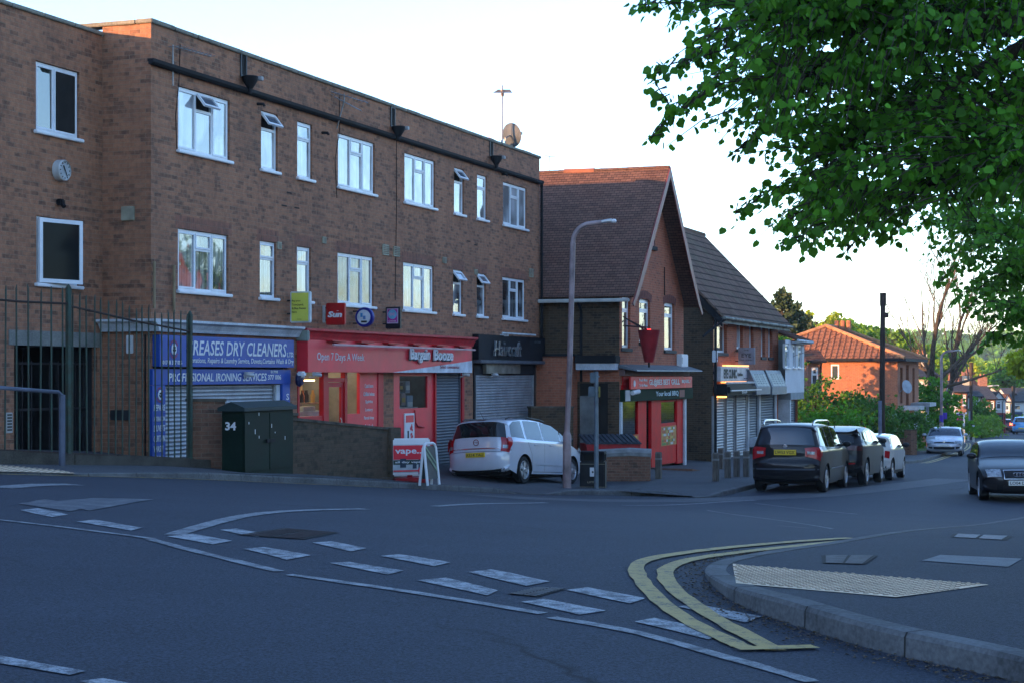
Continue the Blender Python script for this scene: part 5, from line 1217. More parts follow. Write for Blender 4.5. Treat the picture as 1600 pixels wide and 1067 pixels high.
mb = MB(); roofslab(mb, [(-.1,-.75,z1-.02),(X1+.35,-.75,z1-.02),(X1+.35,2.3,z1+1.1),(-.1,2.3,z1+1.1)]); roofslab(mb, [(X1+.35,5.4,z1-.02),(-.1,5.4,z1-.02),(-.1,2.3,z1+1.1),(X1+.35,2.3,z1+1.1)]); mb.build("roof", T_brown, WB, fixn=True)
mb = MB(); mb.tube([(-.1,-.8,z1-.02),(X1+.35,-.8,z1-.04)], .06, 8); mb.box(-.05, X1+.3, -.74, -.5, z1-.12, z1-.05); mb.build("gutter", M_wcor, WB)
zb_ = -4.2
mb = MB(); wallholes(mb, 0, X1, zb_, z0-.002, [(wX(1231,0), wX(1250,0), zb_, z0-.35)], .1, .2); mb.quad((X1,.1,zb_),(X1,5,zb_),(X1,5,z0-.002),(X1,.1,z0-.002)); mb.build("wall", B_red, WB)
shutter(WB, wX(1231,0)+.05, wX(1250,0)-.05, zb_, z0-.36, .25, M_darksh, .1, .03)
mb = MB(); mb.box(.05, .25, -.45, .05, zb_, z0); mb.build("post", M_wcor, WB); mb = MB(); mb.box(0, X1, -.49, .05, z0-.28, z0-.003); mb.build("fascia_panel", M_rendg, WB)
# ------------------------------------------------------------------ cars
def paint(name, c, metal=0.0, rough=.35, coat=1.0, dirt=.0):
    m, nt, bs = _new(name); v = tc(nt)
    col = ramp(nt, noise(nt, v, 2.2, 5, .65), .35, .8, c, tuple(x*.86+.02*.14 for x in c))
    nt.links.new(col, bs.inputs["Base Color"])
    bs.inputs["Metallic"].default_value = metal; bs.inputs["Roughness"].default_value = rough; bs.inputs["Coat Weight"].default_value = coat; bs.inputs["Specular IOR Level"].default_value = .15; bs.inputs["Coat Roughness"].default_value = .05
    return m
M_cglass = glass("car_glass", (.010,.012,.014), 1.55, .02); M_tyre = mat("tyre_rubber", (.012,.012,.013), .8, var=.2); M_trim = mat("black_car_trim", (.012,.012,.013), .5, var=.1)
M_alloy = mat("alloy_rim", (.42,.43,.45), .35, .7, var=.15); M_lamp_r = mat("red_lamp_lens", (.35,.008,.012), .15, var=.1, coat=.6); M_lamp_w = mat("clear_lamp_lens", (.34,.36,.38), .12, .3, var=.4, scale=14, coat=.6)
M_ply = mat("yellow_plate", (.60,.42,.03), .5, var=.05); M_plw = mat("white_plate", (.62,.62,.58), .5, var=.05); M_chrome = mat("chrome_trim", (.5,.5,.52), .2, .9, var=.05)
def chaikin(P, it):
    for _ in range(it):
        Q = [P[0]]
        for a, b in zip(P, P[1:]): Q += [a.lerp(b, .25), a.lerp(b, .75)]
        P = Q+[P[-1]]
    return P
class Car:
    def __init__(s, L, W, H, belt, prof, wheels, r=.32, tum=.34, cre=.16, crt=.06, sill=.23, tap=.12):
        s.L, s.W, s.H, s.belt, s.wh, s.r, s.tum, s.cre, s.crt, s.sill, s.tap = L, W/2, H, belt, wheels, r, tum, cre, crt, sill, tap
        s.P = chaikin([Vector(p) for p in prof], 2); n = len(s.P); s.N = []
        for i in range(n):
            d = (s.P[min(i+1,n-1)]-s.P[max(i-1,0)]).normalized(); s.N.append(Vector((d.y, -d.x)))
        s.it = max(range(n), key=lambda i: s.P[i].y)
    def w(s, x, z):
        b = s.belt
        if z < b: w = s.W*(1-.045*((b-z)/b)**2) - max(0, .36-z)*.12
        else: w = s.W - (z-b)*s.tum - min(.02, (z-b)*.25)
        t = max(0, abs(x)/(s.L/2)-.60)/.40
        return w*(1-s.tap*t*t)
    def ins(s, n, q): a = abs(q); return (s.cre*n.x*n.x + s.crt*n.y*n.y)*(.55*a**3+.45*a**12)
    def pt(s, p, n, q, off=0):
        x, z = p.x-n.x*s.ins(n,q), p.y-n.y*s.ins(n,q); return Vector((x+n.x*off, q*s.w(x,z), z+n.y*off))
    def at(s, z, end):
        rng = range(s.it, 0, -1) if end == 'front' else range(s.it, len(s.P)-1)
        for i in rng:
            j = i-1 if end == 'front' else i+1
            a, b = s.P[i], s.P[j]
            if (a.y-z)*(b.y-z) <= 0 and a.y != b.y:
                t = (a.y-z)/(a.y-b.y); return a.lerp(b, t), s.N[i].lerp(s.N[j], t).normalized()
        return s.P[-1 if end == 'rear' else 0], s.N[-1 if end == 'rear' else 0]
    def body(s):
        mb = MB(); Q = [-1,-.975,-.93,-.85,-.7,-.45,0,.45,.7,.85,.93,.975,1]; nq = len(Q)
        for p, n in zip(s.P, s.N):
            for q in Q: mb.v.append(tuple(s.pt(p, n, q)))
        for i in range(len(s.P)-1):
            for k in range(nq-1): a = i*nq+k; mb.f.append((a, a+nq, a+nq+1, a+1)); mb.m.append(0)
        top = [(v.x, v.z) for v in (s.pt(p, n, 1) for p, n in zip(s.P, s.N))]
        bot = []
        xr, xf = top[-1][0], top[0][0]
        ra = s.r+.065
        for xw in sorted(s.wh):
            a0 = math.asin((s.sill-s.r)/ra)
            pts = [(xw+ra*math.cos(math.pi-a0-(math.pi-2*a0)*k/14), s.r+ra*math.sin(math.pi-a0-(math.pi-2*a0)*k/14)) for k in range(15)]
            bot += pts
        bot = [(x, z) for x, z in bot if xr+.02 < x < xf-.02]
        poly = top+bot
        s.sidepoly = poly
        bm = s._side(poly, 0)
        for sgn in (1, -1):
            b2 = bm.copy()
            for v in b2.verts: v.co.y *= sgn
            if sgn < 0: bmesh.ops.reverse_faces(b2, faces=b2.faces)
            mb.addbm(b2)
        bm.free()
        me = mb
        return me
    def _side(s, poly, off, step=.16):
        bm = bmesh.new(); f = bm.faces.new([bm.verts.new((x, 0, z)) for x, z in poly])
        zs = [z for x, z in poly]; xs = [x for x, z in poly]
        for co, no, lo, hi, st in (((0,0,1),(0,0,1),min(zs),max(zs),.10), ((1,0,0),(1,0,0),min(xs),max(xs),step*1.5)):
            k = lo+st*.5
            while k < hi:
                c = Vector(co)*k; bmesh.ops.bisect_plane(bm, geom=bm.verts[:]+bm.edges[:]+bm.faces[:], plane_co=c, plane_no=no); k += st
            if co[2] and lo < s.belt < hi: bmesh.ops.bisect_plane(bm, geom=bm.verts[:]+bm.edges[:]+bm.faces[:], plane_co=(0,0,s.belt), plane_no=no)
        bm.normal_update()
        if bm.faces and sum(f.normal.y*f.calc_area() for f in bm.faces) < 0: bmesh.ops.reverse_faces(bm, faces=bm.faces)
        for v in bm.verts: v.co.y = s.w(v.co.x, v.co.z)+off
        return bm
    def side(s, poly, sgn, off=.006):
        bm = s._side(poly, off); mb = MB()
        for v in bm.verts: v.co.y *= sgn
        if sgn < 0: bmesh.ops.reverse_faces(bm, faces=bm.faces)
        mb.addbm(bm); return mb
    def wrap(s, z0, z1, end, q0, q1, off=.006, n=6, nq=8, z1b=None, z0b=None, mb=None):
        """patch on the nose or tail between two heights and two fractions of the width; z?b are the heights at q1"""
        mb = mb or MB(); i0 = len(mb.v); z1b = z1 if z1b is None else z1b; z0b = z0 if z0b is None else z0b
        for k in range(nq+1):
            u = k/nq; q = q0+(q1-q0)*u; a, b = z0+(z0b-z0)*u, z1+(z1b-z1)*u
            for i in range(n+1):
                p, nn = s.at(a+(b-a)*i/n, end); mb.v.append(tuple(s.pt(p, nn, q, off)))
        for k in range(nq):
            for i in range(n):
                a = i0+k*(n+1)+i; f = (a, a+n+1, a+n+2, a+1); mb.f.append(f if end == 'front' else f[::-1]); mb.m.append(0)
        return mb
def wheel(parent, x, y, r, w, sgn, rim=None, spokes=5):
    mb = MB(); M = Matrix.Translation((x, y, r)) @ Matrix.Rotation(R(90)*-sgn, 4, 'X')
    mb.lathe([(r*.60,-w/2),(r*.93,-w/2),(r,-w/2+.03),(r,w/2-.03),(r*.93,w/2),(r*.70,w/2),(r*.66,w/2-.015),(r*.60,-w/2+.06)], 28, M, cap=False)
    t = mb.build("wheel", M_tyre, parent, smooth=True)
    mb = MB(); mb.lathe([(r*.70,w/2-.01),(r*.665,w/2+.004),(r*.62,w/2-.02),(r*.60,-w/2+.05)], 28, M, cap=False)
    for k in range(spokes):
        a = 2*math.pi*k/spokes
        for da in (-.13, .13) if spokes <= 5 else (0,):
            c, s_ = math.cos(a+da), math.sin(a+da); c2, s2 = math.cos(a+da*1.6), math.sin(a+da*1.6)
            w0, w1 = .022, .032
            P = [(r*.12*c-w0*s_, r*.12*s_+w0*c), (r*.12*c+w0*s_, r*.12*s_-w0*c), (r*.64*c2+w1*s2, r*.64*s2-w1*c2), (r*.64*c2-w1*s2, r*.64*s2+w1*c2)]
            mb.prism(P, lambda a_, b_: M @ Vector((a_, b_, w/2-.045)), lambda a_, b_: M @ Vector((a_, b_, w/2-.012)))
    mb.lathe([(r*.20,w/2-.04),(r*.19,w/2-.005),(r*.08,w/2+.003),(0,w/2+.003)], 14, M, cap=False)
    mb.build("rim", rim or M_alloy, t, smooth=True, fixn=False)
    mb = MB(); mb.lathe([(r*.60,-.02),(0,-.02)], 20, M, cap=False); mb.build("brake_disc", M_trim, t)
def plate(parent, car, z, end, m, txt, w=.52, h=.115, yo=0):
    p, n = car.at(z, end); s_ = 1 if end == 'front' else -1
    # local frame: x right as seen, z up along the panel
    up = Vector((-n.y*s_, 0, abs(n.x))).normalized() if False else Vector((0,0,1)); nn = Vector((s_,0,0))
    right = up.cross(nn).normalized()*1.0; right = -nn.cross(up) if False else up.cross(nn)
    M = Matrix(((right.x, -nn.x, up.x, p.x+s_*.012), (right.y, -nn.y, up.y, yo), (right.z, -nn.z, up.z, z), (0,0,0,1)))
    mb = MB(); mb.box(-w/2, w/2, -.012, .03, -h/2, h/2, .003); mb.v = [tuple(M @ Vector(v)) for v in mb.v]; o = mb.build("number_plate", m, parent, fixn=True)
    if txt: text(txt, w*.88, h*.64, (-w*.44, -.0135, -h*.32), M_ink, o, M, bold=.012, depth=.003)
    return o
def mirror(parent, car, x, z, m, sgn):
    y = car.w(x, z); mb = MB(); bm = bmesh.new(); bmesh.ops.create_icosphere(bm, subdivisions=2, radius=1)
    mb.addbm(bm, Matrix.Translation((x, sgn*(y+.13), z+.03)) @ Matrix.Diagonal((.07,.115,.075,1))); mb.box(x-.03, x+.04, sgn*(y-.01), sgn*(y+.08), z-.02, z+.02)
    return mb.build("door_mirror", m, parent, smooth=True, fixn=True)
def carbase(name, label, car, body_m, lower_m=None, rim=None, spokes=5, group=None):
    o = empty(name, (0,0,0), 0, label, "car", group)
    b = car.body(); ob = b.build("body", body_m, o, fixn=False)
    me = ob.data; bm = bmesh.new(); bm.from_mesh(me); bmesh.ops.remove_doubles(bm, verts=bm.verts, dist=.0015); bmesh.ops.recalc_face_normals(bm, faces=bm.faces); bm.to_mesh(me); bm.free()
    me.polygons.foreach_set("use_smooth", [True]*len(me.polygons)); me.set_sharp_from_angle(angle=R(42))
    mb = MB(); xr, xf = car.P[-1].x, car.P[0].x; W_ = car.W*.80; wf, wr = max(car.wh), min(car.wh); ra = car.r+.09
    mb.box(wr+ra, wf-ra, -W_, W_, car.sill-.06, .62); mb.box(xr+.10, wr-ra, -W_*.95, W_*.95, car.sill-.02, .60); mb.box(wf+ra, xf-.10, -W_*.92, W_*.92, car.sill-.02, .58); mb.box(wr-ra, wf+ra, -W_*.62, W_*.62, car.sill+.02, .75)
    mb.build("underbody", M_trim, o)
    mb = MB()
    for xw in car.wh:
        for sg in (1, -1):
            for k in range(14):
                a0, a1 = math.pi*k/14, math.pi*(k+1)/14; ra = car.r+.066
                p = [(xw+ra*math.cos(t), car.r+ra*math.sin(t)) for t in (a0, a1)]
                mb.quad((p[0][0], sg*(car.w(*p[0])-.004), p[0][1]), (p[1][0], sg*(car.w(*p[1])-.004), p[1][1]), (p[1][0], sg*.45, p[1][1]), (p[0][0], sg*.45, p[0][1]))
    mb.build("wheel_arch", M_trim, o)
    for xw in car.wh:
        for sg in (1, -1): wheel(o, xw, sg*(car.W-.135), car.r, .21, sg, rim, spokes)
    if lower_m:
        for sg in (1, -1):
            pass
    return o
def seams(o, car, lines, sides=(1,-1), m=None, wd=.009, nm="door_gap"):
    for sg in sides:
        mb = MB()
        for poly in lines:
            for a, b in zip(poly, poly[1:]):
                n = max(1, int(math.dist(a, b)/.08)); d = Vector((b[0]-a[0], b[1]-a[1])).normalized(); w_ = Vector((-d.y, d.x))*wd/2
                for k in range(n):
                    q = [Vector(a).lerp(Vector(b), t) for t in (k/n, (k+1)/n)]
                    pts = [q[0]-w_, q[1]-w_, q[1]+w_, q[0]+w_]; pts = [(p.x, sg*(car.w(p.x,p.y)+.003), p.y) for p in pts]
                    mb.quad(*(pts if sg < 0 else pts[::-1]))
        mb.build(nm, m or M_trim, o)
def put(o, car, axle_px, heading_deg, which='rear', lift=0.0, world=None):
    """stand the car on the ground with one axle's midpoint at a pixel"""
    h = Vector((math.sin(R(heading_deg)), math.cos(R(heading_deg)), 0)); p = world or gp(*axle_px, lift)
    xa = min(car.wh) if which == 'rear' else max(car.wh); xb = max(car.wh) if which == 'rear' else min(car.wh)
    q = p + h*(xb-xa); zp, zq = g(p.x,p.y)+lift, g(q.x,q.y)+lift
    pitch = math.atan2(zq-zp, abs(xb-xa)); pitch = pitch if which == 'rear' else -pitch
    c = p - h*xa; cz = zp + (zq-zp)*(0-xa)/(xb-xa)
    side = Vector((h.y, -h.x, 0)); roll = .45*math.atan2((g(c.x+side.x*.75,c.y+side.y*.75)-g(c.x-side.x*.75,c.y-side.y*.75)), 1.5)
    yaw = math.atan2(h.y, h.x)
    o.rotation_euler = (Matrix.Rotation(yaw,3,'Z') @ Matrix.Rotation(-pitch,3,'Y') @ Matrix.Rotation(roll,3,'X')).to_euler()
    o.location = (c.x, c.y, cz+.0)
M_silv = paint("silver_paint", (.40,.43,.48), .35, .35); M_blackp = paint("black_paint", (.004,.004,.006), 0, .5, .45); M_navyp = paint("dark_grey_paint", (.010,.011,.016), 0, .4, .5); M_whitep = paint("white_paint", (.50,.49,.45), 0, .35)

# silver-white people carrier by the shops
Z = Car(4.47, 1.80, 1.635, 1.02, [(2.08,.22),(2.22,.34),(2.235,.55),(2.17,.70),(1.95,.84),(1.55,.97),(1.22,1.07),(.85,1.30),(.42,1.50),(-.05,1.595),(-.7,1.635),(-1.4,1.61),(-1.93,1.545),(-2.03,1.45),(-2.13,1.15),(-2.17,1.02),(-2.18,.84),(-2.235,.74),(-2.235,.50),(-2.19,.30),(-2.05,.24)], (1.36,-1.34), .325, cre=.22, crt=.07)
M_zaf = paint("pale_silver_paint", (.50,.54,.60), .15, .35)
o = carbase("people_carrier", "pale silver people carrier parked across the forecourt, rear end towards the road", Z, M_zaf, group="cars parked along the shops")
mb = Z.wrap(1.13, 1.50, 'rear', -.93, .93, .007, 8, 14); mb.build("rear_window", M_cglass, o, smooth=True)
Z.wrap(1.085, 1.50, 'front', -.90, .90, .006, 8, 14).build("windscreen", M_cglass, o, smooth=True)
for sg in (1, -1):
    Z.side([(1.16,1.085),(.78,1.30),(.70,1.05)], sg).build("side_window", M_cglass, o, smooth=True)
    Z.side([(.66,1.05),(.74,1.32),(.42,1.455),(-.20,1.52),(-.24,1.06)], sg).build("side_window", M_cglass, o, smooth=True)
    Z.side([(-.32,1.06),(-.28,1.525),(-.85,1.535),(-1.10,1.53),(-1.16,1.08)], sg).build("side_window", M_cglass, o, smooth=True)
    Z.side([(-1.28,1.085),(-1.24,1.525),(-1.62,1.50),(-1.82,1.40),(-1.90,1.12)], sg).build("side_window", M_cglass, o, smooth=True)
    l = Z.wrap(.80, 1.13, 'rear', sg*.80, sg*.995, .016, 5, 4); l.build("tail_light", M_lamp_r, o, smooth=True, fixn=False)
    Z.side([(-2.12,.80),(-2.05,.80),(-1.93,.93),(-1.90,1.10),(-2.06,1.12)], sg, .010).build("tail_light", M_lamp_r, o, smooth=True)
    Z.wrap(.86, .93, 'rear', sg*.84, sg*.96, .022, 2, 3).build("reversing_lens", M_lamp_w, o, smooth=True)
    Z.side([(1.60,.84),(1.95,.72),(2.03,.80),(1.72,.93)], sg, .012).build("headlight", M_lamp_w, o, smooth=True)
    mirror(o, Z, .92, 1.06, M_trim, sg)
    Z.side([(.90,.885),(.92,.93),(-.9,.94),(-.9,.90)], sg, .02) if False else None
    mb = MB(); 
    for xx in (.0, -.85): mb.box(xx, xx+.20, sg*(Z.w(xx,.93)-.01), sg*(Z.w(xx,.93)+.03), .925, .955, .008)
    mb.build("door_handle", M_zaf, o)
    mb = MB(); mb.tube([(.30,sg*.60,1.56),(.0,sg*.615,1.60),(-.8,sg*.62,1.635),(-1.6,sg*.60,1.60),(-1.75,sg*.59,1.56)], .018, 6); mb.build("roof_rail", M_trim, o)
    Z.side([(.85,.44),(.85,.50),(-.85,.52),(-.85,.46)], sg, .016).build("rubbing_strip", M_zaf, o, smooth=True)
seams(o, Z, [[(-.28,1.53),(-.28,.30)],[(-1.20,1.50),(-1.18,1.0),(-.98,.72),(-.93,.30)],[(.78,1.05),(.80,.9),(.76,.30)],[(.76,.28),(-.90,.28)],[(-1.95,.80),(-2.1,.79)]])
mb = MB(); mb.box(-2.19,-2.178,-.85,.85,.79,.80); p, n = Z.at(.83,'rear'); Z.wrap(.835,.865,'rear',-.80,.80,.014,1,12).build("chrome_strip", M_chrome, o, smooth=True)
Z.wrap(.775,.785,'rear',-.98,.98,.004,1,12).build("bumper_gap", M_trim, o); Z.wrap(.24,.33,'rear',-.9,.9,.006,2,12).build("lower_bumper", M_trim, o)
plate(o, Z, .70, 'rear', M_ply, "KE14 YAU")
p, n = Z.at(1.0,'rear'); mb = MB(); M = Matrix.Translation((p.x-.008,0,1.0)) @ Matrix.Rotation(R(-90),4,'Y'); mb.lathe([(.075,0),(.08,.008),(.062,.01),(.06,.0)], 20, M, cap=False); mb.build("badge", M_chrome, o); mb = MB(); mb.box(p.x-.018,p.x-.01,-.05,.05,.992,1.008); mb.build("badge_bar", M_chrome, o)
Z.wrap(1.53,1.56,'rear',-.18,.18,.012,1,4).build("brake_light", mat("dark_red_lens", (.08,.01,.01), .3), o)
mb = MB(); mb.tube([(-1.75,.0,1.58),(-1.95,.0,1.75)], .006, 4); mb.build("roof_aerial", M_trim, o)
mb = MB(); mb.tube([(Z.at(1.16,'rear')[0].x-.02,.3,1.16),(Z.at(1.18,'rear')[0].x-.02,-.35,1.19)], .010, 4); mb.build("wiper", M_trim, o)
put(o, Z, (771,756), 27.5, 'rear', 0)
# roof-railed black people carrier
S_ = Car(4.63, 1.81, 1.72, 1.04, [(2.15,.25),(2.30,.38),(2.31,.58),(2.22,.74),(1.8,.95),(1.35,1.10),(.9,1.38),(.45,1.60),(-.1,1.69),(-.9,1.72),(-1.7,1.70),(-2.05,1.65),(-2.13,1.56),(-2.22,1.15),(-2.24,1.0),(-2.25,.80),(-2.315,.72),(-2.315,.46),(-2.26,.30),(-2.1,.26)], (1.42,-1.42), .33, cre=.20, crt=.07)
o = carbase("people_carrier", "black people carrier with silver roof rails, nearest of the kerbside parked cars", S_, M_blackp, group="cars parked along the shops")
S_.wrap(1.18,1.60,'rear',-.90,.90,.007,8,14).build("rear_window", glass("tinted_car_glass", (.02,.03,.045), 1.6, .02), o, smooth=True); S_.wrap(1.12,1.58,'front',-.9,.9,.006,8,14).build("windscreen", M_cglass, o, smooth=True)
for sg in (1, -1):
    for poly in ([(.95,1.12),(.60,1.42),(.40,1.56),(-.15,1.61),(-.2,1.10)], [(-.28,1.10),(-.24,1.61),(-1.0,1.61),(-1.05,1.11)], [(-1.13,1.11),(-1.10,1.61),(-1.75,1.58),(-1.98,1.16)]): S_.side(poly, sg).build("side_window", M_cglass, o, smooth=True)
    S_.wrap(.90,1.10,'rear',sg*.60,sg*.995,.016,4,6,z1b=1.15,z0b=.83).build("tail_light", M_lamp_r, o, smooth=True)
    S_.wrap(.95,1.02,'rear',sg*.66,sg*.86,.024,2,4).build("reversing_lens", M_lamp_w, o, smooth=True)
    S_.side([(-2.13,.84),(-1.98,.92),(-1.92,1.12),(-2.08,1.14)], sg, .010).build("tail_light", M_lamp_r, o, smooth=True)
    mirror(o, S_, .85, 1.12, M_trim, sg)
    mb = MB(); mb.tube([(.25,sg*.62,1.66),(.15,sg*.63,1.74),(-.2,sg*.64,1.765),(-1.5,sg*.63,1.77),(-1.75,sg*.62,1.74),(-1.9,sg*.61,1.66)], .022, 6); mb.build("roof_rail", M_chrome, o, smooth=True)
    S_.side([(.9,.56),(.9,.60),(-1.0,.60),(-1.0,.56)], sg, .014).build("rubbing_strip", M_chrome, o)
seams(o, S_, [[(-.24,1.6),(-.24,.3)],[(-1.09,1.6),(-1.02,.9),(-.95,.3)],[(.8,1.1),(.8,.3)]])
S_.wrap(.56,.60,'rear',-.99,.99,.012,1,12).build("bumper_strip", mat("dark_grey_trim2", (.05,.06,.08), .35), o, smooth=True); S_.wrap(.27,.42,'rear',-.9,.9,.006,2,12).build("lower_bumper", M_trim, o)
S_.wrap(1.145,1.165,'rear',-.5,.1,.014,1,6).build("wiper", M_trim, o)
plate(o, S_, .99, 'rear', M_ply, "LW53 VGX", .54, .13)
p, n = S_.at(1.13,'rear'); mb = MB(); mb.lathe([(.05,0),(.055,.01),(0,.012)], 16, Matrix.Translation((p.x-.01,0,1.135)) @ Matrix.Rotation(R(-90),4,'Y')); mb.build("badge", M_chrome, o)
put(o, S_, (1237,767), 20.4, 'rear')
# black compact off-roader
E_ = Car(4.36, 1.92, 1.62, 1.08, [(2.05,.30),(2.16,.45),(2.17,.70),(2.08,.92),(1.6,1.05),(1.15,1.12),(.75,1.36),(.3,1.55),(-.3,1.62),(-1.0,1.58),(-1.85,1.47),(-2.02,1.44),(-1.95,1.40),(-2.10,1.16),(-2.14,1.0),(-2.15,.80),(-2.19,.68),(-2.17,.45),(-2.05,.34)], (1.33,-1.33), .36, cre=.24, crt=.07, sill=.30)
o = carbase("off_road_car", "glossy black compact off-roader parked between the people carrier and the small white car", E_, M_blackp, group="cars parked along the shops")
E_.wrap(1.18,1.36,'rear',-.82,.82,.007,5,14).build("rear_window", M_cglass, o, smooth=True); E_.wrap(1.14,1.53,'front',-.9,.9,.006,8,14).build("windscreen", M_cglass, o, smooth=True)
for sg in (1, -1):
    for poly in ([(.9,1.15),(.45,1.43),(-.1,1.50),(-.12,1.15)], [(-.2,1.15),(-.18,1.50),(-.9,1.46),(-1.0,1.17)], [(-1.08,1.18),(-1.0,1.455),(-1.6,1.38),(-1.65,1.2)]): E_.side(poly, sg).build("side_window", M_cglass, o, smooth=True)
    E_.wrap(.96,1.10,'rear',sg*.62,sg*.99,.014,3,5).build("tail_light", mat("smoked_red_lens", (.07,.015,.018), .2, coat=.5), o, smooth=True)
    E_.wrap(.58,.62,'rear',sg*.62,sg*.85,.014,1,4).build("reflector", M_lamp_r, o)
    mirror(o, E_, .75, 1.16, M_trim, sg)
seams(o, E_, [[(-.15,1.5),(-.15,.35)],[(-1.0,1.45),(-.95,.9),(-.92,.4)],[(.85,1.1),(.85,.35)]])
E_.wrap(.35,.56,'rear',-.92,.92,.008,3,12).build("lower_bumper", M_trim, o); plate(o, E_, .97, 'rear', M_ply, "YW08", .52, .13)
mb = MB(); mb.prism([(-.03,1.60),(.02,1.60),(.0,1.66),(-.05,1.64)], lambda a,b: (-1.0+a,-.01,b-.03), lambda a,b: (-1.0+a,.01,b-.03)); mb.build("roof_aerial", M_trim, o, fixn=True)
put(o, E_, (1301,757), 20.4, 'rear')
# small white hatch
I_ = Car(3.70, 1.68, 1.41, .95, [(1.72,.22),(1.84,.36),(1.85,.60),(1.72,.78),(1.3,.90),(.95,.98),(.65,1.20),(.40,1.33),(.0,1.40),(-.8,1.39),(-1.5,1.33),(-1.62,1.27),(-1.72,1.0),(-1.76,.90),(-1.79,.7),(-1.85,.60),(-1.83,.36),(-1.7,.24)], (1.20,-1.27), .31, tum=.25, cre=.24, crt=.07)
o = carbase("small_hatchback", "small white hatchback with a black door mirror, last of the parked row", I_, M_whitep, group="cars parked along the shops")
I_.wrap(1.02,1.28,'rear',-.86,.86,.007,6,12).build("rear_window", M_cglass, o, smooth=True); I_.wrap(1.0,1.32,'front',-.9,.9,.006,6,12).build("windscreen", M_cglass, o, smooth=True)
for sg in (1, -1):
    for poly in ([(.7,1.0),(.42,1.22),(.1,1.29),(-.35,1.30),(-.38,.99)], [(-.45,.99),(-.42,1.30),(-1.25,1.27),(-1.4,1.02)]): I_.side(poly, sg).build("side_window", M_cglass, o, smooth=True)
    I_.wrap(.70,.90,'rear',sg*.82,sg*.97,.014,3,4).build("tail_light", M_lamp_r, o, smooth=True); mirror(o, I_, .62, 1.0, M_trim, sg)
    I_.side([(.85,.24),(.85,.30),(-.9,.30),(-.9,.24)], sg, .012).build("sill_trim", M_trim, o)
seams(o, I_, [[(-.42,1.3),(-.42,.3)],[(.72,1.0),(.7,.3)]]); I_.wrap(.25,.40,'rear',-.9,.9,.006,2,10).build("lower_bumper", M_trim, o); plate(o, I_, .66, 'rear', M_ply, "")
put(o, I_, (1352,749), 20.4, 'rear')
# silver hatch facing us
G_ = Car(4.25, 1.80, 1.45, .98, [(1.98,.20),(2.12,.32),(2.13,.55),(2.05,.70),(1.8,.80),(1.3,.90),(.95,.98),(.55,1.22),(.15,1.39),(-.3,1.445),(-1.0,1.43),(-1.6,1.36),(-1.75,1.28),(-1.98,1.0),(-2.03,.85),(-2.12,.6),(-2.08,.3),(-1.95,.24)], (1.25,-1.35), .32, cre=.26, crt=.07)
o = carbase("silver_hatchback", "silver hatchback standing at the far left kerb, facing the camera", G_, M_silv, group=None)
G_.wrap(1.01,1.36,'front',-.90,.90,.006,8,14).build("windscreen", mat("sky_blue_windscreen", (.03,.045,.07), .1, spec=.5), o, smooth=True); G_.wrap(1.02,1.3,'rear',-.85,.85,.006,6,12).build("rear_window", M_cglass, o, smooth=True)
for sg in (1, -1):
    for poly in ([(.75,1.02),(.35,1.25),(.1,1.32),(-.3,1.34),(-.3,1.01)], [(-.38,1.01),(-.38,1.34),(-1.2,1.29),(-1.35,1.04)]): G_.side(poly, sg).build("side_window", M_cglass, o, smooth=True)
    G_.wrap(.64,.76,'front',sg*.62,sg*.99,.012,3,5,z1b=.80).build("headlight", M_lamp_w, o, smooth=True); G_.wrap(.36,.47,'front',sg*.70,sg*.92,.010,3,4).build("fog_grille", M_trim, o, smooth=True)
    mirror(o, G_, .70, 1.02, M_silv, sg)
G_.wrap(.645,.70,'front',-.60,.60,.012,1,10).build("grille", M_trim, o, smooth=True); G_.wrap(.34,.47,'front',-.64,.64,.010,3,10).build("lower_grille", M_trim, o, smooth=True)
p, n = G_.at(.68,'front'); mb = MB(); mb.lathe([(.06,0),(.065,.012),(0,.014)], 16, Matrix.Translation((p.x+.01,0,.68)) @ Matrix.Rotation(R(90),4,'Y')); mb.build("badge", M_chrome, o); plate(o, G_, .54, 'front', M_plw, "")
seams(o, G_, [[(-.34,1.34),(-.34,.3)],[(-1.25,1.3),(-1.0,.7),(-.95,.3)],[(.75,1.0),(.75,.3)]])
put(o, G_, (1476,711.5), 180+16, 'front')
# black hatch at the right edge
A_c = Car(4.20, 1.77, 1.42, .95, [(1.95,.20),(2.08,.30),(2.10,.52),(2.05,.68),(1.75,.82),(1.2,.93),(.85,1.0),(.45,1.23),(.05,1.37),(-.4,1.42),(-1.0,1.40),(-1.6,1.31),(-1.75,1.24),(-1.95,1.0),(-2.0,.85),(-2.10,.6),(-2.05,.3),(-1.95,.24)], (1.22,-1.36), .33, cre=.27, crt=.07)
o = carbase("black_hatchback", "black hatchback with interlocked grille rings, cut off by the right edge of the view", A_c, M_blackp, spokes=7)
A_c.wrap(1.03,1.34,'front',-.90,.90,.006,8,14).build("windscreen", mat("dim_windscreen", (.02,.028,.04), .08, spec=.5), o, smooth=True)
for sg in (1, -1):
    for poly in ([(.72,1.02),(.3,1.24),(.0,1.31),(-.4,1.31),(-.4,1.0)], [(-.48,1.0),(-.48,1.31),(-1.2,1.26),(-1.35,1.04)]): A_c.side(poly, sg).build("side_window", M_cglass, o, smooth=True)
    A_c.wrap(.60,.76,'front',sg*.52,sg*.90,.014,4,6,z0b=.64,z1b=.79).build("headlight", M_lamp_w, o, smooth=True); A_c.wrap(.28,.42,'front',sg*.66,sg*.92,.010,3,4).build("fog_grille", M_trim, o, smooth=True)
    mirror(o, A_c, .72, 1.02, M_blackp, sg)
A_c.wrap(.56,.735,'front',-.42,.42,.008,3,8).build("grille", M_trim, o, smooth=True); A_c.wrap(.26,.42,'front',-.5,.5,.008,3,8).build("lower_grille", M_trim, o, smooth=True)
mb = MB()
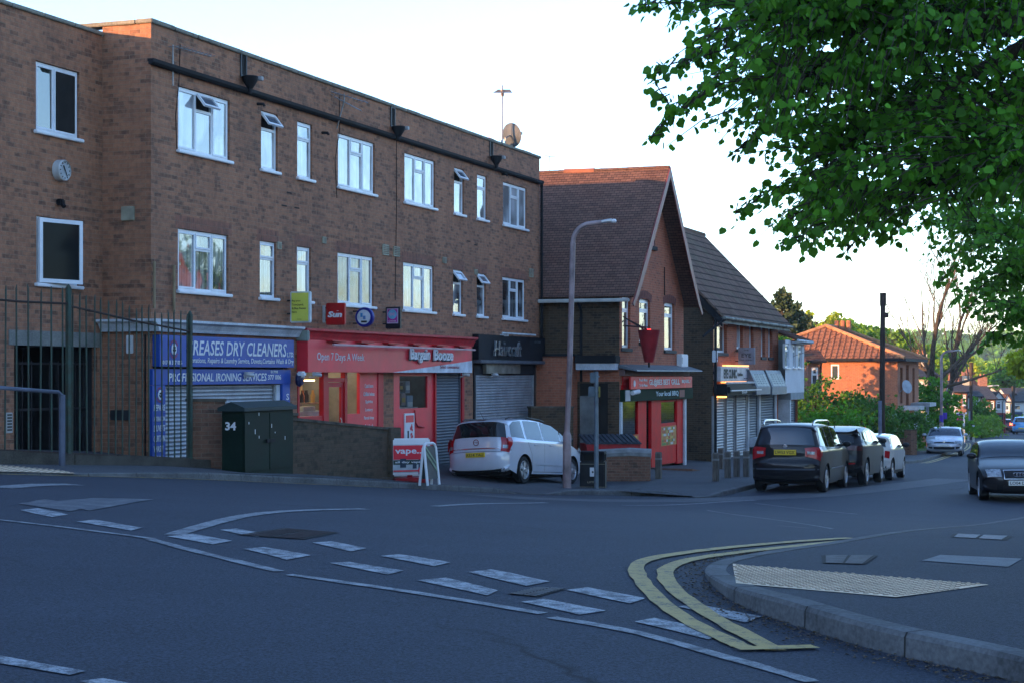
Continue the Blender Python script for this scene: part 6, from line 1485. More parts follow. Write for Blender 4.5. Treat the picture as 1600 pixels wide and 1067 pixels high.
for a in (A_c.wrap(.735,.75,'front',-.44,.44,.016,1,8), A_c.wrap(.545,.56,'front',-.44,.44,.016,1,8), A_c.wrap(.545,.75,'front',-.455,-.44,.016,4,1), A_c.wrap(.545,.75,'front',.44,.455,.016,4,1)): mb.add(a)
mb.build("grille_surround", M_chrome, o)
mb = MB(); p, n = A_c.at(.65,'front')
for k in range(4):
    y = -.105+.07*k; ring = [(p.x+.03, y+.048*math.cos(t*math.pi/8), .655+.048*math.sin(t*math.pi/8)) for t in range(17)]; mb.tube(ring, .006, 5, cap=False)
mb.build("badge", M_chrome, o); plate(o, A_c, .46, 'front', M_plw, "LO04 DXE")
seams(o, A_c, [[(-.44,1.3),(-.44,.3)],[(.76,1.0),(.78,.3)]])
put(o, A_c, (1588,782), 180+10, 'front')
# far traffic
def farcar(px, heading, front, paint_m, name, label, lit=False, tall=False):
    car = S_ if tall else G_; o = carbase(name, label, car, paint_m)
    e = 'front' if front else 'rear'
    car.wrap(1.12 if tall else 1.0, 1.6 if tall else 1.36, 'front', -.9,.9,.006,4,8).build("windscreen", M_cglass, o, smooth=True); car.wrap(1.18 if tall else 1.02, 1.6 if tall else 1.3, 'rear', -.9,.9,.006,4,8).build("rear_window", M_cglass, o, smooth=True)
    for sg in (1, -1):
        t = 1.58 if tall else 1.32; car.side([(.65,1.08),(.35,t-.08),(-1.2,t-.03),(-1.5,1.10)], sg).build("side_window", M_cglass, o, smooth=True)
        car.wrap(.66,.82,'front',sg*.62,sg*.98,.012,2,3).build("headlight", M_lamp_w, o); car.wrap(.80,1.0,'rear',sg*.66,sg*.98,.014,2,3).build("tail_light", emis("lit_brake_lamp", (1,.05,.02), 2.5) if lit and "lit_brake_lamp" not in MATS else (MATS["lit_brake_lamp"] if lit else M_lamp_r), o); mirror(o, car, .75, 1.08, M_trim, sg)
    car.wrap(.30,.55,'front',-.9,.9,.008,2,6).build("lower_bumper", M_trim, o); car.wrap(.30,.50,'rear',-.9,.9,.008,2,6).build("lower_bumper", M_trim if not tall else M_alloy, o)
    plate(o, car, .60, e, M_plw if front else M_ply, ""); put(o, car, px, heading, e); return o
farcar((1547,676), 180+14, True, M_navyp, "off_road_car", "dark off-roader facing us at the far left of the distant traffic", tall=True)
farcar((1569,675), 16, False, paint("dark_red_paint", (.16,.02,.02), 0, .3), "distant_car", "small dark red car with brake lights lit between the off-roader and the blue car", lit=True)
farcar((1597,678), 22, False, paint("sky_blue_paint", (.05,.26,.55), .1, .3), "blue_off_road_car", "bright blue car with a silver bumper bar in the distant queue", tall=True)
# ------------------------------------------------------------------ street furniture
def at(px, py, lift=.1): return gp(px, py, lift)
def stand(name, label, cat, p, rz=0, group=None): return empty(name, (p.x, p.y, p.z), rz, label, cat, group)
M_lampgrey = mat("pinkish_galvanised_post", (.30,.23,.23), .5, .2, var=.3, scale=2.5); M_galv = mat("galvanised_post", (.16,.20,.23), .5, .4, var=.3, scale=3)
def lamp_post(px, py, top_py, arm_px, label, lift=.1, lean=0, m=None, band=None, r=.075, head=.55, group="street lamps"):
    p = at(px, py, lift); h = (HY-top_py)/F*p.y-p.z; dx = (arm_px-px)/F*p.y; o = stand("street_lamp", label, "street lamp", p, 0, group)
    m = m or M_lampgrey; s = 1 if dx > 0 else -1; a = abs(dx); rb = min(a*.5, .45)
    mb = MB(); mb.tube([(0,0,-.1),(0,0,1.35),(0,0,1.45)], [r*1.55,r*1.55,r], 12)
    pts = [(0,0,1.4),(lean*.5,0,h*.5),(lean,0,h-rb-.05)]
    for k in range(7): t = k/6*math.pi/2; pts.append((lean+s*rb*(1-math.cos(t)), 0, h-rb+rb*math.sin(t)-.04))
    pts.append((lean+s*(rb+(a-rb)*.35), 0, h-.01)); mb.tube(pts, [r]*3+[r*.85]*8, 12); mb.build("post", m, o, smooth=True)
    mb = MB(); x0, x1 = lean+s*(rb+(a-rb)*.30), s*a; mb.tube([(x0,0,h-.005),(x1-s*.12,0,h+.03),(x1-s*.05,0,h+.03)], [.038,.045,.052], 8); mb.build("lantern", mat("pale_lantern", (.42,.44,.46), .4, .4), o, smooth=True)
    mb = MB(); mb.lathe([(.0,-.05),(.05,-.04),(.07,0),(.05,.04),(0,.05)], 10, Matrix.Translation((x1,0,h+.02)), cap=False); mb.build("photocell", M_wht, o, smooth=True)
    if band: mb = MB(); mb.lathe([(r*1.35,0),(r*1.35,.45)], 10, Matrix.Translation((0,0,1.4))); mb.box(0,.35,-.02,.02,1.6,2.0); mb.build("band", mat("violet_band", (.10,.05,.40), .6), o)
    mb = MB(); mb.box(-.06,.06,-r*1.6-.012,-r*1.5,.45,1.05,.01); mb.build("access_door", m, o)
    return o
lamp_post(886, 768, 347, 959, "tall pinkish grey street lamp on the kerb beside the silver people carrier", lean=.14, lift=.02, r=.066)
lamp_post(1471, 694, 548, 1500, "street lamp with a violet band rising behind the silver hatchback", lift=.1, band=True, r=.09)
lamp_post(1539, 672, 602, 1560, "street lamp on the left pavement beyond the bare tree, near the blue road sign", lift=.1, r=.10, m=mat("pale_lamp_paint", (.45,.45,.44), .5))
lamp_post(1598, 668, 611, 1613, "distant street lamp at the right edge in front of the white gabled house", lift=0, r=.10, m=mat("pale_lamp_paint", (.45,.45,.44), .5) if 0 else MATS["pale_lamp_paint"])
# litter bin
p = at(927, 767, .02); o = stand("litter_bin", "black square litter bin with a white tidy-man label beside the tall lamp post", "litter bin", p, R(-8))
mb = MB(); w = .31; mb.box(-w, w, -.25, .25, 0, .76, .03); mb.build("body", mat("black_bin_plastic", (.012,.014,.018), .45, var=.3, scale=4), o)
mb = MB(); 
for x in (-w+.04, w-.04):
    for y in (-.21, .21): mb.box(x-.035, x+.035, y-.035, y+.035, .76, .92)
mb.box(-w-.015, w+.015, -.265, .265, .92, .99, .03); mb.build("hood", M_hb, o)
mb = MB(); mb.box(-w+.05, w-.05, -.18, .18, .76, .92); mb.build("opening", M_wood, o)
mb = MB(); mb.box(-.06,.08,-.262,-.251,.38,.60); mb.build("label_plate", M_wht, o); mb = MB(); mb.lathe([(.03,0),(0,.004)], 4, Matrix.Translation((.01,-.264,.49)) @ Matrix.Rotation(R(90),4,'X')); mb.build("label_mark", M_ink, o)
text("LITTER", .26, .04, (-.12,-.252,.22), mat("gold_bin_lettering", (.4,.36,.25), .5), o, bold=.01)
mb = MB(); mb.box(-w-.004, w+.004, -.254, -.251, .12, .128); mb.box(-w-.004, w+.004, -.254, -.251, .68, .688); mb.build("gilt_line", MATS["gold_bin_lettering"], o)
# steel signal pole with small backs of signs
p = at(932, 769, .02); o = stand("signal_pole", "plain steel pole in front of the litter bin carrying small sign backs", "pole", p)
h = (HY-580)/F*p.y-p.z; mb = MB(); mb.tube([(0,0,-.1),(-.01,0,h)], .055, 12); mb.build("pole", M_galv, o, smooth=True)
mb = MB(); mb.box(-.16,-.04,-.10,.06,h-.28,h-.02,.02); mb.build("sign_back", mat("grey_sign_back", (.10,.13,.15), .5), o); mb = MB(); mb.box(-.20,-.04,-.10,.08,h-.62,h-.36,.02); mb.build("sign_back", MATS["grey_sign_back"], o); mb = MB(); mb.box(.05,.09,-.06,.1,h-.62,h-.36,.01); mb.build("side_plate", mat("amber_plate", (.30,.24,.06), .5), o)
mb = MB(); mb.lathe([(.07,-.02),(.07,.02)],10,Matrix.Translation((0,0,h-.5))); mb.lathe([(.07,-.02),(.07,.02)],10,Matrix.Translation((0,0,h-.12))); mb.build("clamp", M_galv, o)
# low garden walls
B_wall = brick("mossy_wall_brick", (.10,.07,.047), (.07,.053,.036), (.03,.028,.018), (.06,.06,.042), darkbias=.6, stain=.6, grime=(.035,.042,.02))
B_pier = brick("brown_pier_brick", (.22,.11,.07), (.15,.08,.055), (.06,.04,.03), (.20,.17,.12), darkbias=.7, stain=.45, grime=(.03,.035,.02))
M_cope = mat("brick_coping", (.10,.085,.065), .9, var=.4, scale=4, bmp=.01)
def run(name, label, pa, pb, ta, tb, th=.23, m=None, cope=.05, cat="wall", kids=()):
    """wall between two ground points; ta/tb: heights of its top at the ends"""
    d = (pb-pa); L = d.xy.length; a = math.atan2(d.y, d.x); zb = min(pa.z, pb.z)-.3; o = empty(name, (pa.x, pa.y, 0), a, label, cat, None, zb)
    mb = MB(); P = [(0,zb),(L,zb),(L,tb),(0,ta)]; mb.prism(P, lambda x,z: (x,0,z), lambda x,z: (x,th,z)); mb.build("brickwork", m or B_wall, o, fixn=True)
    if cope: mb = MB(); P = [(-.02,ta+.001),(L+.02,tb+.001),(L+.02,tb+cope),(-.02,ta+cope)]; mb.prism(P, lambda x,z: (x,-.02,z), lambda x,z: (x,th+.02,z)); mb.build("coping", M_cope, o, fixn=True)
    return o, L
zpx = lambda py, d: (HY-py)/F*d
pa, pb = at(448, 740), at(622, 751)
o, L = run("garden_wall", "long mossy low brick wall between the green cabinet and the off-licence boards", pa, pb, zpx(655, pa.y), zpx(673, pb.y))
mb = MB(); z = pb.z; mb.box(L-.40, L+.02, -.06, .30, z-.3, zpx(671, pb.y)+.05, .01); mb.build("pier", B_wall, o); mb = MB(); mb.box(0, L-.45, -.10, .0, pa.z-.6, pb.z+.10); mb.build("plinth", B_wall, o)
pa, pb = at(294, 728), at(352, 734)
o, L = run("garden_wall", "tall brown brick pier and wall stub left of the green cabinet", pa, pb, zpx(627, pa.y), zpx(627, pb.y), th=.45, m=B_pier)
pa2, pb2 = at(352, 735), at(372, 737); o, L = run("garden_wall", "dark lower brick wall hidden behind the green cabinet", pa2+Vector((0,.3,0)), at(460, 741)+Vector((0,.4,0)), zpx(645, pa2.y), zpx(652, pa2.y+.6), m=B_wall)
pa, pb = at(936, 752, .1), at(1016, 752, .1)
o, L = run("forecourt_wall", "low brick wall with a pale rounded coping in front of the grill", pa, pb, zpx(711, pa.y), zpx(709, pb.y), m=B_pier, cope=0)
mb = MB(); mb.tube([(-.05,.11,zpx(711,pa.y)+.02),(L*.6,.11,zpx(709,pb.y)+.03),(L+.02,.11,zpx(710,pb.y)+.02)], .14, 10); mb.build("coping", mat("pale_coping", (.24,.25,.25), .8, var=.3), o, smooth=True)
pa, pb = at(832, 745, .1), at(902, 748, .1); pa, pb = pa+Vector((0,3.2,0)), pb+Vector((0,3,0))
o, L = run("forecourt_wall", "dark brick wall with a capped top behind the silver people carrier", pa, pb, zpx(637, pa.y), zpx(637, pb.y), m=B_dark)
# green street cabinet
pa, pb = at(380, 739), at(458, 741); d = pb-pa; a = math.atan2(d.y, d.x); L = d.xy.length
o = stand("street_cabinet", "dark green roadside cabinet numbered 34 with a shallow pitched lid", "cabinet", pa, a); H_ = zpx(631, pa.y)-pa.z
M_green = mat("dark_green_paint", (.006,.018,.012), .6, var=.3, scale=2, fine=.15, spec=.1)
dp = .40; mb = MB(); mb.box(0, L, 0, dp, -.15, H_-.10, .012); mb.build("body", M_green, o)
mb = MB(); P = [(-.05,H_-.12),(dp+.05,H_-.12),(dp+.05,H_-.06),(dp/2,H_+.04),(-.05,H_-.06)]; mb.prism(P, lambda y,z: (-.06,y,z), lambda y,z: (L+.06,y,z)); mb.build("lid", mat("grey_green_lid", (.02,.035,.035), .6, var=.2), o, fixn=True)
mb = MB(); mb.box(.03, L*.5-.01, -.015, 0, .02, H_-.16, .005); mb.box(L*.5+.01, L-.03, -.015, 0, .02, H_-.16, .005); mb.build("door", M_green, o); mb = MB(); mb.box(L*.42, L*.58, -.05, -.015, H_*.42, H_*.47); mb.build("handle", M_black, o)
M = Matrix.Rotation(R(-90), 4, 'Z'); text("34", .20, .14, (-.33,-.006, H_-.44), M_wht, o, M, bold=.03, depth=.004)
mb = MB(); random.seed(3)
for k in range(7): x, z = random.uniform(.15,L-.1), random.uniform(.1,H_-.2); mb.box(x, x+.02, -.018, -.0155, z, z+random.uniform(.02,.09))
mb.build("paint_chip", M_wht, o)
# green railings on a kerb in front of the passage
M_rail = mat("flaking_green_rail", (.035,.07,.055), .7, var=.5, scale=5, col2=(.05,.035,.025), fine=.3)
def gpd(px, d): x = (px-CX)/F*d; return Vector((x, d, g(x, d)+.1))
A0, A1, A2 = gpd(-60, 24.5), gpd(107, 26.2), gpd(297, 29.2)
def railing(label, a, b, ta, tb, n, ra, rb, post, pbot=.08):
    d = b-a; L = d.xy.length; o = empty("railing", (a.x, a.y, 0), math.atan2(d.y, d.x), label, "railing", "green railings before the passage", min(a.z, b.z)-.2)
    z0 = lambda t: a.z+(b.z-a.z)*t
    for k in range(n):
        t = (k+.5)/n; top = ta+(tb-ta)*t+random.uniform(-.05,.05); lx = random.uniform(-.02,.02)
        mb = MB(); mb.tube([(L*t,0,z0(t)+pbot),(L*t+lx,random.uniform(-.01,.01),top-.06),(L*t+lx*1.2,0,top)], [.013,.013,.004], 6); mb.build("bar", M_rail, o)
    mb = MB(); mb.tube([(0,0,ra),(L*.5,0,(ra+rb)/2-.02),(L,0,rb)], .018, 6); mb.build("rail", mat("rusty_rail", (.045,.03,.025), .8), o); mb = MB(); mb.tube([(0,0,z0(0)+.14),(L,0,z0(1)+.14)], .018, 6); mb.build("rail", MATS["rusty_rail"], o)
    mb = MB(); mb.box(L-.032, L+.032, -.032, .032, z0(1)-.2, post); mb.lathe([(.04,0),(.02,.04),(0,.06)], 8, Matrix.Translation((L,0,post))); mb.build("post", M_rail, o); return o
railing("nearer run of flaking green railings with widely spaced bars at the left edge", A0, A1, zpx(447,A0.y), zpx(449,A1.y), 9, zpx(463,A0.y), zpx(475,A1.y), zpx(450,A1.y))
railing("farther run of flaking green railings with a sagging top rail beside the dry cleaner", A1, A2, zpx(458,A1.y), zpx(492,A2.y), 18, zpx(478,A1.y), zpx(518,A2.y), zpx(491,A2.y))
pa, pb = gpd(-60, 24.6), gpd(107, 26.3)
o = empty("railing_kerb", (0,0,0), 0, "low rough concrete kerb that the green railings stand on", "kerb"); mb = MB()
for a, b in ((A0,A1),(A1,A2+Vector((.2,.25,0)))):
    d = (b-a).normalized(); w_ = Vector((-d.y,d.x,0))*.13
    for k in range(6):
        p, q = a.lerp(b,k/6), a.lerp(b,(k+.995)/6); P = [p-w_, q-w_, q+w_, p+w_]; up = Vector((0,0,.13+random.uniform(-.01,.01))); dn = Vector((0,0,-.2))
        mb.quad(*[v+up for v in P]); mb.quad(P[0]+dn,P[1]+dn,P[1]+up,P[0]+up); mb.quad(P[1]+dn,P[2]+dn,P[2]+up,P[1]+up); mb.quad(P[3]+dn,P[0]+dn,P[0]+up,P[3]+up)
mb.build("kerb_stone", mat("rough_dark_kerb", (.07,.065,.055), .9, var=.4, scale=3, fine=.3), o)
# blue-grey guard rail
a, b = gpd(-200, 22.5), gpd(97, 25.6); d = b-a; L = d.xy.length; o = empty("guard_rail", (a.x,a.y,0), math.atan2(d.y,d.x), "blue-grey tubular hand rail at the left pavement edge", "railing", None, min(a.z,b.z)-.1)
mb = MB(); zt = zpx(613, b.y); mb.tube([(0,0,zt+.22),(L-.08,0,zt+.01),(L,0,zt-.05)], .03, 8); M_br = mat("blue_grey_rail", (.10,.12,.17), .5, .2); mb.build("rail", M_br, o, smooth=True); mb = MB(); mb.tube([(L,0,b.z-.1),(L,0,zt-.03)], .05, 8); mb.build("post", M_br, o, smooth=True)
mb = MB(); mb.tube([(.3,0,a.z-.1),(.3,0,zt+.2)], .05, 8); mb.build("post", M_br, o, smooth=True)
# timber-coloured bollards
M_boll = mat("weathered_timber", (.14,.12,.10), .85, var=.35, scale=6, stretch=(6,6,.8))
for i, (px, base, top, lab) in enumerate(((1029,748,706,"lone timber bollard at the end of the forecourt wall"),(1118.5,752,707,"nearest timber bollard of the row before the optician's"),(1126,733,700,"set-back timber bollard standing behind the others before the shutters"),
        (1137,747,705,"second timber bollard of the row before the optician's"),(1151,745,704,"third timber bollard of the row before the optician's"),(1166,745,704,"timber bollard nearest the black people carrier"))):
    p = at(px, base, .1); h = zpx(top, p.y)-p.z; w_ = .075
    o = stand("bollard", lab, "bollard", p, STREET, "timber bollards on the shop pavement"); mb = MB(); mb.box(-w_, w_, -w_, w_, -.2, h-.06); mb.build("post", M_boll, o)
    mb = MB(); mb.prism([(-w_,h-.06),(w_,h-.06),(w_,h-.01),(0,h+.01),(-w_,h-.02)], lambda x,z: (x,-w_,z), lambda x,z: (x,w_,z)); mb.build("top", M_boll, o, fixn=True); mb = MB(); mb.box(-w_-.003, w_+.003, -w_-.003, w_+.003, h-.20, h-.15); mb.build("groove_band", mat("pale_band", (.25,.24,.22), .7), o)
# red trade bins with ribbed lids behind the wall
for i, (px, d_, lab, c) in enumerate(((938, 48.6, "large red trade waste bin with a ribbed dark lid, left of two", (.42,.02,.025)), (968, 48.9, "red trade waste bin with a raised blue-grey lid, nearer the grill window", (.42,.03,.03)))):
    x = (px-CX)/F*d_; z = g(x, d_)+.1; o = empty("trade_bin", (x, d_, z), R(10), lab, "waste bin", "red trade bins before the grill")
    T = zpx(692, d_)-z; mb = MB(); P = [(-.42,.25),(.42,.25),(.5,T),(-.5,T)]; mb.prism([(x_*1.0, z_) for x_, z_ in P], lambda x_,z_: (x_,-.45,z_), lambda x_,z_: (x_,.45,z_)); mb.build("body", mat("red_bin_%s" % ("a","b")[i], c, .4), o, fixn=True)
    mb = MB(); n = 8
    for k in range(n): a = -.52+1.04*k/n; mb.prism([(a,0),(a+.10,0),(a+.085,.05),(a+.015,.05)], lambda x_,z_: (x_,-.5,T+z_+.0), lambda x_,z_: (x_,.5,T+z_+.20))
    mb.prism([(-.52,0),(.52,0),(.52,.02),(-.52,.02)], lambda x_,z_: (x_,-.5,T+z_-.005), lambda x_,z_: (x_,.5,T+z_+.195)); mb.build("lid", mat("slate_bin_lid", (.05,.06,.075), .5), o, fixn=True)
    for sx in (-.32, .32):
        mb = MB(); mb.lathe([(.09,-.03),(.1,0),(.09,.03)], 10, Matrix.Translation((sx,-.4,.1)) @ Matrix.Rotation(R(90),4,'Y')); mb.build("castor", M_tyre, o)
    mb = MB(); mb.box(-.2,.2,-.458,-.451,T-.35,T-.15); mb.build("label_panel", M_wht, o)
# advertising boards
p = at(640, 753, .1); o = stand("swing_sign", "white-framed poster stand with a red header outside the off-licence", "pavement sign", p, R(20)); w_ = .42; T = zpx(684, p.y)-p.z; b0 = zpx(743, p.y)-p.z
mb = MB(); mb.box(-w_, w_, -.04, .04, b0, T, .03); mb.build("frame", M_wht, o); iw = w_-.07
mb = MB(); mb.box(-iw, iw, -.046, -.041, b0+.07, T-.12); mb.build("sheet", mat("pale_poster_sheet", (.42,.47,.50), .4), o)
mb = MB(); mb.box(-iw, iw, -.050, -.0465, T-.42, T-.14); mb.build("header", M_red, o); text("vape...", iw*1.7, .12, (-iw*.9,-.053,T-.34), M_wht, o, bold=.02)
mb = MB(); mb.box(-iw, iw, -.050, -.0465, T-.52, T-.43); mb.build("dark_strip", mat("dark_green_strip", (.03,.06,.05), .5), o); text("all day vaping", iw*1.8, .05, (-iw*.9,-.053,T-.50), M_wht, o, bold=.02)
mb = MB(); mb.box(-iw*.6, -iw*.25, -.052, -.0465, b0+.35, T-.58); mb.box(.05, .13, -.052, -.0465, b0+.30, T-.60); mb.box(.17, .26, -.052, -.0465, b0+.33, T-.72); mb.build("product_print", mat("dark_blue_print", (.04,.06,.09), .5), o)
mb = MB(); mb.lathe([(.07,0),(.07,.006)], 16, Matrix.Translation((iw-.12,-.048,T-.64)) @ Matrix.Rotation(R(90),4,'X')); mb.box(-iw, iw, -.052, -.0465, b0+.09, b0+.12); mb.build("red_print", M_red, o)
mb = MB(); mb.box(-w_*.9, w_*.9, -.25, .25, 0, .10, .04); mb.box(-.05,.05,-.03,.03,.08,b0+.02); mb.build("base", mat("red_sign_base", (.30,.02,.025), .5), o)
p = at(671, 757, .1); o = stand("a_board", "narrow white rounded A-board with a dark menu sheet, beside the dark shutter", "pavement sign", p, R(62)); T = zpx(692, p.y)-p.z
for s_ in (-1, 1):
    f = lambda x, z, y=0: (x, s_*(.09*(1-z/T)+y), z)
    mb = MB(); w_ = .22; ring = [(-w_,0),(-w_,T-.1),(-w_+.03,T-.03),(-w_+.1,T),(w_-.1,T),(w_-.03,T-.03),(w_,T-.1),(w_,0)]
    mb.tube([f(*q) for q in ring], .028, 6); mb.build("frame", M_wht, o, smooth=True); mb = MB(); mb.quad(f(-w_+.02,.12),f(w_-.02,.12),f(w_-.02,T-.05),f(-w_+.02,T-.05)); mb.quad(f(-w_+.02,.12,-.01),f(-w_+.02,T-.05,-.01),f(w_-.02,T-.05,-.01),f(w_-.02,.12,-.01)); mb.build("sheet", mat("dark_menu_sheet", (.07,.09,.09), .4), o)
mb = MB()
for a, b in ((.25,.32),(.38,.43)): mb.quad(*[(x, .09*(1-z/T)+.012, z) for x, z in ((-.18,a),(.18,a+.35),(.18,b+.35),(-.18,b))]); mb.quad(*[(x, -.09*(1-z/T)-.012, z) for x, z in ((.18,a),(-.18,a+.35),(-.18,b+.35),(.18,b))])
mb.build("green_stripe", mat("sage_stripe", (.20,.30,.20), .5), o)
# ramp and low steps in front of the grill
mb = MB(); a, b, c, d = at(1019,744,.12), at(1070,745,.12), GF.world(5.7,-.05), GF.world(1.2,-.05)
o = GF.thing("entrance_ramp", "sloping brick-edged concrete ramp up to the red takeaway door", "ramp", 2.2, -1.6, -3.1)
zz = -2.80; mb.quad((0,0,zz),(3.0,-.1,zz-.32),(3.0,1.55,zz-.32),(0,1.55,zz)); mb.build("ramp_top", mat("ramp_concrete", (.15,.155,.16), .8, var=.3, fine=.2), o); mb = MB(); mb.quad((0,0,-3.5),(3.0,-.1,-3.5),(3.0,-.1,zz-.32),(0,0,zz)); mb.quad((0,1.5,-3.5),(0,0,-3.5),(0,0,zz),(0,1.5,zz)); mb.build("ramp_side", B_pier, o)
# telegraph poles
M_pole = mat("creosoted_wood", (.06,.045,.035), .85, var=.4, scale=3, stretch=(5,5,.6), bmp=.01)
def tpole(px, py, top, d_r, label, lift=.1, sleeve=False, d=None):
    p = at(px, py, lift) if d is None else gpd(px, d); h = zpx(top, p.y)-p.z; o = stand("telegraph_pole", label, "telegraph pole", p, 0, "telegraph poles"); mb = MB(); d_r *= .70; mb.tube([(0,0,-.3),(0,0,h*.5),(.03,0,h)], [d_r,d_r*.9,d_r*.8], 12); mb.build("pole", M_pole, o, smooth=True)
    mb = MB(); mb.tube([(.03,0,h),(.03,0,h-.5)], d_r*1.05, 10); mb.box(d_r*.6, d_r*2.0, -.1, .1, h-.95, h-.75, .02); mb.build("cap_fitting", M_pole, o)
    mb = MB(); mb.tube([(-d_r*.9,-.1,0),(-d_r*.9,-.1,h*.36)], .07, 8); mb.build("cable_guard", mat("grey_cable_guard", (.16,.18,.24), .5), o, smooth=True); return p, h
PT, PH = tpole(1378.5, 715, 458, .165, "tall dark telegraph pole in front of the bushes by the parked cars", d=66)
def wire(a, b, sag, r=.012, label="thin telephone wire"):
    o = tag(MB().tube([a.lerp(b, t/12)-Vector((0,0,sag*4*t/12*(1-t/12))) for t in range(13)], r, 4).build("overhead_wire", M_black), label, "wire", "overhead telephone wires"); return o
hp = PT+Vector((.03,0,PH-.2))
wire(hp, px3(1150,560,76), .9, .008, "thin wire from the tall telegraph pole down to the optician's roof"); wire(hp, px3(1480,545,140), 1.5, .012, "thin wire running right from the tall telegraph pole")
tpole(1517, 678, 566, .22, "second telegraph pole, standing beyond the bare tree", d=135); tpole(1583, 672, 603, .28, "farthest telegraph pole in front of the white gabled house", d=180)
# estate agent's board, blue road sign, small far posts
p = gpd(1506, 118); o = stand("estate_agent_board", "purple and magenta estate agent's board on a white post by the far garden", "sign board", p); zt = zpx(646,p.y)-p.z; zl = zpx(656,p.y)-p.z
mb = MB(); mb.box(-.06,.06,-.05,.05,-.1,zt+.1); mb.box(-.5,.2,-.05,.05,zt+.0,zt+.1); mb.build("post", M_wht, o); mb = MB(); mb.box(-.50,-.07,-.04,.03,zl,zt-.003); mb.build("panel", mat("deep_purple_board", (.07,.02,.20), .5), o); mb = MB(); mb.box(-.49,-.08,-.047,-.041,zl+.02,(zl+zt)/2); mb.build("lower_panel", mat("magenta_board", (.5,.02,.25), .5), o); text("SALE",.3,.09,(-.43,-.043,zt-.15),M_wht,o)
p = gpd(1543, 168); o = stand("road_sign", "blue mandatory direction roundel on a short post by the distant junction", "road sign", p); zt = zpx(648,p.y)-p.z
mb = MB(); mb.tube([(0,0,-.1),(0,0,zt+.4)], .05, 6); mb.build("post", M_grey, o); mb = MB(); mb.lathe([(.38,0),(.38,.03)], 20, Matrix.Translation((0,-.05,zt)) @ Matrix.Rotation(R(90),4,'X')); mb.build("roundel", mat("road_sign_blue", (.02,.12,.5), .4), o); mb = MB(); mb.box(-.04,.04,-.09,-.081,zt-.2,zt+.2); mb.build("arrow", M_wht, o)
for i, (px, d_, hh, lab) in enumerate(((1521,126,1.1,"short white marker post right of the second telegraph pole"),(1508,128,1.3,"pale gate post beside the estate agent's board"),(1513,130,1.2,"grey slim post just left of the second telegraph pole"))):
    p = gpd(px, d_); o = stand("marker_post", lab, "post", p); mb = MB(); mb.box(-.07,.07,-.07,.07,-.1,hh*.8); mb.build("post", M_grey, o); mb = MB(); mb.box(-.08,.08,-.08,.08,hh*.8,hh,.02); mb.build("cap", M_wht, o)
for k in range(5):
    p = gpd(1500+k*3.4, 124+k); 
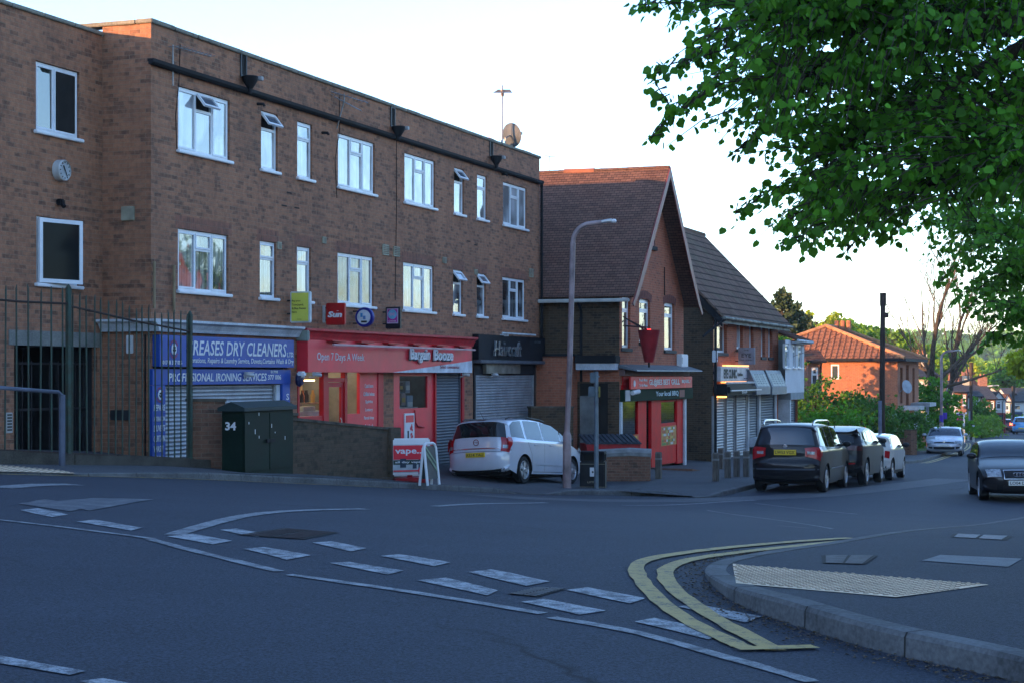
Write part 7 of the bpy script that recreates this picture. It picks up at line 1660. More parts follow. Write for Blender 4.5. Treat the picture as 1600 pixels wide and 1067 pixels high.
# ------------------------------------------------------------------ houses further off, and those beside and behind the photographer
M_panew = glass("far_window_glass", (.05,.06,.07), 1.8, .03)
B_house = brick("house_brick", (.34,.15,.10), (.25,.11,.08), (.12,.06,.05), (.28,.22,.17), darkbias=.8)
M_rendw = mat("white_house_render", (.55,.56,.55), .8, var=.15, scale=.8); M_rendc = mat("cream_house_render", (.45,.42,.34), .8, var=.15, scale=.8)
T_orange = tiles("orange_pantiles", (.30,.13,.075), (.22,.10,.06), .24, .34, (.06,.03,.02), .05, moss=(.18,.12,.08))
def house(name, label, x, y, ang, w, d, zb, ze, zr, wall, roof, axis='x', cols=2, rows=2, cat="house", group=None, door=True, over=.3, chim=True, detail=True):
    """front faces local -y; (x, y) is the front left corner"""
    o = empty(name, (x, y, 0), ang, label, cat, group, zb)
    wins = []
    hs = (ze-zb)/rows
    if detail:
        for r in range(rows):
            for c in range(cols):
                cx = w*(c+.5)/cols; ww = min(1.3, w/cols*.5); wins.append((cx-ww/2, cx+ww/2, zb+hs*r+hs*.38, zb+hs*r+hs*.86))
        if door: wins[0] = (wins[0][0], wins[0][0]+.95, zb-.2, zb+2.05)
    mb = MB(); wallholes(mb, 0, w, zb-1, ze, wins, 0, .1)
    mb.quad((w,0,zb-1),(w,d,zb-1),(w,d,ze),(w,0,ze)); mb.quad((w,d,zb-1),(0,d,zb-1),(0,d,ze),(w,d,ze)); mb.quad((0,d,zb-1),(0,0,zb-1),(0,0,ze),(0,d,ze))
    if axis == 'x': mb.quad((0,d,ze),(0,0,ze),(0,d/2,zr)); mb.quad((w,0,ze),(w,d,ze),(w,d/2,zr))
    if axis == 'y': mb.quad((0,0,ze),(w,0,ze),(w/2,0,zr)); mb.quad((w,d,ze),(0,d,ze),(w/2,d,zr))
    mb.build("wall", wall, o)
    mb = MB(); e = over
    if axis == 'x':
        k = e*(zr-ze)/(d/2); roofslab(mb, [(-.15,-e,ze-k),(w+.15,-e,ze-k),(w+.15,d/2,zr+.03),(-.15,d/2,zr+.03)]); roofslab(mb, [(w+.15,d+e,ze-k),(-.15,d+e,ze-k),(-.15,d/2,zr+.03),(w+.15,d/2,zr+.03)])
    elif axis == 'y':
        k = e*(zr-ze)/(w/2); roofslab(mb, [(-e,-.2,ze-k),(-e,d+.2,ze-k),(w/2,d+.2,zr+.03),(w/2,-.2,zr+.03)]); roofslab(mb, [(w+e,d+.2,ze-k),(w+e,-.2,ze-k),(w/2,-.2,zr+.03),(w/2,d+.2,zr+.03)])
    else:
        r0, r1 = axis; P = [(-e,-e,ze),(w+e,-e,ze),(w+e,d+e,ze),(-e,d+e,ze)]; a, b = (r0,d/2,zr), (r1,d/2,zr)
        mb.quad(P[0],P[1],b,a); mb.quad(P[2],P[3],a,b); mb.quad(P[3],P[0],a); mb.quad(P[1],P[2],b); mb.quad(*P[::-1])
    rf = mb.build("roof", roof, o, fixn=False)
    if chim:
        cx, cy = (w*.82, d/2) if axis == 'x' else (w/2, d*.6)
        mb = MB(); mb.box(cx-.4, cx+.4, cy-.35, cy+.35, zr-.8, zr+.9); mb.build("chimney", wall if wall not in (M_rendw,) else B_house, rf)
        for q in (-.18, .18): mb = MB(); mb.lathe([(.11,zr+.9),(.09,zr+1.25)], 8, Matrix.Translation((cx+q,cy,0))); mb.build("chimney_pot", MATS["terracotta"], rf)
    if detail:
        for i, (a, b, c, dd) in enumerate(wins):
            if i == 0 and door:
                mb = MB(); mb.box(a, b, .04, .09, zb, dd); do = mb.build("door", mat("house_door_%d" % (int(w*10) % 3), ((.25,.02,.02),(.02,.06,.15),(.5,.5,.5))[int(w*10) % 3], .4), o); mb = MB(); mb.box(a+.2, b-.2, .03, .039, dd-.6, dd-.2); mb.build("pane", M_panew, do)
            else: window(o, a, b, c, dd, 0, 'triple' if b-a > 1 else 'narrow', M_panew, (), True, fw=.07)
        mb = MB(); mb.tube([(-.1,-over-.05,ze-.08),(w+.1,-over-.05,ze-.08)], .06, 6); mb.tube([(w-.1,-over,ze-.1),(w-.1,-.05,ze-.4),(w-.1,-.05,zb)], .04, 6); mb.build("gutter", M_black, o)
    return o, rf
# orange brick house in the evening sun
OF_ = Frame(21.2, 95.0, STREET); OW, OD = 9.0, 8.6
oe = empty("brick_house", (21.2, 95.0, 0), STREET, "orange brick house with a hipped pantiled roof catching the low sun", "house", None, -4.6)
oy = lambda px, py: OF_.side(px, py, 0)
B_sun = brick("orange_house_brick", (.38,.14,.07), (.31,.11,.058), (.20,.07,.045), (.34,.24,.16), darkbias=.85, stain=.15)
ya, zt = oy(1298, 569); yb, zbm = oy(1311, 592)
mb = MB()
# left wall with one window, built as strips round the hole (x = 0 plane)
ys = sorted([0, yb, ya, OD]); zs = [-5.5, zbm, zt, .88]
for i in range(3):
    for j in range(3):
        if i == 1 and j == 1: continue
        mb.quad((0,ys[i+1],zs[j]),(0,ys[i],zs[j]),(0,ys[i],zs[j+1]),(0,ys[i+1],zs[j+1]))
fw_ = [(1.0,2.0,-1.6,.4),(3.4,4.6,-3.9,.55),(6.2,7.2,-1.6,.4),(1.0,2.0,-4.2,-2.4),(6.2,7.2,-4.2,-2.4)]
wallholes(mb, 0, OW, -5.5, .88, fw_, 0, .35); mb.quad((OW,0,-5.5),(OW,OD,-5.5),(OW,OD,.88),(OW,0,.88)); mb.quad((OW,OD,-5.5),(0,OD,-5.5),(0,OD,.88),(OW,OD,.88)); mb.build("wall", B_sun, oe)
for i, (a, b, c, d) in enumerate(fw_): window(oe, a, b, c, d, .25, 'narrow', M_panew, (), False, fw=.07)
mb = MB(); mb.box(.02,.08,yb,ya,zbm,zt); w_ = mb.build("window", M_upvc, oe); mb = MB(); mb.box(.0,.019,yb+.08,ya-.08,zbm+.08,zt-.08); mb.build("pane", M_panew, w_)
P = [(-.45,-.45,.88),(OW+.45,-.45,.88),(OW+.45,OD+.45,.88),(-.45,OD+.45,.88)]; a, b = (2.1,4.3,2.70), (6.2,4.3,2.70)
mb = MB(); mb.quad(P[0],P[1],b,a); mb.quad(P[2],P[3],a,b); mb.quad(P[3],P[0],a); mb.quad(P[1],P[2],b)
# pantile rolls modelled on the slope that faces us
n = 30
for k in range(1, n):
    t = k/n; base = Vector(P[3]).lerp(Vector(P[0]), t); s_ = 1-abs(2*t-1); top = base+(Vector(a)-(Vector(P[3])+Vector(P[0]))/2)*s_*1.0; nrm = (Vector(P[0])-Vector(P[3])).cross(Vector(a)-Vector(P[3])).normalized(); nrm = nrm if nrm.z > 0 else -nrm
    mb.tube([base+nrm*.0, base.lerp(top,.97)+nrm*.0], .06, 6, cap=False)
rf = mb.build("roof", T_orange, oe)
mb = MB(); 
for q in (P[0],P[3],P[1]): mb.tube([Vector(q)+Vector((0,0,.05)), Vector(a if q != P[1] else b)+Vector((0,0,.06))], .11, 8)
mb.tube([Vector(a)+Vector((0,0,.06)), Vector(b)+Vector((0,0,.06))], .11, 8); mb.build("hip_tiles", mat("sunlit_ridge_tile", (.40,.20,.10), .8), rf, smooth=True)
for yy in (3.6, 3.95, 4.3): mb = MB(); mb.lathe([(.15,2.6),(.14,3.15)], 8, Matrix.Translation((5.6,yy,0))); mb.build("chimney_pot", MATS["terracotta"], rf)
mb = MB(); mb.box(-.48, -.40, -.5, OD+.5, .74, .90); mb.box(-.4, OW+.5, -.5, -.42, .74, .9); mb.build("gutter", M_black, oe)
for (x0, x1, z) in ((.2,2.8,-1.95),(5.4,8.4,-1.85)): mb = MB(); mb.box(x0, x1, -1.1, .0, z, z+.22, .01); mb.box(x0+.1, x0+.25, -1.0, -.85, -4.8, z); mb.build("balcony", mat("pale_concrete_slab", (.38,.39,.40), .8), oe)
x, z = OF_.px(1414, 604, -.3); o = OF_.thing("satellite_dish", "pale satellite dish on the front of the orange brick house", "satellite dish", x, 0, z-.4); mb = MB(); mb.lathe([(.02,0),(.22,.03),(.38,.09)], 16, Matrix.Translation((x*0,-.35,z)) @ Matrix.Rotation(R(75),4,'X') @ Matrix.Rotation(R(-35),4,'Y'), cap=True); mb.build("dish", mat("pale_dish", (.35,.38,.42), .5), o, smooth=True); mb = MB(); mb.tube([(0,0,z-.3),(0,-.3,z)], .03, 5); mb.build("bracket", M_aer, o)
p = gpd(1405, 99); q = gpd(1462, 104); run("sloping_wall", "dark red brick wall sloping down beside the steps of the orange house", p, q, zpx(650,99), zpx(691,104), m=B_red)
p = gpd(1413, 83.5); q = gpd(1423, 83); run("gate_pier", "short brick garden pier on the grass verge before the orange house", p, q, zpx(672,83.5), zpx(672,83), th=.35, m=B_pier, cat="gate pier"); p = gpd(1385, 84); q = gpd(1412, 83.7); run("verge_wall", "low brown garden wall left of the short brick pier", p, q, zpx(684,84), zpx(685,83.7), m=B_pier)
# little house between
o, _ = house("cottage", "small brown-roofed brick house glimpsed between the rendered house and the orange one", px3(1262,0,86).x, 86, R(4), .72, 2.4, -4.3, .72, 1.15, B_house, T_brown, 'x', 1, 2, chim=False, door=False, over=.35)
def hpx(name, label, px0, px1, pye, pyr, d, wall, roof, axis='x', ang=0, dep=8, **k):
    x0, x1 = (px0-CX)/F*d, (px1-CX)/F*d; w = (x1-x0)/max(.3, math.cos(ang)); zb = g(x0, d)
    return house(name, label, x0, d, ang, w, dep, zb, zpx(pye, d), zpx(pyr, d), wall, roof, axis, **k)
hpx("terraced_house", "cream rendered house with a grey roof just behind the bare tree", 1428, 1466, 588, 572, 122, M_rendc, T_slate, cols=2)
hpx("terraced_house", "narrow white-gabled house right of the bare tree trunk", 1474, 1490, 617, 598, 138, M_rendw, T_slate, 'y', cols=1, chim=False)
hpx("terraced_house", "red brick house with a slate roof between the white gables", 1491, 1512, 611, 596, 150, B_house, T_slate, cols=2)
hpx("terraced_house", "pale house with two bright windows above the yellow-green hedge", 1510, 1534, 618, 602, 158, M_rendc, T_slate, cols=2)
hpx("terraced_house", "long slate-roofed brick house left of the distant junction", 1534, 1556, 622, 603, 172, B_house, T_slate, cols=2)
hpx("terraced_house", "tall white gable end beside the blue road sign", 1553, 1568, 622, 612, 176, M_rendw, T_slate, 'y', cols=1, chim=False)
hpx("terraced_house", "second narrow white house beyond the blue road sign", 1568, 1580, 626, 616, 190, M_rendw, T_brown, 'y', cols=1, chim=False)
hpx("terraced_house", "broad white gable wall with a dark slate roof at the right edge", 1580, 1640, 626, 607, 195, M_rendw, T_slate, cols=3, chim=True)
hpx("terraced_house", "brown-roofed house peeping over the white gables on the hill foot", 1560, 1600, 612, 604, 240, M_rendc, T_brown, cols=3)
hpx("terraced_house", "dark-roofed house half hidden behind the second telegraph pole", 1500, 1528, 600, 588, 200, B_house, T_brown, cols=2)
# out of view: the terraces across the road whose roofs stand in the window reflections, and those behind that throw the evening shade
for i, (x, y, a) in enumerate(((30, 33, 112), (34.5, 45, 110), (39, 57, 110), (44, 69, 110))):
    z = g(x, y); house("opposite_house", "orange-roofed house across the road, outside the picture, number %s along" % ("one","two","three","four")[i], x, y, R(a+90), 9, 8, z, z+8.4, z+13.2, B_house, T_orange, 'x', 2, 2, group="houses across the road")
for i, (p_, wl, top, rt) in enumerate(((-25.5, 10, 5.0, 7.6), (-14.5, 11.02, 9.0, 12.0), (-3.5, 11.02, 9.0, 12.0), (7.5, 11.02, 5.2, 8.6), (19, 11.5, 5.0, 8.4))):
    x, y = -19+.6*p_, -14-.8*p_; z = -1.0
    house("terrace_behind", "brick house behind the photographer, %s of the shading terrace" % ("first","second","third","fourth","fifth")[i], x, y, math.atan2(-.8, .6)+math.pi, wl, 9, z, top, rt, B_house, T_brown, 'x', 3, 2, group="terrace behind the photographer")
# ------------------------------------------------------------------ leaves, trees, bushes
def leafmat(name, c, c2, trans=.35, rough=.5):
    m, nt, bs = _new(name); v = tc(nt); gm = N(nt, "ShaderNodeObjectInfo")
    cc = ramp(nt, noise(nt, v, 1.3, 4, .7), .3, .7, c, c2); at_ = N(nt, "ShaderNodeAttribute"); at_.attribute_name = "tone"
    cc = mixc(nt, at_.outputs["Fac"], cc, tuple(min(1,x*1.9) for x in c2)); 
    nt.links.new(cc, bs.inputs["Base Color"]); bs.inputs["Roughness"].default_value = rough; bs.inputs["Specular IOR Level"].default_value = .15
    tr = N(nt, "ShaderNodeBsdfTranslucent"); tcx = mixc(nt, .5, cc, tuple(min(1,x*2.2) for x in (c2[0]*1.3, c2[1], c2[2]*.4))); nt.links.new(tcx, tr.inputs[0])
    mx = N(nt, "ShaderNodeMixShader"); mx.inputs[0].default_value = trans; nt.links.new(bs.outputs[0], mx.inputs[1]); nt.links.new(tr.outputs[0], mx.inputs[2]); nt.links.new(mx.outputs[0], nt.nodes["Material Output"].inputs[0])
    return m
rng = np.random.default_rng(11)
LEAF6 = np.array([(0,0,0),(.42,.22,.07),(.40,.62,.05),(0,1.0,-.06),(-.40,.62,.05),(-.42,.22,.07)]); LF6 = [(0,1,2,3),(0,3,4,5)]
LEAF4 = np.array([(0,0,0),(.5,.5,.10),(0,1,0),(-.5,.5,.10)]); LF4 = [(0,1,2,3)]
def leaves(name, C, D, S, mat_, parent, shape=6, loc=None, kind=None):
    """C leaf bases, D directions they point in, S sizes"""
    n = len(C); D = D/np.linalg.norm(D, axis=1, keepdims=True); rnd = rng.normal(size=(n,3)); X_ = np.cross(D, rnd); X_ /= np.linalg.norm(X_, axis=1, keepdims=True)+1e-9; Nn = np.cross(X_, D)
    L, Fc = (LEAF6, LF6) if shape == 6 else (LEAF4, LF4); k = len(L)
    V = C[:,None,:] + S[:,None,None]*(L[None,:,0:1]*X_[:,None,:] + L[None,:,1:2]*D[:,None,:] + L[None,:,2:3]*Nn[:,None,:]*1.6)
    V = V.reshape(-1, 3)
    if parent is not None: V[:,2] -= OFF.get(parent, 0)
    idx = (np.arange(n)[:,None,None]*k + np.array(Fc)[None]).reshape(-1); nf = n*len(Fc)
    me = bpy.data.meshes.new(name); me.vertices.add(len(V)); me.vertices.foreach_set("co", V.ravel()); me.loops.add(nf*4); me.loops.foreach_set("vertex_index", idx.astype(np.int32)); me.polygons.add(nf); me.polygons.foreach_set("loop_start", np.arange(0, nf*4, 4, dtype=np.int32)); me.update(calc_edges=True); me.validate()
    a = me.attributes.new("tone", 'FLOAT', 'FACE'); t = np.repeat(np.clip(rng.normal(.16,.30,n), 0, .95), len(Fc)); 
    if len(a.data) == nf: a.data.foreach_set("value", t.astype(np.float32))
    me.materials.append(mat_); o = bpy.data.objects.new(name, me); COL.objects.link(o)
    if parent is not None: o.parent = parent; OFF[o] = OFF.get(parent, 0)
    return o
def clump_pts(blobs, n, size, flat=.9, sub=26):
    """leaves gathered in small clumps spread over lumpy ellipsoids, so crowns have gaps and layers"""
    C = []; D = []
    tot = sum(b[3]*b[4]*b[5] for b in blobs)
    for (x, y, z, rx, ry, rz) in blobs:
        m = max(3, int(n*rx*ry*rz/tot/sub))
        u = rng.normal(size=(m,3)); u /= np.linalg.norm(u, axis=1, keepdims=True); r = rng.uniform(.45,1.0,(m,1))**.5*(1+.12*rng.normal(size=(m,1)))
        cc = np.array((x,y,z)) + u*r*np.array((rx,ry,rz)); cs = min(rx,ry,rz)*rng.uniform(.14,.30,(m,1))
        for k in range(m):
            v = rng.normal(size=(sub,3))*np.array((1,1,.55))*cs[k]; C.append(cc[k]+v); d = u[k]*.7+rng.normal(size=(sub,3))*.7+np.array((0,0,-.25)); D.append(d)
    C = np.concatenate(C); D = np.concatenate(D); return C, D, size*rng.uniform(.65,1.3,len(C))
L_dark = leafmat("dark_lime_leaf", (.020,.068,.008), (.066,.20,.018), .42); L_mid = leafmat("mid_green_leaf", (.03,.10,.010), (.07,.19,.018), .32); L_bright = leafmat("bright_spring_leaf", (.07,.15,.018), (.13,.24,.03), .35)
L_dk2 = leafmat('hedge_leaf', (.020,.062,.010), (.045,.125,.018), .25); L_con = leafmat("conifer_needles", (.018,.035,.018), (.04,.065,.03), .1); L_yel = leafmat("yellow_green_leaf", (.16,.24,.02), (.28,.34,.03), .45)
M_bark = mat("tree_bark", (.07,.055,.042), .95, var=.45, scale=3, stretch=(4,4,.7), bmp=.03)
def tree(name, label, x, y, zb, blobs, n, size, lm, trunk_h, tr=.2, group=None, cat="tree", limbs=5, shape=6):
    o = empty(name, (0,0,0), 0, label, cat, group); o.location = (x, y, zb); OFF[o] = 0
    mb = MB(); top = Vector((random.uniform(-.3,.3), random.uniform(-.3,.3), trunk_h)); mb.tube([(0,0,-.3),(tr*.3,0,trunk_h*.4),top], [tr*1.25,tr,tr*.7], 9)
    for k in range(limbs):
        b = random.choice(blobs); e = Vector((b[0], b[1], b[2])); s = top.lerp(Vector((0,0,trunk_h*.5)), random.random()*.6); mid = s.lerp(e, .5)+Vector((0,0,.2*trunk_h*random.random())); mb.tube([s, mid, e, e.lerp(e+(e-s), .4)], [tr*.55, tr*.35, tr*.18, tr*.05], 6)
    mb.build("trunk", M_bark, o, smooth=True)
    C, D, S = clump_pts(blobs, n, size); c = leaves("crown", C, D, S, lm, o, shape); return o
def bush(label, px, d, w, h, lm, n=1600, size=.16, name="bush", group=None, lift=0, cat="bush", dep=None):
    p = gpd(px, d); b = []; m = max(3, int(w*1.3))
    for k in range(m): t = (k+.5)/m; b.append(((t-.5)*w*.8+random.uniform(-.2,.2), random.uniform(-.5,.5), h*(.42+random.uniform(-.08,.16)), w/m*1.0+.35, (dep or w)*.35, h*.45*random.uniform(.75,1.1)))
    return tree(name, label, p.x, p.y, p.z+lift-.1, b, n, size, lm, h*.5, .06, group, cat, 4)
random.seed(21)
bush("tall leafy bush right beside the rendered house's garage shutter", 1255, 84, 2.8, 3.3, L_dk2, 2400, .15, group="bushes by the telegraph pole")
bush("green bush with the highest leafy tip, left of the telegraph pole", 1303, 83, 3.2, 3.9, L_dk2, 3200, .15, group="bushes by the telegraph pole")
bush("dense dark bush low behind the parked off-roader", 1290, 79, 3.6, 2.7, L_dark, 2800, .15, group="bushes by the telegraph pole")
bush("wide bush directly behind the telegraph pole", 1356, 85, 3.4, 3.2, L_dk2, 3200, .15, group="bushes by the telegraph pole")
bush("spreading shrub between the telegraph pole and the brick pier", 1398, 88, 2.6, 2.5, L_dk2, 2200, .15, group="bushes by the telegraph pole")
bush("low round shrub on the grass verge before the sloping wall", 1428, 96, 2.6, 1.9, L_mid, 1800, .16, group="bushes by the telegraph pole")
bush("dark green shrubbery at the foot of the bare tree", 1448, 110, 3.4, 4.6, L_dark, 3600, .2, group="far hedges")
bush("dark undergrowth between the bare tree and the lamp post", 1480, 119, 2.4, 2.2, L_dark, 2600, .2, group="far hedges")
bush("yellow-green clipped hedge behind the estate agent's board", 1514, 142, 3.6, 1.7, L_bright, 3000, .2, "hedge", "far hedges", cat="hedge")
bush("bright bush beside the distant street lamp", 1531, 148, 2.6, 2.1, L_bright, 2600, .2, group="far hedges"); bush("small tree-like bush over the hedge near the white gable", 1538, 156, 1.8, 3.4, L_mid, 2600, .22, group="far hedges"); bush("mid green bush left of the estate agent's board", 1492, 136, 2.6, 2.0, L_mid, 2400, .2, group="far hedges")
bush("dark clump at the foot of the white right-hand houses", 1590, 186, 4.5, 2.2, L_dark, 1600, .25, group="far hedges")
bush("creeper-like bush climbing by the little cottage", 1266, 82.5, 1.6, 4.4, L_dk2, 1500, .13, group="bushes by the telegraph pole")
def conifer(px, d, top_py, w, label, n=2600):
    p = gpd(px, d); h = zpx(top_py, d)-p.z; o = empty("conifer", (p.x, p.y, p.z), 0, label, "tree", "dark conifers behind the shops"); mb = MB(); mb.tube([(0,0,-.2),(0,0,h*.97)], [.22,.02], 7)
    C = []; D = []; nb = 130
    for k in range(nb):
        t = (k+.5)/nb; z = h*(.25+.75*t); r = w*(1-t)**.75*random.uniform(.55,1.15)+.08; a = random.uniform(0, 6.28); e = Vector((r*math.cos(a), r*math.sin(a), z+r*.38+random.uniform(-.1,.2))); s = Vector((0,0,z-.1)); mb.tube([s, e], [.03,.01], 4)
        m = int(n/nb); tt = rng.uniform(.15,1.05,(m,1)); C.append(np.array(s)+(np.array(e)-np.array(s))*tt+rng.normal(size=(m,3))*.10); D.append(np.array(e-s)[None]+rng.normal(size=(m,3))*.35*r+np.array((0,0,.12)))
    mb.build("trunk", M_bark, o, smooth=True); C = np.concatenate(C); D = np.concatenate(D); leaves("crown", C, D, rng.uniform(.16,.34,len(C)), L_con, o, 4)
conifer(1222, 100, 462, 1.9, "tallest dark spiky conifer just above the rendered house", 3400); conifer(1243, 104, 482, 1.7, "second dark conifer, in the middle of the group", 2800); conifer(1259, 108, 500, 1.5, "lowest dark conifer beside the pantiled roof", 2400); conifer(1199, 102, 487, 1.6, "dark conifer half hidden by the optician's roof", 2400)
def farTree(px, d, top, bot, w, lm, label, n=2400, size=.32, group="trees beyond the houses"):
    x = (px-CX)/F*d; z0 = g(x, d)-.1; zt, zb_ = zpx(top, d)-z0, zpx(bot, d)-z0; h = zt-zb_; b = []
    for k in range(7):
        a = random.uniform(0, 6.28); r = w*random.uniform(.15,.55); b.append((r*math.cos(a), r*math.sin(a)*.8, zb_+h*random.uniform(.30,.72), w*random.uniform(.32,.5), w*.4, h*random.uniform(.22,.34)))
    return tree("broadleaf_tree", label, x, d, z0, b, n, size, lm, max(1.0, zb_+h*.3), .2, group, limbs=6)
farTree(1312, 132, 498, 560, 3.0, L_bright, "sunlit round tree rising behind the pantiled roof's peak", 4200); farTree(1345, 140, 508, 570, 3.2, L_bright, "sunlit tree behind the chimney pots", 4200); farTree(1388, 150, 520, 580, 3.4, L_bright, "sunlit tree right of the telegraph pole top", 4200)
farTree(1418, 160, 538, 590, 3.4, L_bright, "low sunlit tree over the far end of the pantiled roof", 3600); farTree(1287, 128, 485, 540, 1.8, L_yel, "thin wispy pale tree by the conifers", 500, .25); farTree(1450, 185, 545, 600, 4.5, L_bright, "hazy bright tree behind the bare tree", 4000, .4)
farTree(1500, 215, 552, 600, 5.0, L_yel, "yellowish sunlit tree between the bare tree and the hill", 3600, .45); farTree(1545, 235, 560, 612, 5.5, L_bright, "broad sunlit tree on the foot of the hill", 3600, .5); farTree(1575, 225, 565, 612, 5.0, L_mid, "mid green tree above the white gables", 3200, .45)
farTree(1636, 62, 530, 600, 1.7, L_yel, "brilliant yellow-green sunlit tree at the right edge", 4600, .13, None)
for i, (x, y) in enumerate(((52,44),(57,56),(61,68),(66,80),(71,92))):  # added trees out of view, hiding yellow horizon sky from the window reflections
    z = g(x, y); tree("broadleaf_tree", "added tall tree behind the opposite houses, outside the picture, %s of its row" % ("first","second","third","fourth","fifth")[i], x, y, z, [(0,0,8,4.5,4.5,4.5),(2,1,11,3.5,3.5,3.5),(-2.5,0,10.5,3.2,3.2,3.2),(0,-2.5,6,3.4,3.4,3)], 2600, .55, L_mid, 5, .4, "added trees across the road")
z = g(13.2,89.6); tree("broadleaf_tree", "slim tree added out of view behind the rendered house to dapple the orange wall with shade", 13.2, 89.6, z, [(0,0,3.6,1.1,1.1,1.5),(.4,-.3,5.0,.8,.8,1.0)], 1500, .2, L_mid, 2.5, .1)  # unseen tree, added to shade part of the orange wall
z = g(9,84); tree("broadleaf_tree", "round garden tree hidden behind the optician's house, shading the bushes", 9, 84, z, [(0,0,4.2,2.3,2.3,2.2),(-1,.5,3.6,1.8,1.8,1.8)], 2400, .3, L_mid, 2.5, .16)  # another added tree, out of sight, keeping sun off the bushes
# wooded hill
def hill(name, y0, y1, x0, x1, hf, m):
    xs_ = np.linspace(x0, x1, 50); ys_ = np.linspace(y0, y1, 14); v = [(x, y, hf(x, (y-y0)/(y1-y0))) for y in ys_ for x in xs_]; f = [(j*50+i, j*50+i+1, (j+1)*50+i+1, (j+1)*50+i) for j in range(13) for i in range(49)]
    mb = MB(); mb.v = v; mb.f = f; mb.m = [0]*len(f); return tag(mb.build(name, m, smooth=True, uv=False), kind='structure')
hf1 = lambda x, t: -9+ (7.2+1.4*math.sin(x*.021)+.8*math.sin(x*.06+1))*math.sin(min(1,t*1.15)*math.pi/2)
hf2 = lambda x, t: -9+ (21+2.0*math.sin(x*.008+.6)+1.2*math.sin(x*.025))*math.sin(min(1,t*1.15)*math.pi/2)
hill("hill", 250, 430, -260, 420, hf1, M_earth); hill("hill", 520, 900, -500, 800, hf2, M_earth)
def wood(label, y0, y1, x0, x1, hf, n, size, r, lm):
    x = rng.uniform(x0, x1, n); t = rng.uniform(0, 1, n)**.8; C = []; D = []; S = []
    for i in range(n):
        z = hf(x[i], t[i]); y = y0+(y1-y0)*t[i]; m = 26; u = rng.normal(size=(m,3)); u /= np.linalg.norm(u,axis=1,keepdims=True); u[:,2] = abs(u[:,2]); rr = r*rng.uniform(.7,1.3); C.append(np.array((x[i], y, z+rr*.1))+u*rr*rng.uniform(.75,1.05,(m,1))*np.array((1,1,.9))); D.append(u+rng.normal(size=(m,3))*.5); S.append(np.full(m, size)*rng.uniform(.7,1.3,m))
    o = leaves("woodland", np.concatenate(C), np.concatenate(D), np.concatenate(S), lm, None, 4); tag(o, label, "woodland", None, 'stuff')
wood("sunlit wooded slope closing the view behind the houses", 255, 430, 30, 190, hf1, 900, 1.0, 3.0, L_bright); wood("far wooded ridge on the skyline", 530, 880, 60, 420, hf2, 1500, 2.2, 6.0, L_mid)
# grass verge by the pier
mb = MB(); P = [gpd(1424,88), gpd(1447,91), gpd(1452,98), gpd(1422,96)]; mark3(mb, P, .13, .05); go = fin(mb, "grass_verge", M_grass)
# bare tree with a forked trunk
def bare(px, d, top_py, label, seed=5):
    random.seed(seed); p = gpd(px, d); H = zpx(top_py, d)-p.z; o = empty("bare_tree", (p.x, p.y, p.z), 0, label, "tree"); tb = MB(); bb = MB()
    def grow(s, dr, L, r, lev, mb):
        n = 5; pts = [s]; rad = [r]; q = s; dd = dr.copy()
        for k in range(n):
            dd = (dd+Vector((random.gauss(0,.10),random.gauss(0,.10),.05 if lev < 3 else .02))).normalized(); q = q+dd*L/n; pts.append(q); rad.append(r*(1-.75*(k+1)/n)+.004)
        mb.tube(pts, rad, 7 if lev < 2 else 4, cap=False)
        if lev >= 4: return
        m = (6,5,4,3)[lev]
        for k in range(m):
            i = random.randint(1 if lev else 2, n); a = random.uniform(0, 6.28); ax = Vector((math.cos(a), math.sin(a)*.8, 0)); up = .95 if lev < 2 else .55
            nd = (ax*random.uniform(.35,.8)+Vector((0,0,up))+dd*.4).normalized(); grow(pts[i], nd, L*random.uniform(.40,.62), max(rad[i]*.55,.008), lev+1, bb)
    grow(Vector((-.35,0,-.2)), Vector((-.01,0,1)), H*.86, .27, 0, tb); grow(Vector((.15,.1,-.2)), Vector((.05,.02,1)), H*.80, .24, 0, tb)
    for sx, up, L in ((1,.45,.36),(1,.15,.34),(-1,.35,.22),(1,.8,.42),(-1,.8,.35)):
        grow(Vector((.1*sx,0,H*random.uniform(.22,.42))), Vector((sx*.8,.1,up)).normalized(), H*L, .12, 1, bb)
    tb.build("trunk", M_bark, o, smooth=True); bb.build("branches", mat("sunlit_twig", (.10,.075,.055), .9), o)
bare(1467, 113, 372, "tall leafless tree with a forked trunk, bare twigs against the sky")
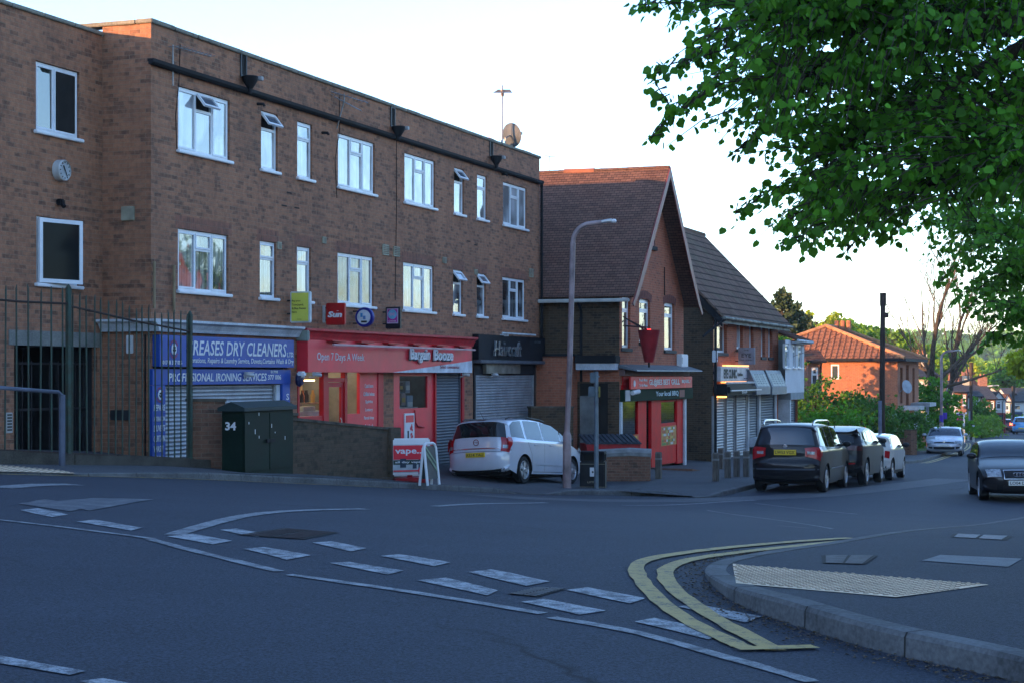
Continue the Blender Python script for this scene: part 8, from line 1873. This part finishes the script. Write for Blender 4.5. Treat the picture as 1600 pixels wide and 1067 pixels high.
# ------------------------------------------------------------------ the big lime tree overhead and its neighbour
def overhang(name, label, tx, ty, region, fingers, dr_, lm, nt, leafs, size, trunk_r, seed, limb_px, extra):
    random.seed(seed); zb_ = g(tx, ty); o = empty(name, (tx, ty, zb_), 0, label, "tree"); base = Vector((tx, ty, zb_)); OFF[o] = 0
    mb = MB(); mb.tube([(0,0,-.3),(0,0,1.2),(-.1,.05,3.2),(-.2,.1,5.2),(-.1,0,7.6)], [trunk_r*1.5,trunk_r,trunk_r*.85,trunk_r*.6,trunk_r*.25], 14); C = []; D = []; tw = MB()
    def inside(x, y):
        c = False; n = len(region)
        for i in range(n):
            (x1, y1), (x2, y2) = region[i], region[(i+1)%n]
            if (y1 > y) != (y2 > y) and x < (x2-x1)*(y-y1)/(y2-y1)+x1: c = not c
        return c
    def twig(tip, dirn, L, m):
        s = tip-dirn*L; mid = s.lerp(tip,.5)+Vector((0,0,L*.08)); tw.tube([s-base, mid-base, tip-base], [.005,.004,.002], 4, cap=False)
        for k in range(m):
            t = random.random()**.75; q = (s.lerp(mid, t*2) if t < .5 else mid.lerp(tip, t*2-1)); w_ = Vector((random.gauss(0,1),random.gauss(0,1),random.gauss(0,.5))).normalized()
            C.append(tuple(q-base+w_*random.uniform(0,.07))); D.append(tuple(w_*.55+dirn*.4+Vector((0,0,-.45))))
    xs_ = [p[0] for p in region]; ys_ = [p[1] for p in region]; lim = []
    for (px, py, d) in limb_px:
        e = px3(px, py, d); s = base+Vector((-.1,.05,random.uniform(2.6,5.0))); m1 = s.lerp(e,.35)+Vector((0,0,.5)); m2 = s.lerp(e,.7)+Vector((0,0,.35)); mb.tube([s-base, m1-base, m2-base, e-base], [trunk_r*.42,trunk_r*.28,trunk_r*.15,.012], 8); lim += [m1.lerp(m2,t/4) for t in range(5)]+[m2.lerp(e,t/6) for t in range(7)]
    k = 0; CL = []
    while len(CL) < nt//7:
        x, y = random.uniform(min(xs_), max(xs_)), random.uniform(min(ys_), max(ys_))
        if inside(x, y): CL.append(px3(x, y, random.uniform(*dr_)))
    while k < nt:
        q0 = CL[k//7 % len(CL)]; k += 1; tip = q0+Vector((random.gauss(0,.20),random.gauss(0,.20),random.gauss(0,.085))); src = min(lim, key=lambda q: (q-tip).length); dirn = (tip-src); dirn = dirn.normalized() if dirn.length > .05 else Vector((-1,0,0)); dirn = (dirn+Vector((-.6,-.1,-.25))).normalized(); twig(tip, dirn, random.uniform(.35,.75), leafs)
    for pts, d in fingers:
        P = [px3(a, b, d+random.uniform(-.2,.2)) for a, b in pts]; P = resample(P, .12); tw.tube([q-base for q in P], .005, 4)
        for i, q in enumerate(P):
            t = i/len(P)
            for r_ in range(3 if t < .75 else 2):
                dv = Vector((random.gauss(-.5,.5), random.gauss(0,.6), -.55)).normalized(); twig(q+dv*random.uniform(.05,.22)*(1.15-t), dv, .12, 3)
    # the crown beyond the frame
    b = [(0+e[0], e[1], e[2], e[3], e[3], e[4]) for e in extra]; c2, d2, _ = clump_pts(b, 9000, size)
    mb.build("trunk", M_bark, o, smooth=True); tw.build("twigs", M_bark, o)
    C = np.array(C); D = np.array(D); C = np.concatenate([C, c2]); D = np.concatenate([D, d2]); leaves("crown", C, D, size*rng.uniform(.5,1.35,len(C)), lm, o, 6); return o
overhang("lime_tree", "large dark green broadleaf tree overhanging the top right of the view", 7.4, 12.6,
  [(1060,-120),(1090,30),(1085,70),(1130,75),(1100,110),(1130,150),(1165,165),(1150,225),(1200,240),(1255,215),(1290,250),(1235,300),(1250,335),(1225,365),(1290,372),(1345,385),(1365,345),(1410,345),(1430,315),(1500,330),(1750,330),(1750,-120)],
  [([(1210,120),(1130,130),(1080,160),(1040,190),(1018,216)],11.6), ([(1180,60),(1110,85),(1050,100),(1022,118)],11.2), ([(1150,-20),(1080,5),(1030,5),(998,8)],11.8), ([(1350,240),(1270,270),(1200,300),(1150,334)],11.9), ([(1260,180),(1200,190),(1165,225),(1148,238)],12.2),
   ([(1320,330),(1260,365),(1222,384)],12.1), ([(1380,320),(1350,360),(1325,392)],12.4), ([(1440,300),(1410,340),(1392,372)],12.6), ([(1330,300),(1280,310),(1232,345),(1215,360)],11.7), ([(1150,90),(1090,150),(1045,165),(1024,130)],12.6), ([(1130,30),(1100,70),(1078,92)],11.4)],
  (10.6, 14.6), L_dark, 2900, 9, .058, .36, 41, [(1250,60,12),(1150,30,11.4),(1330,180,12.6),(1250,260,12.0),(1420,280,12.6),(1450,60,12.2),(1180,140,12.0),(1350,330,13.0),(1520,240,11.5),(1300,-60,12.5)],
  [(1.5,1.5,5.5,2.6,2.2),(1.0,-1.8,6.0,2.6,2.2),(-.8,.3,8.2,2.4,1.5),(3.0,.0,4.6,2.0,1.6)])
overhang("lime_tree", "second leafy tree beyond the first, its layered boughs reaching left at the right edge", 12.0, 24.0,
  [(1475,330),(1450,350),(1500,380),(1465,400),(1530,430),(1500,455),(1560,500),(1580,520),(1610,560),(1720,560),(1750,250),(1500,300)],
  [([(1560,360),(1490,345),(1450,352)],23.5), ([(1570,400),(1520,400),(1475,428),(1470,440)],23), ([(1590,430),(1540,455),(1508,485)],23.4), ([(1600,480),(1560,510),(1530,545)],23), ([(1590,520),(1570,525),(1550,520)],23.6), ([(1520,320),(1460,330),(1455,345)],24)],
  (21.5, 26), L_mid, 1150, 8, .078, .28, 43, [(1520,360,23.5),(1560,430,23.2),(1600,500,23),(1500,320,24),(1640,380,25)],
  [(1.0,1.0,5.0,2.6,2.2),(.5,-1.5,5.5,2.4,2.0),(0,0,7.4,2.2,1.5)])
# ------------------------------------------------------------------ evening air
mb = MB(); mb.box(-1400, 1400, -560, 1500, -30, 60)
hz = mb.build("haze", M_black, uv=False)
hm, nt, bs = _new("evening_air"); nt.nodes.remove(bs); pv = N(nt, "ShaderNodeVolumePrincipled"); pv.inputs["Color"].default_value = (1,1,1,1); pv.inputs["Density"].default_value = .00022; pv.inputs["Anisotropy"].default_value = .2
nt.links.new(pv.outputs[0], nt.nodes["Material Output"].inputs["Volume"]); hz.data.materials.clear(); hz.data.materials.append(hm); tag(hz, "thin evening haze over the street and hill", "haze", None, 'stuff')
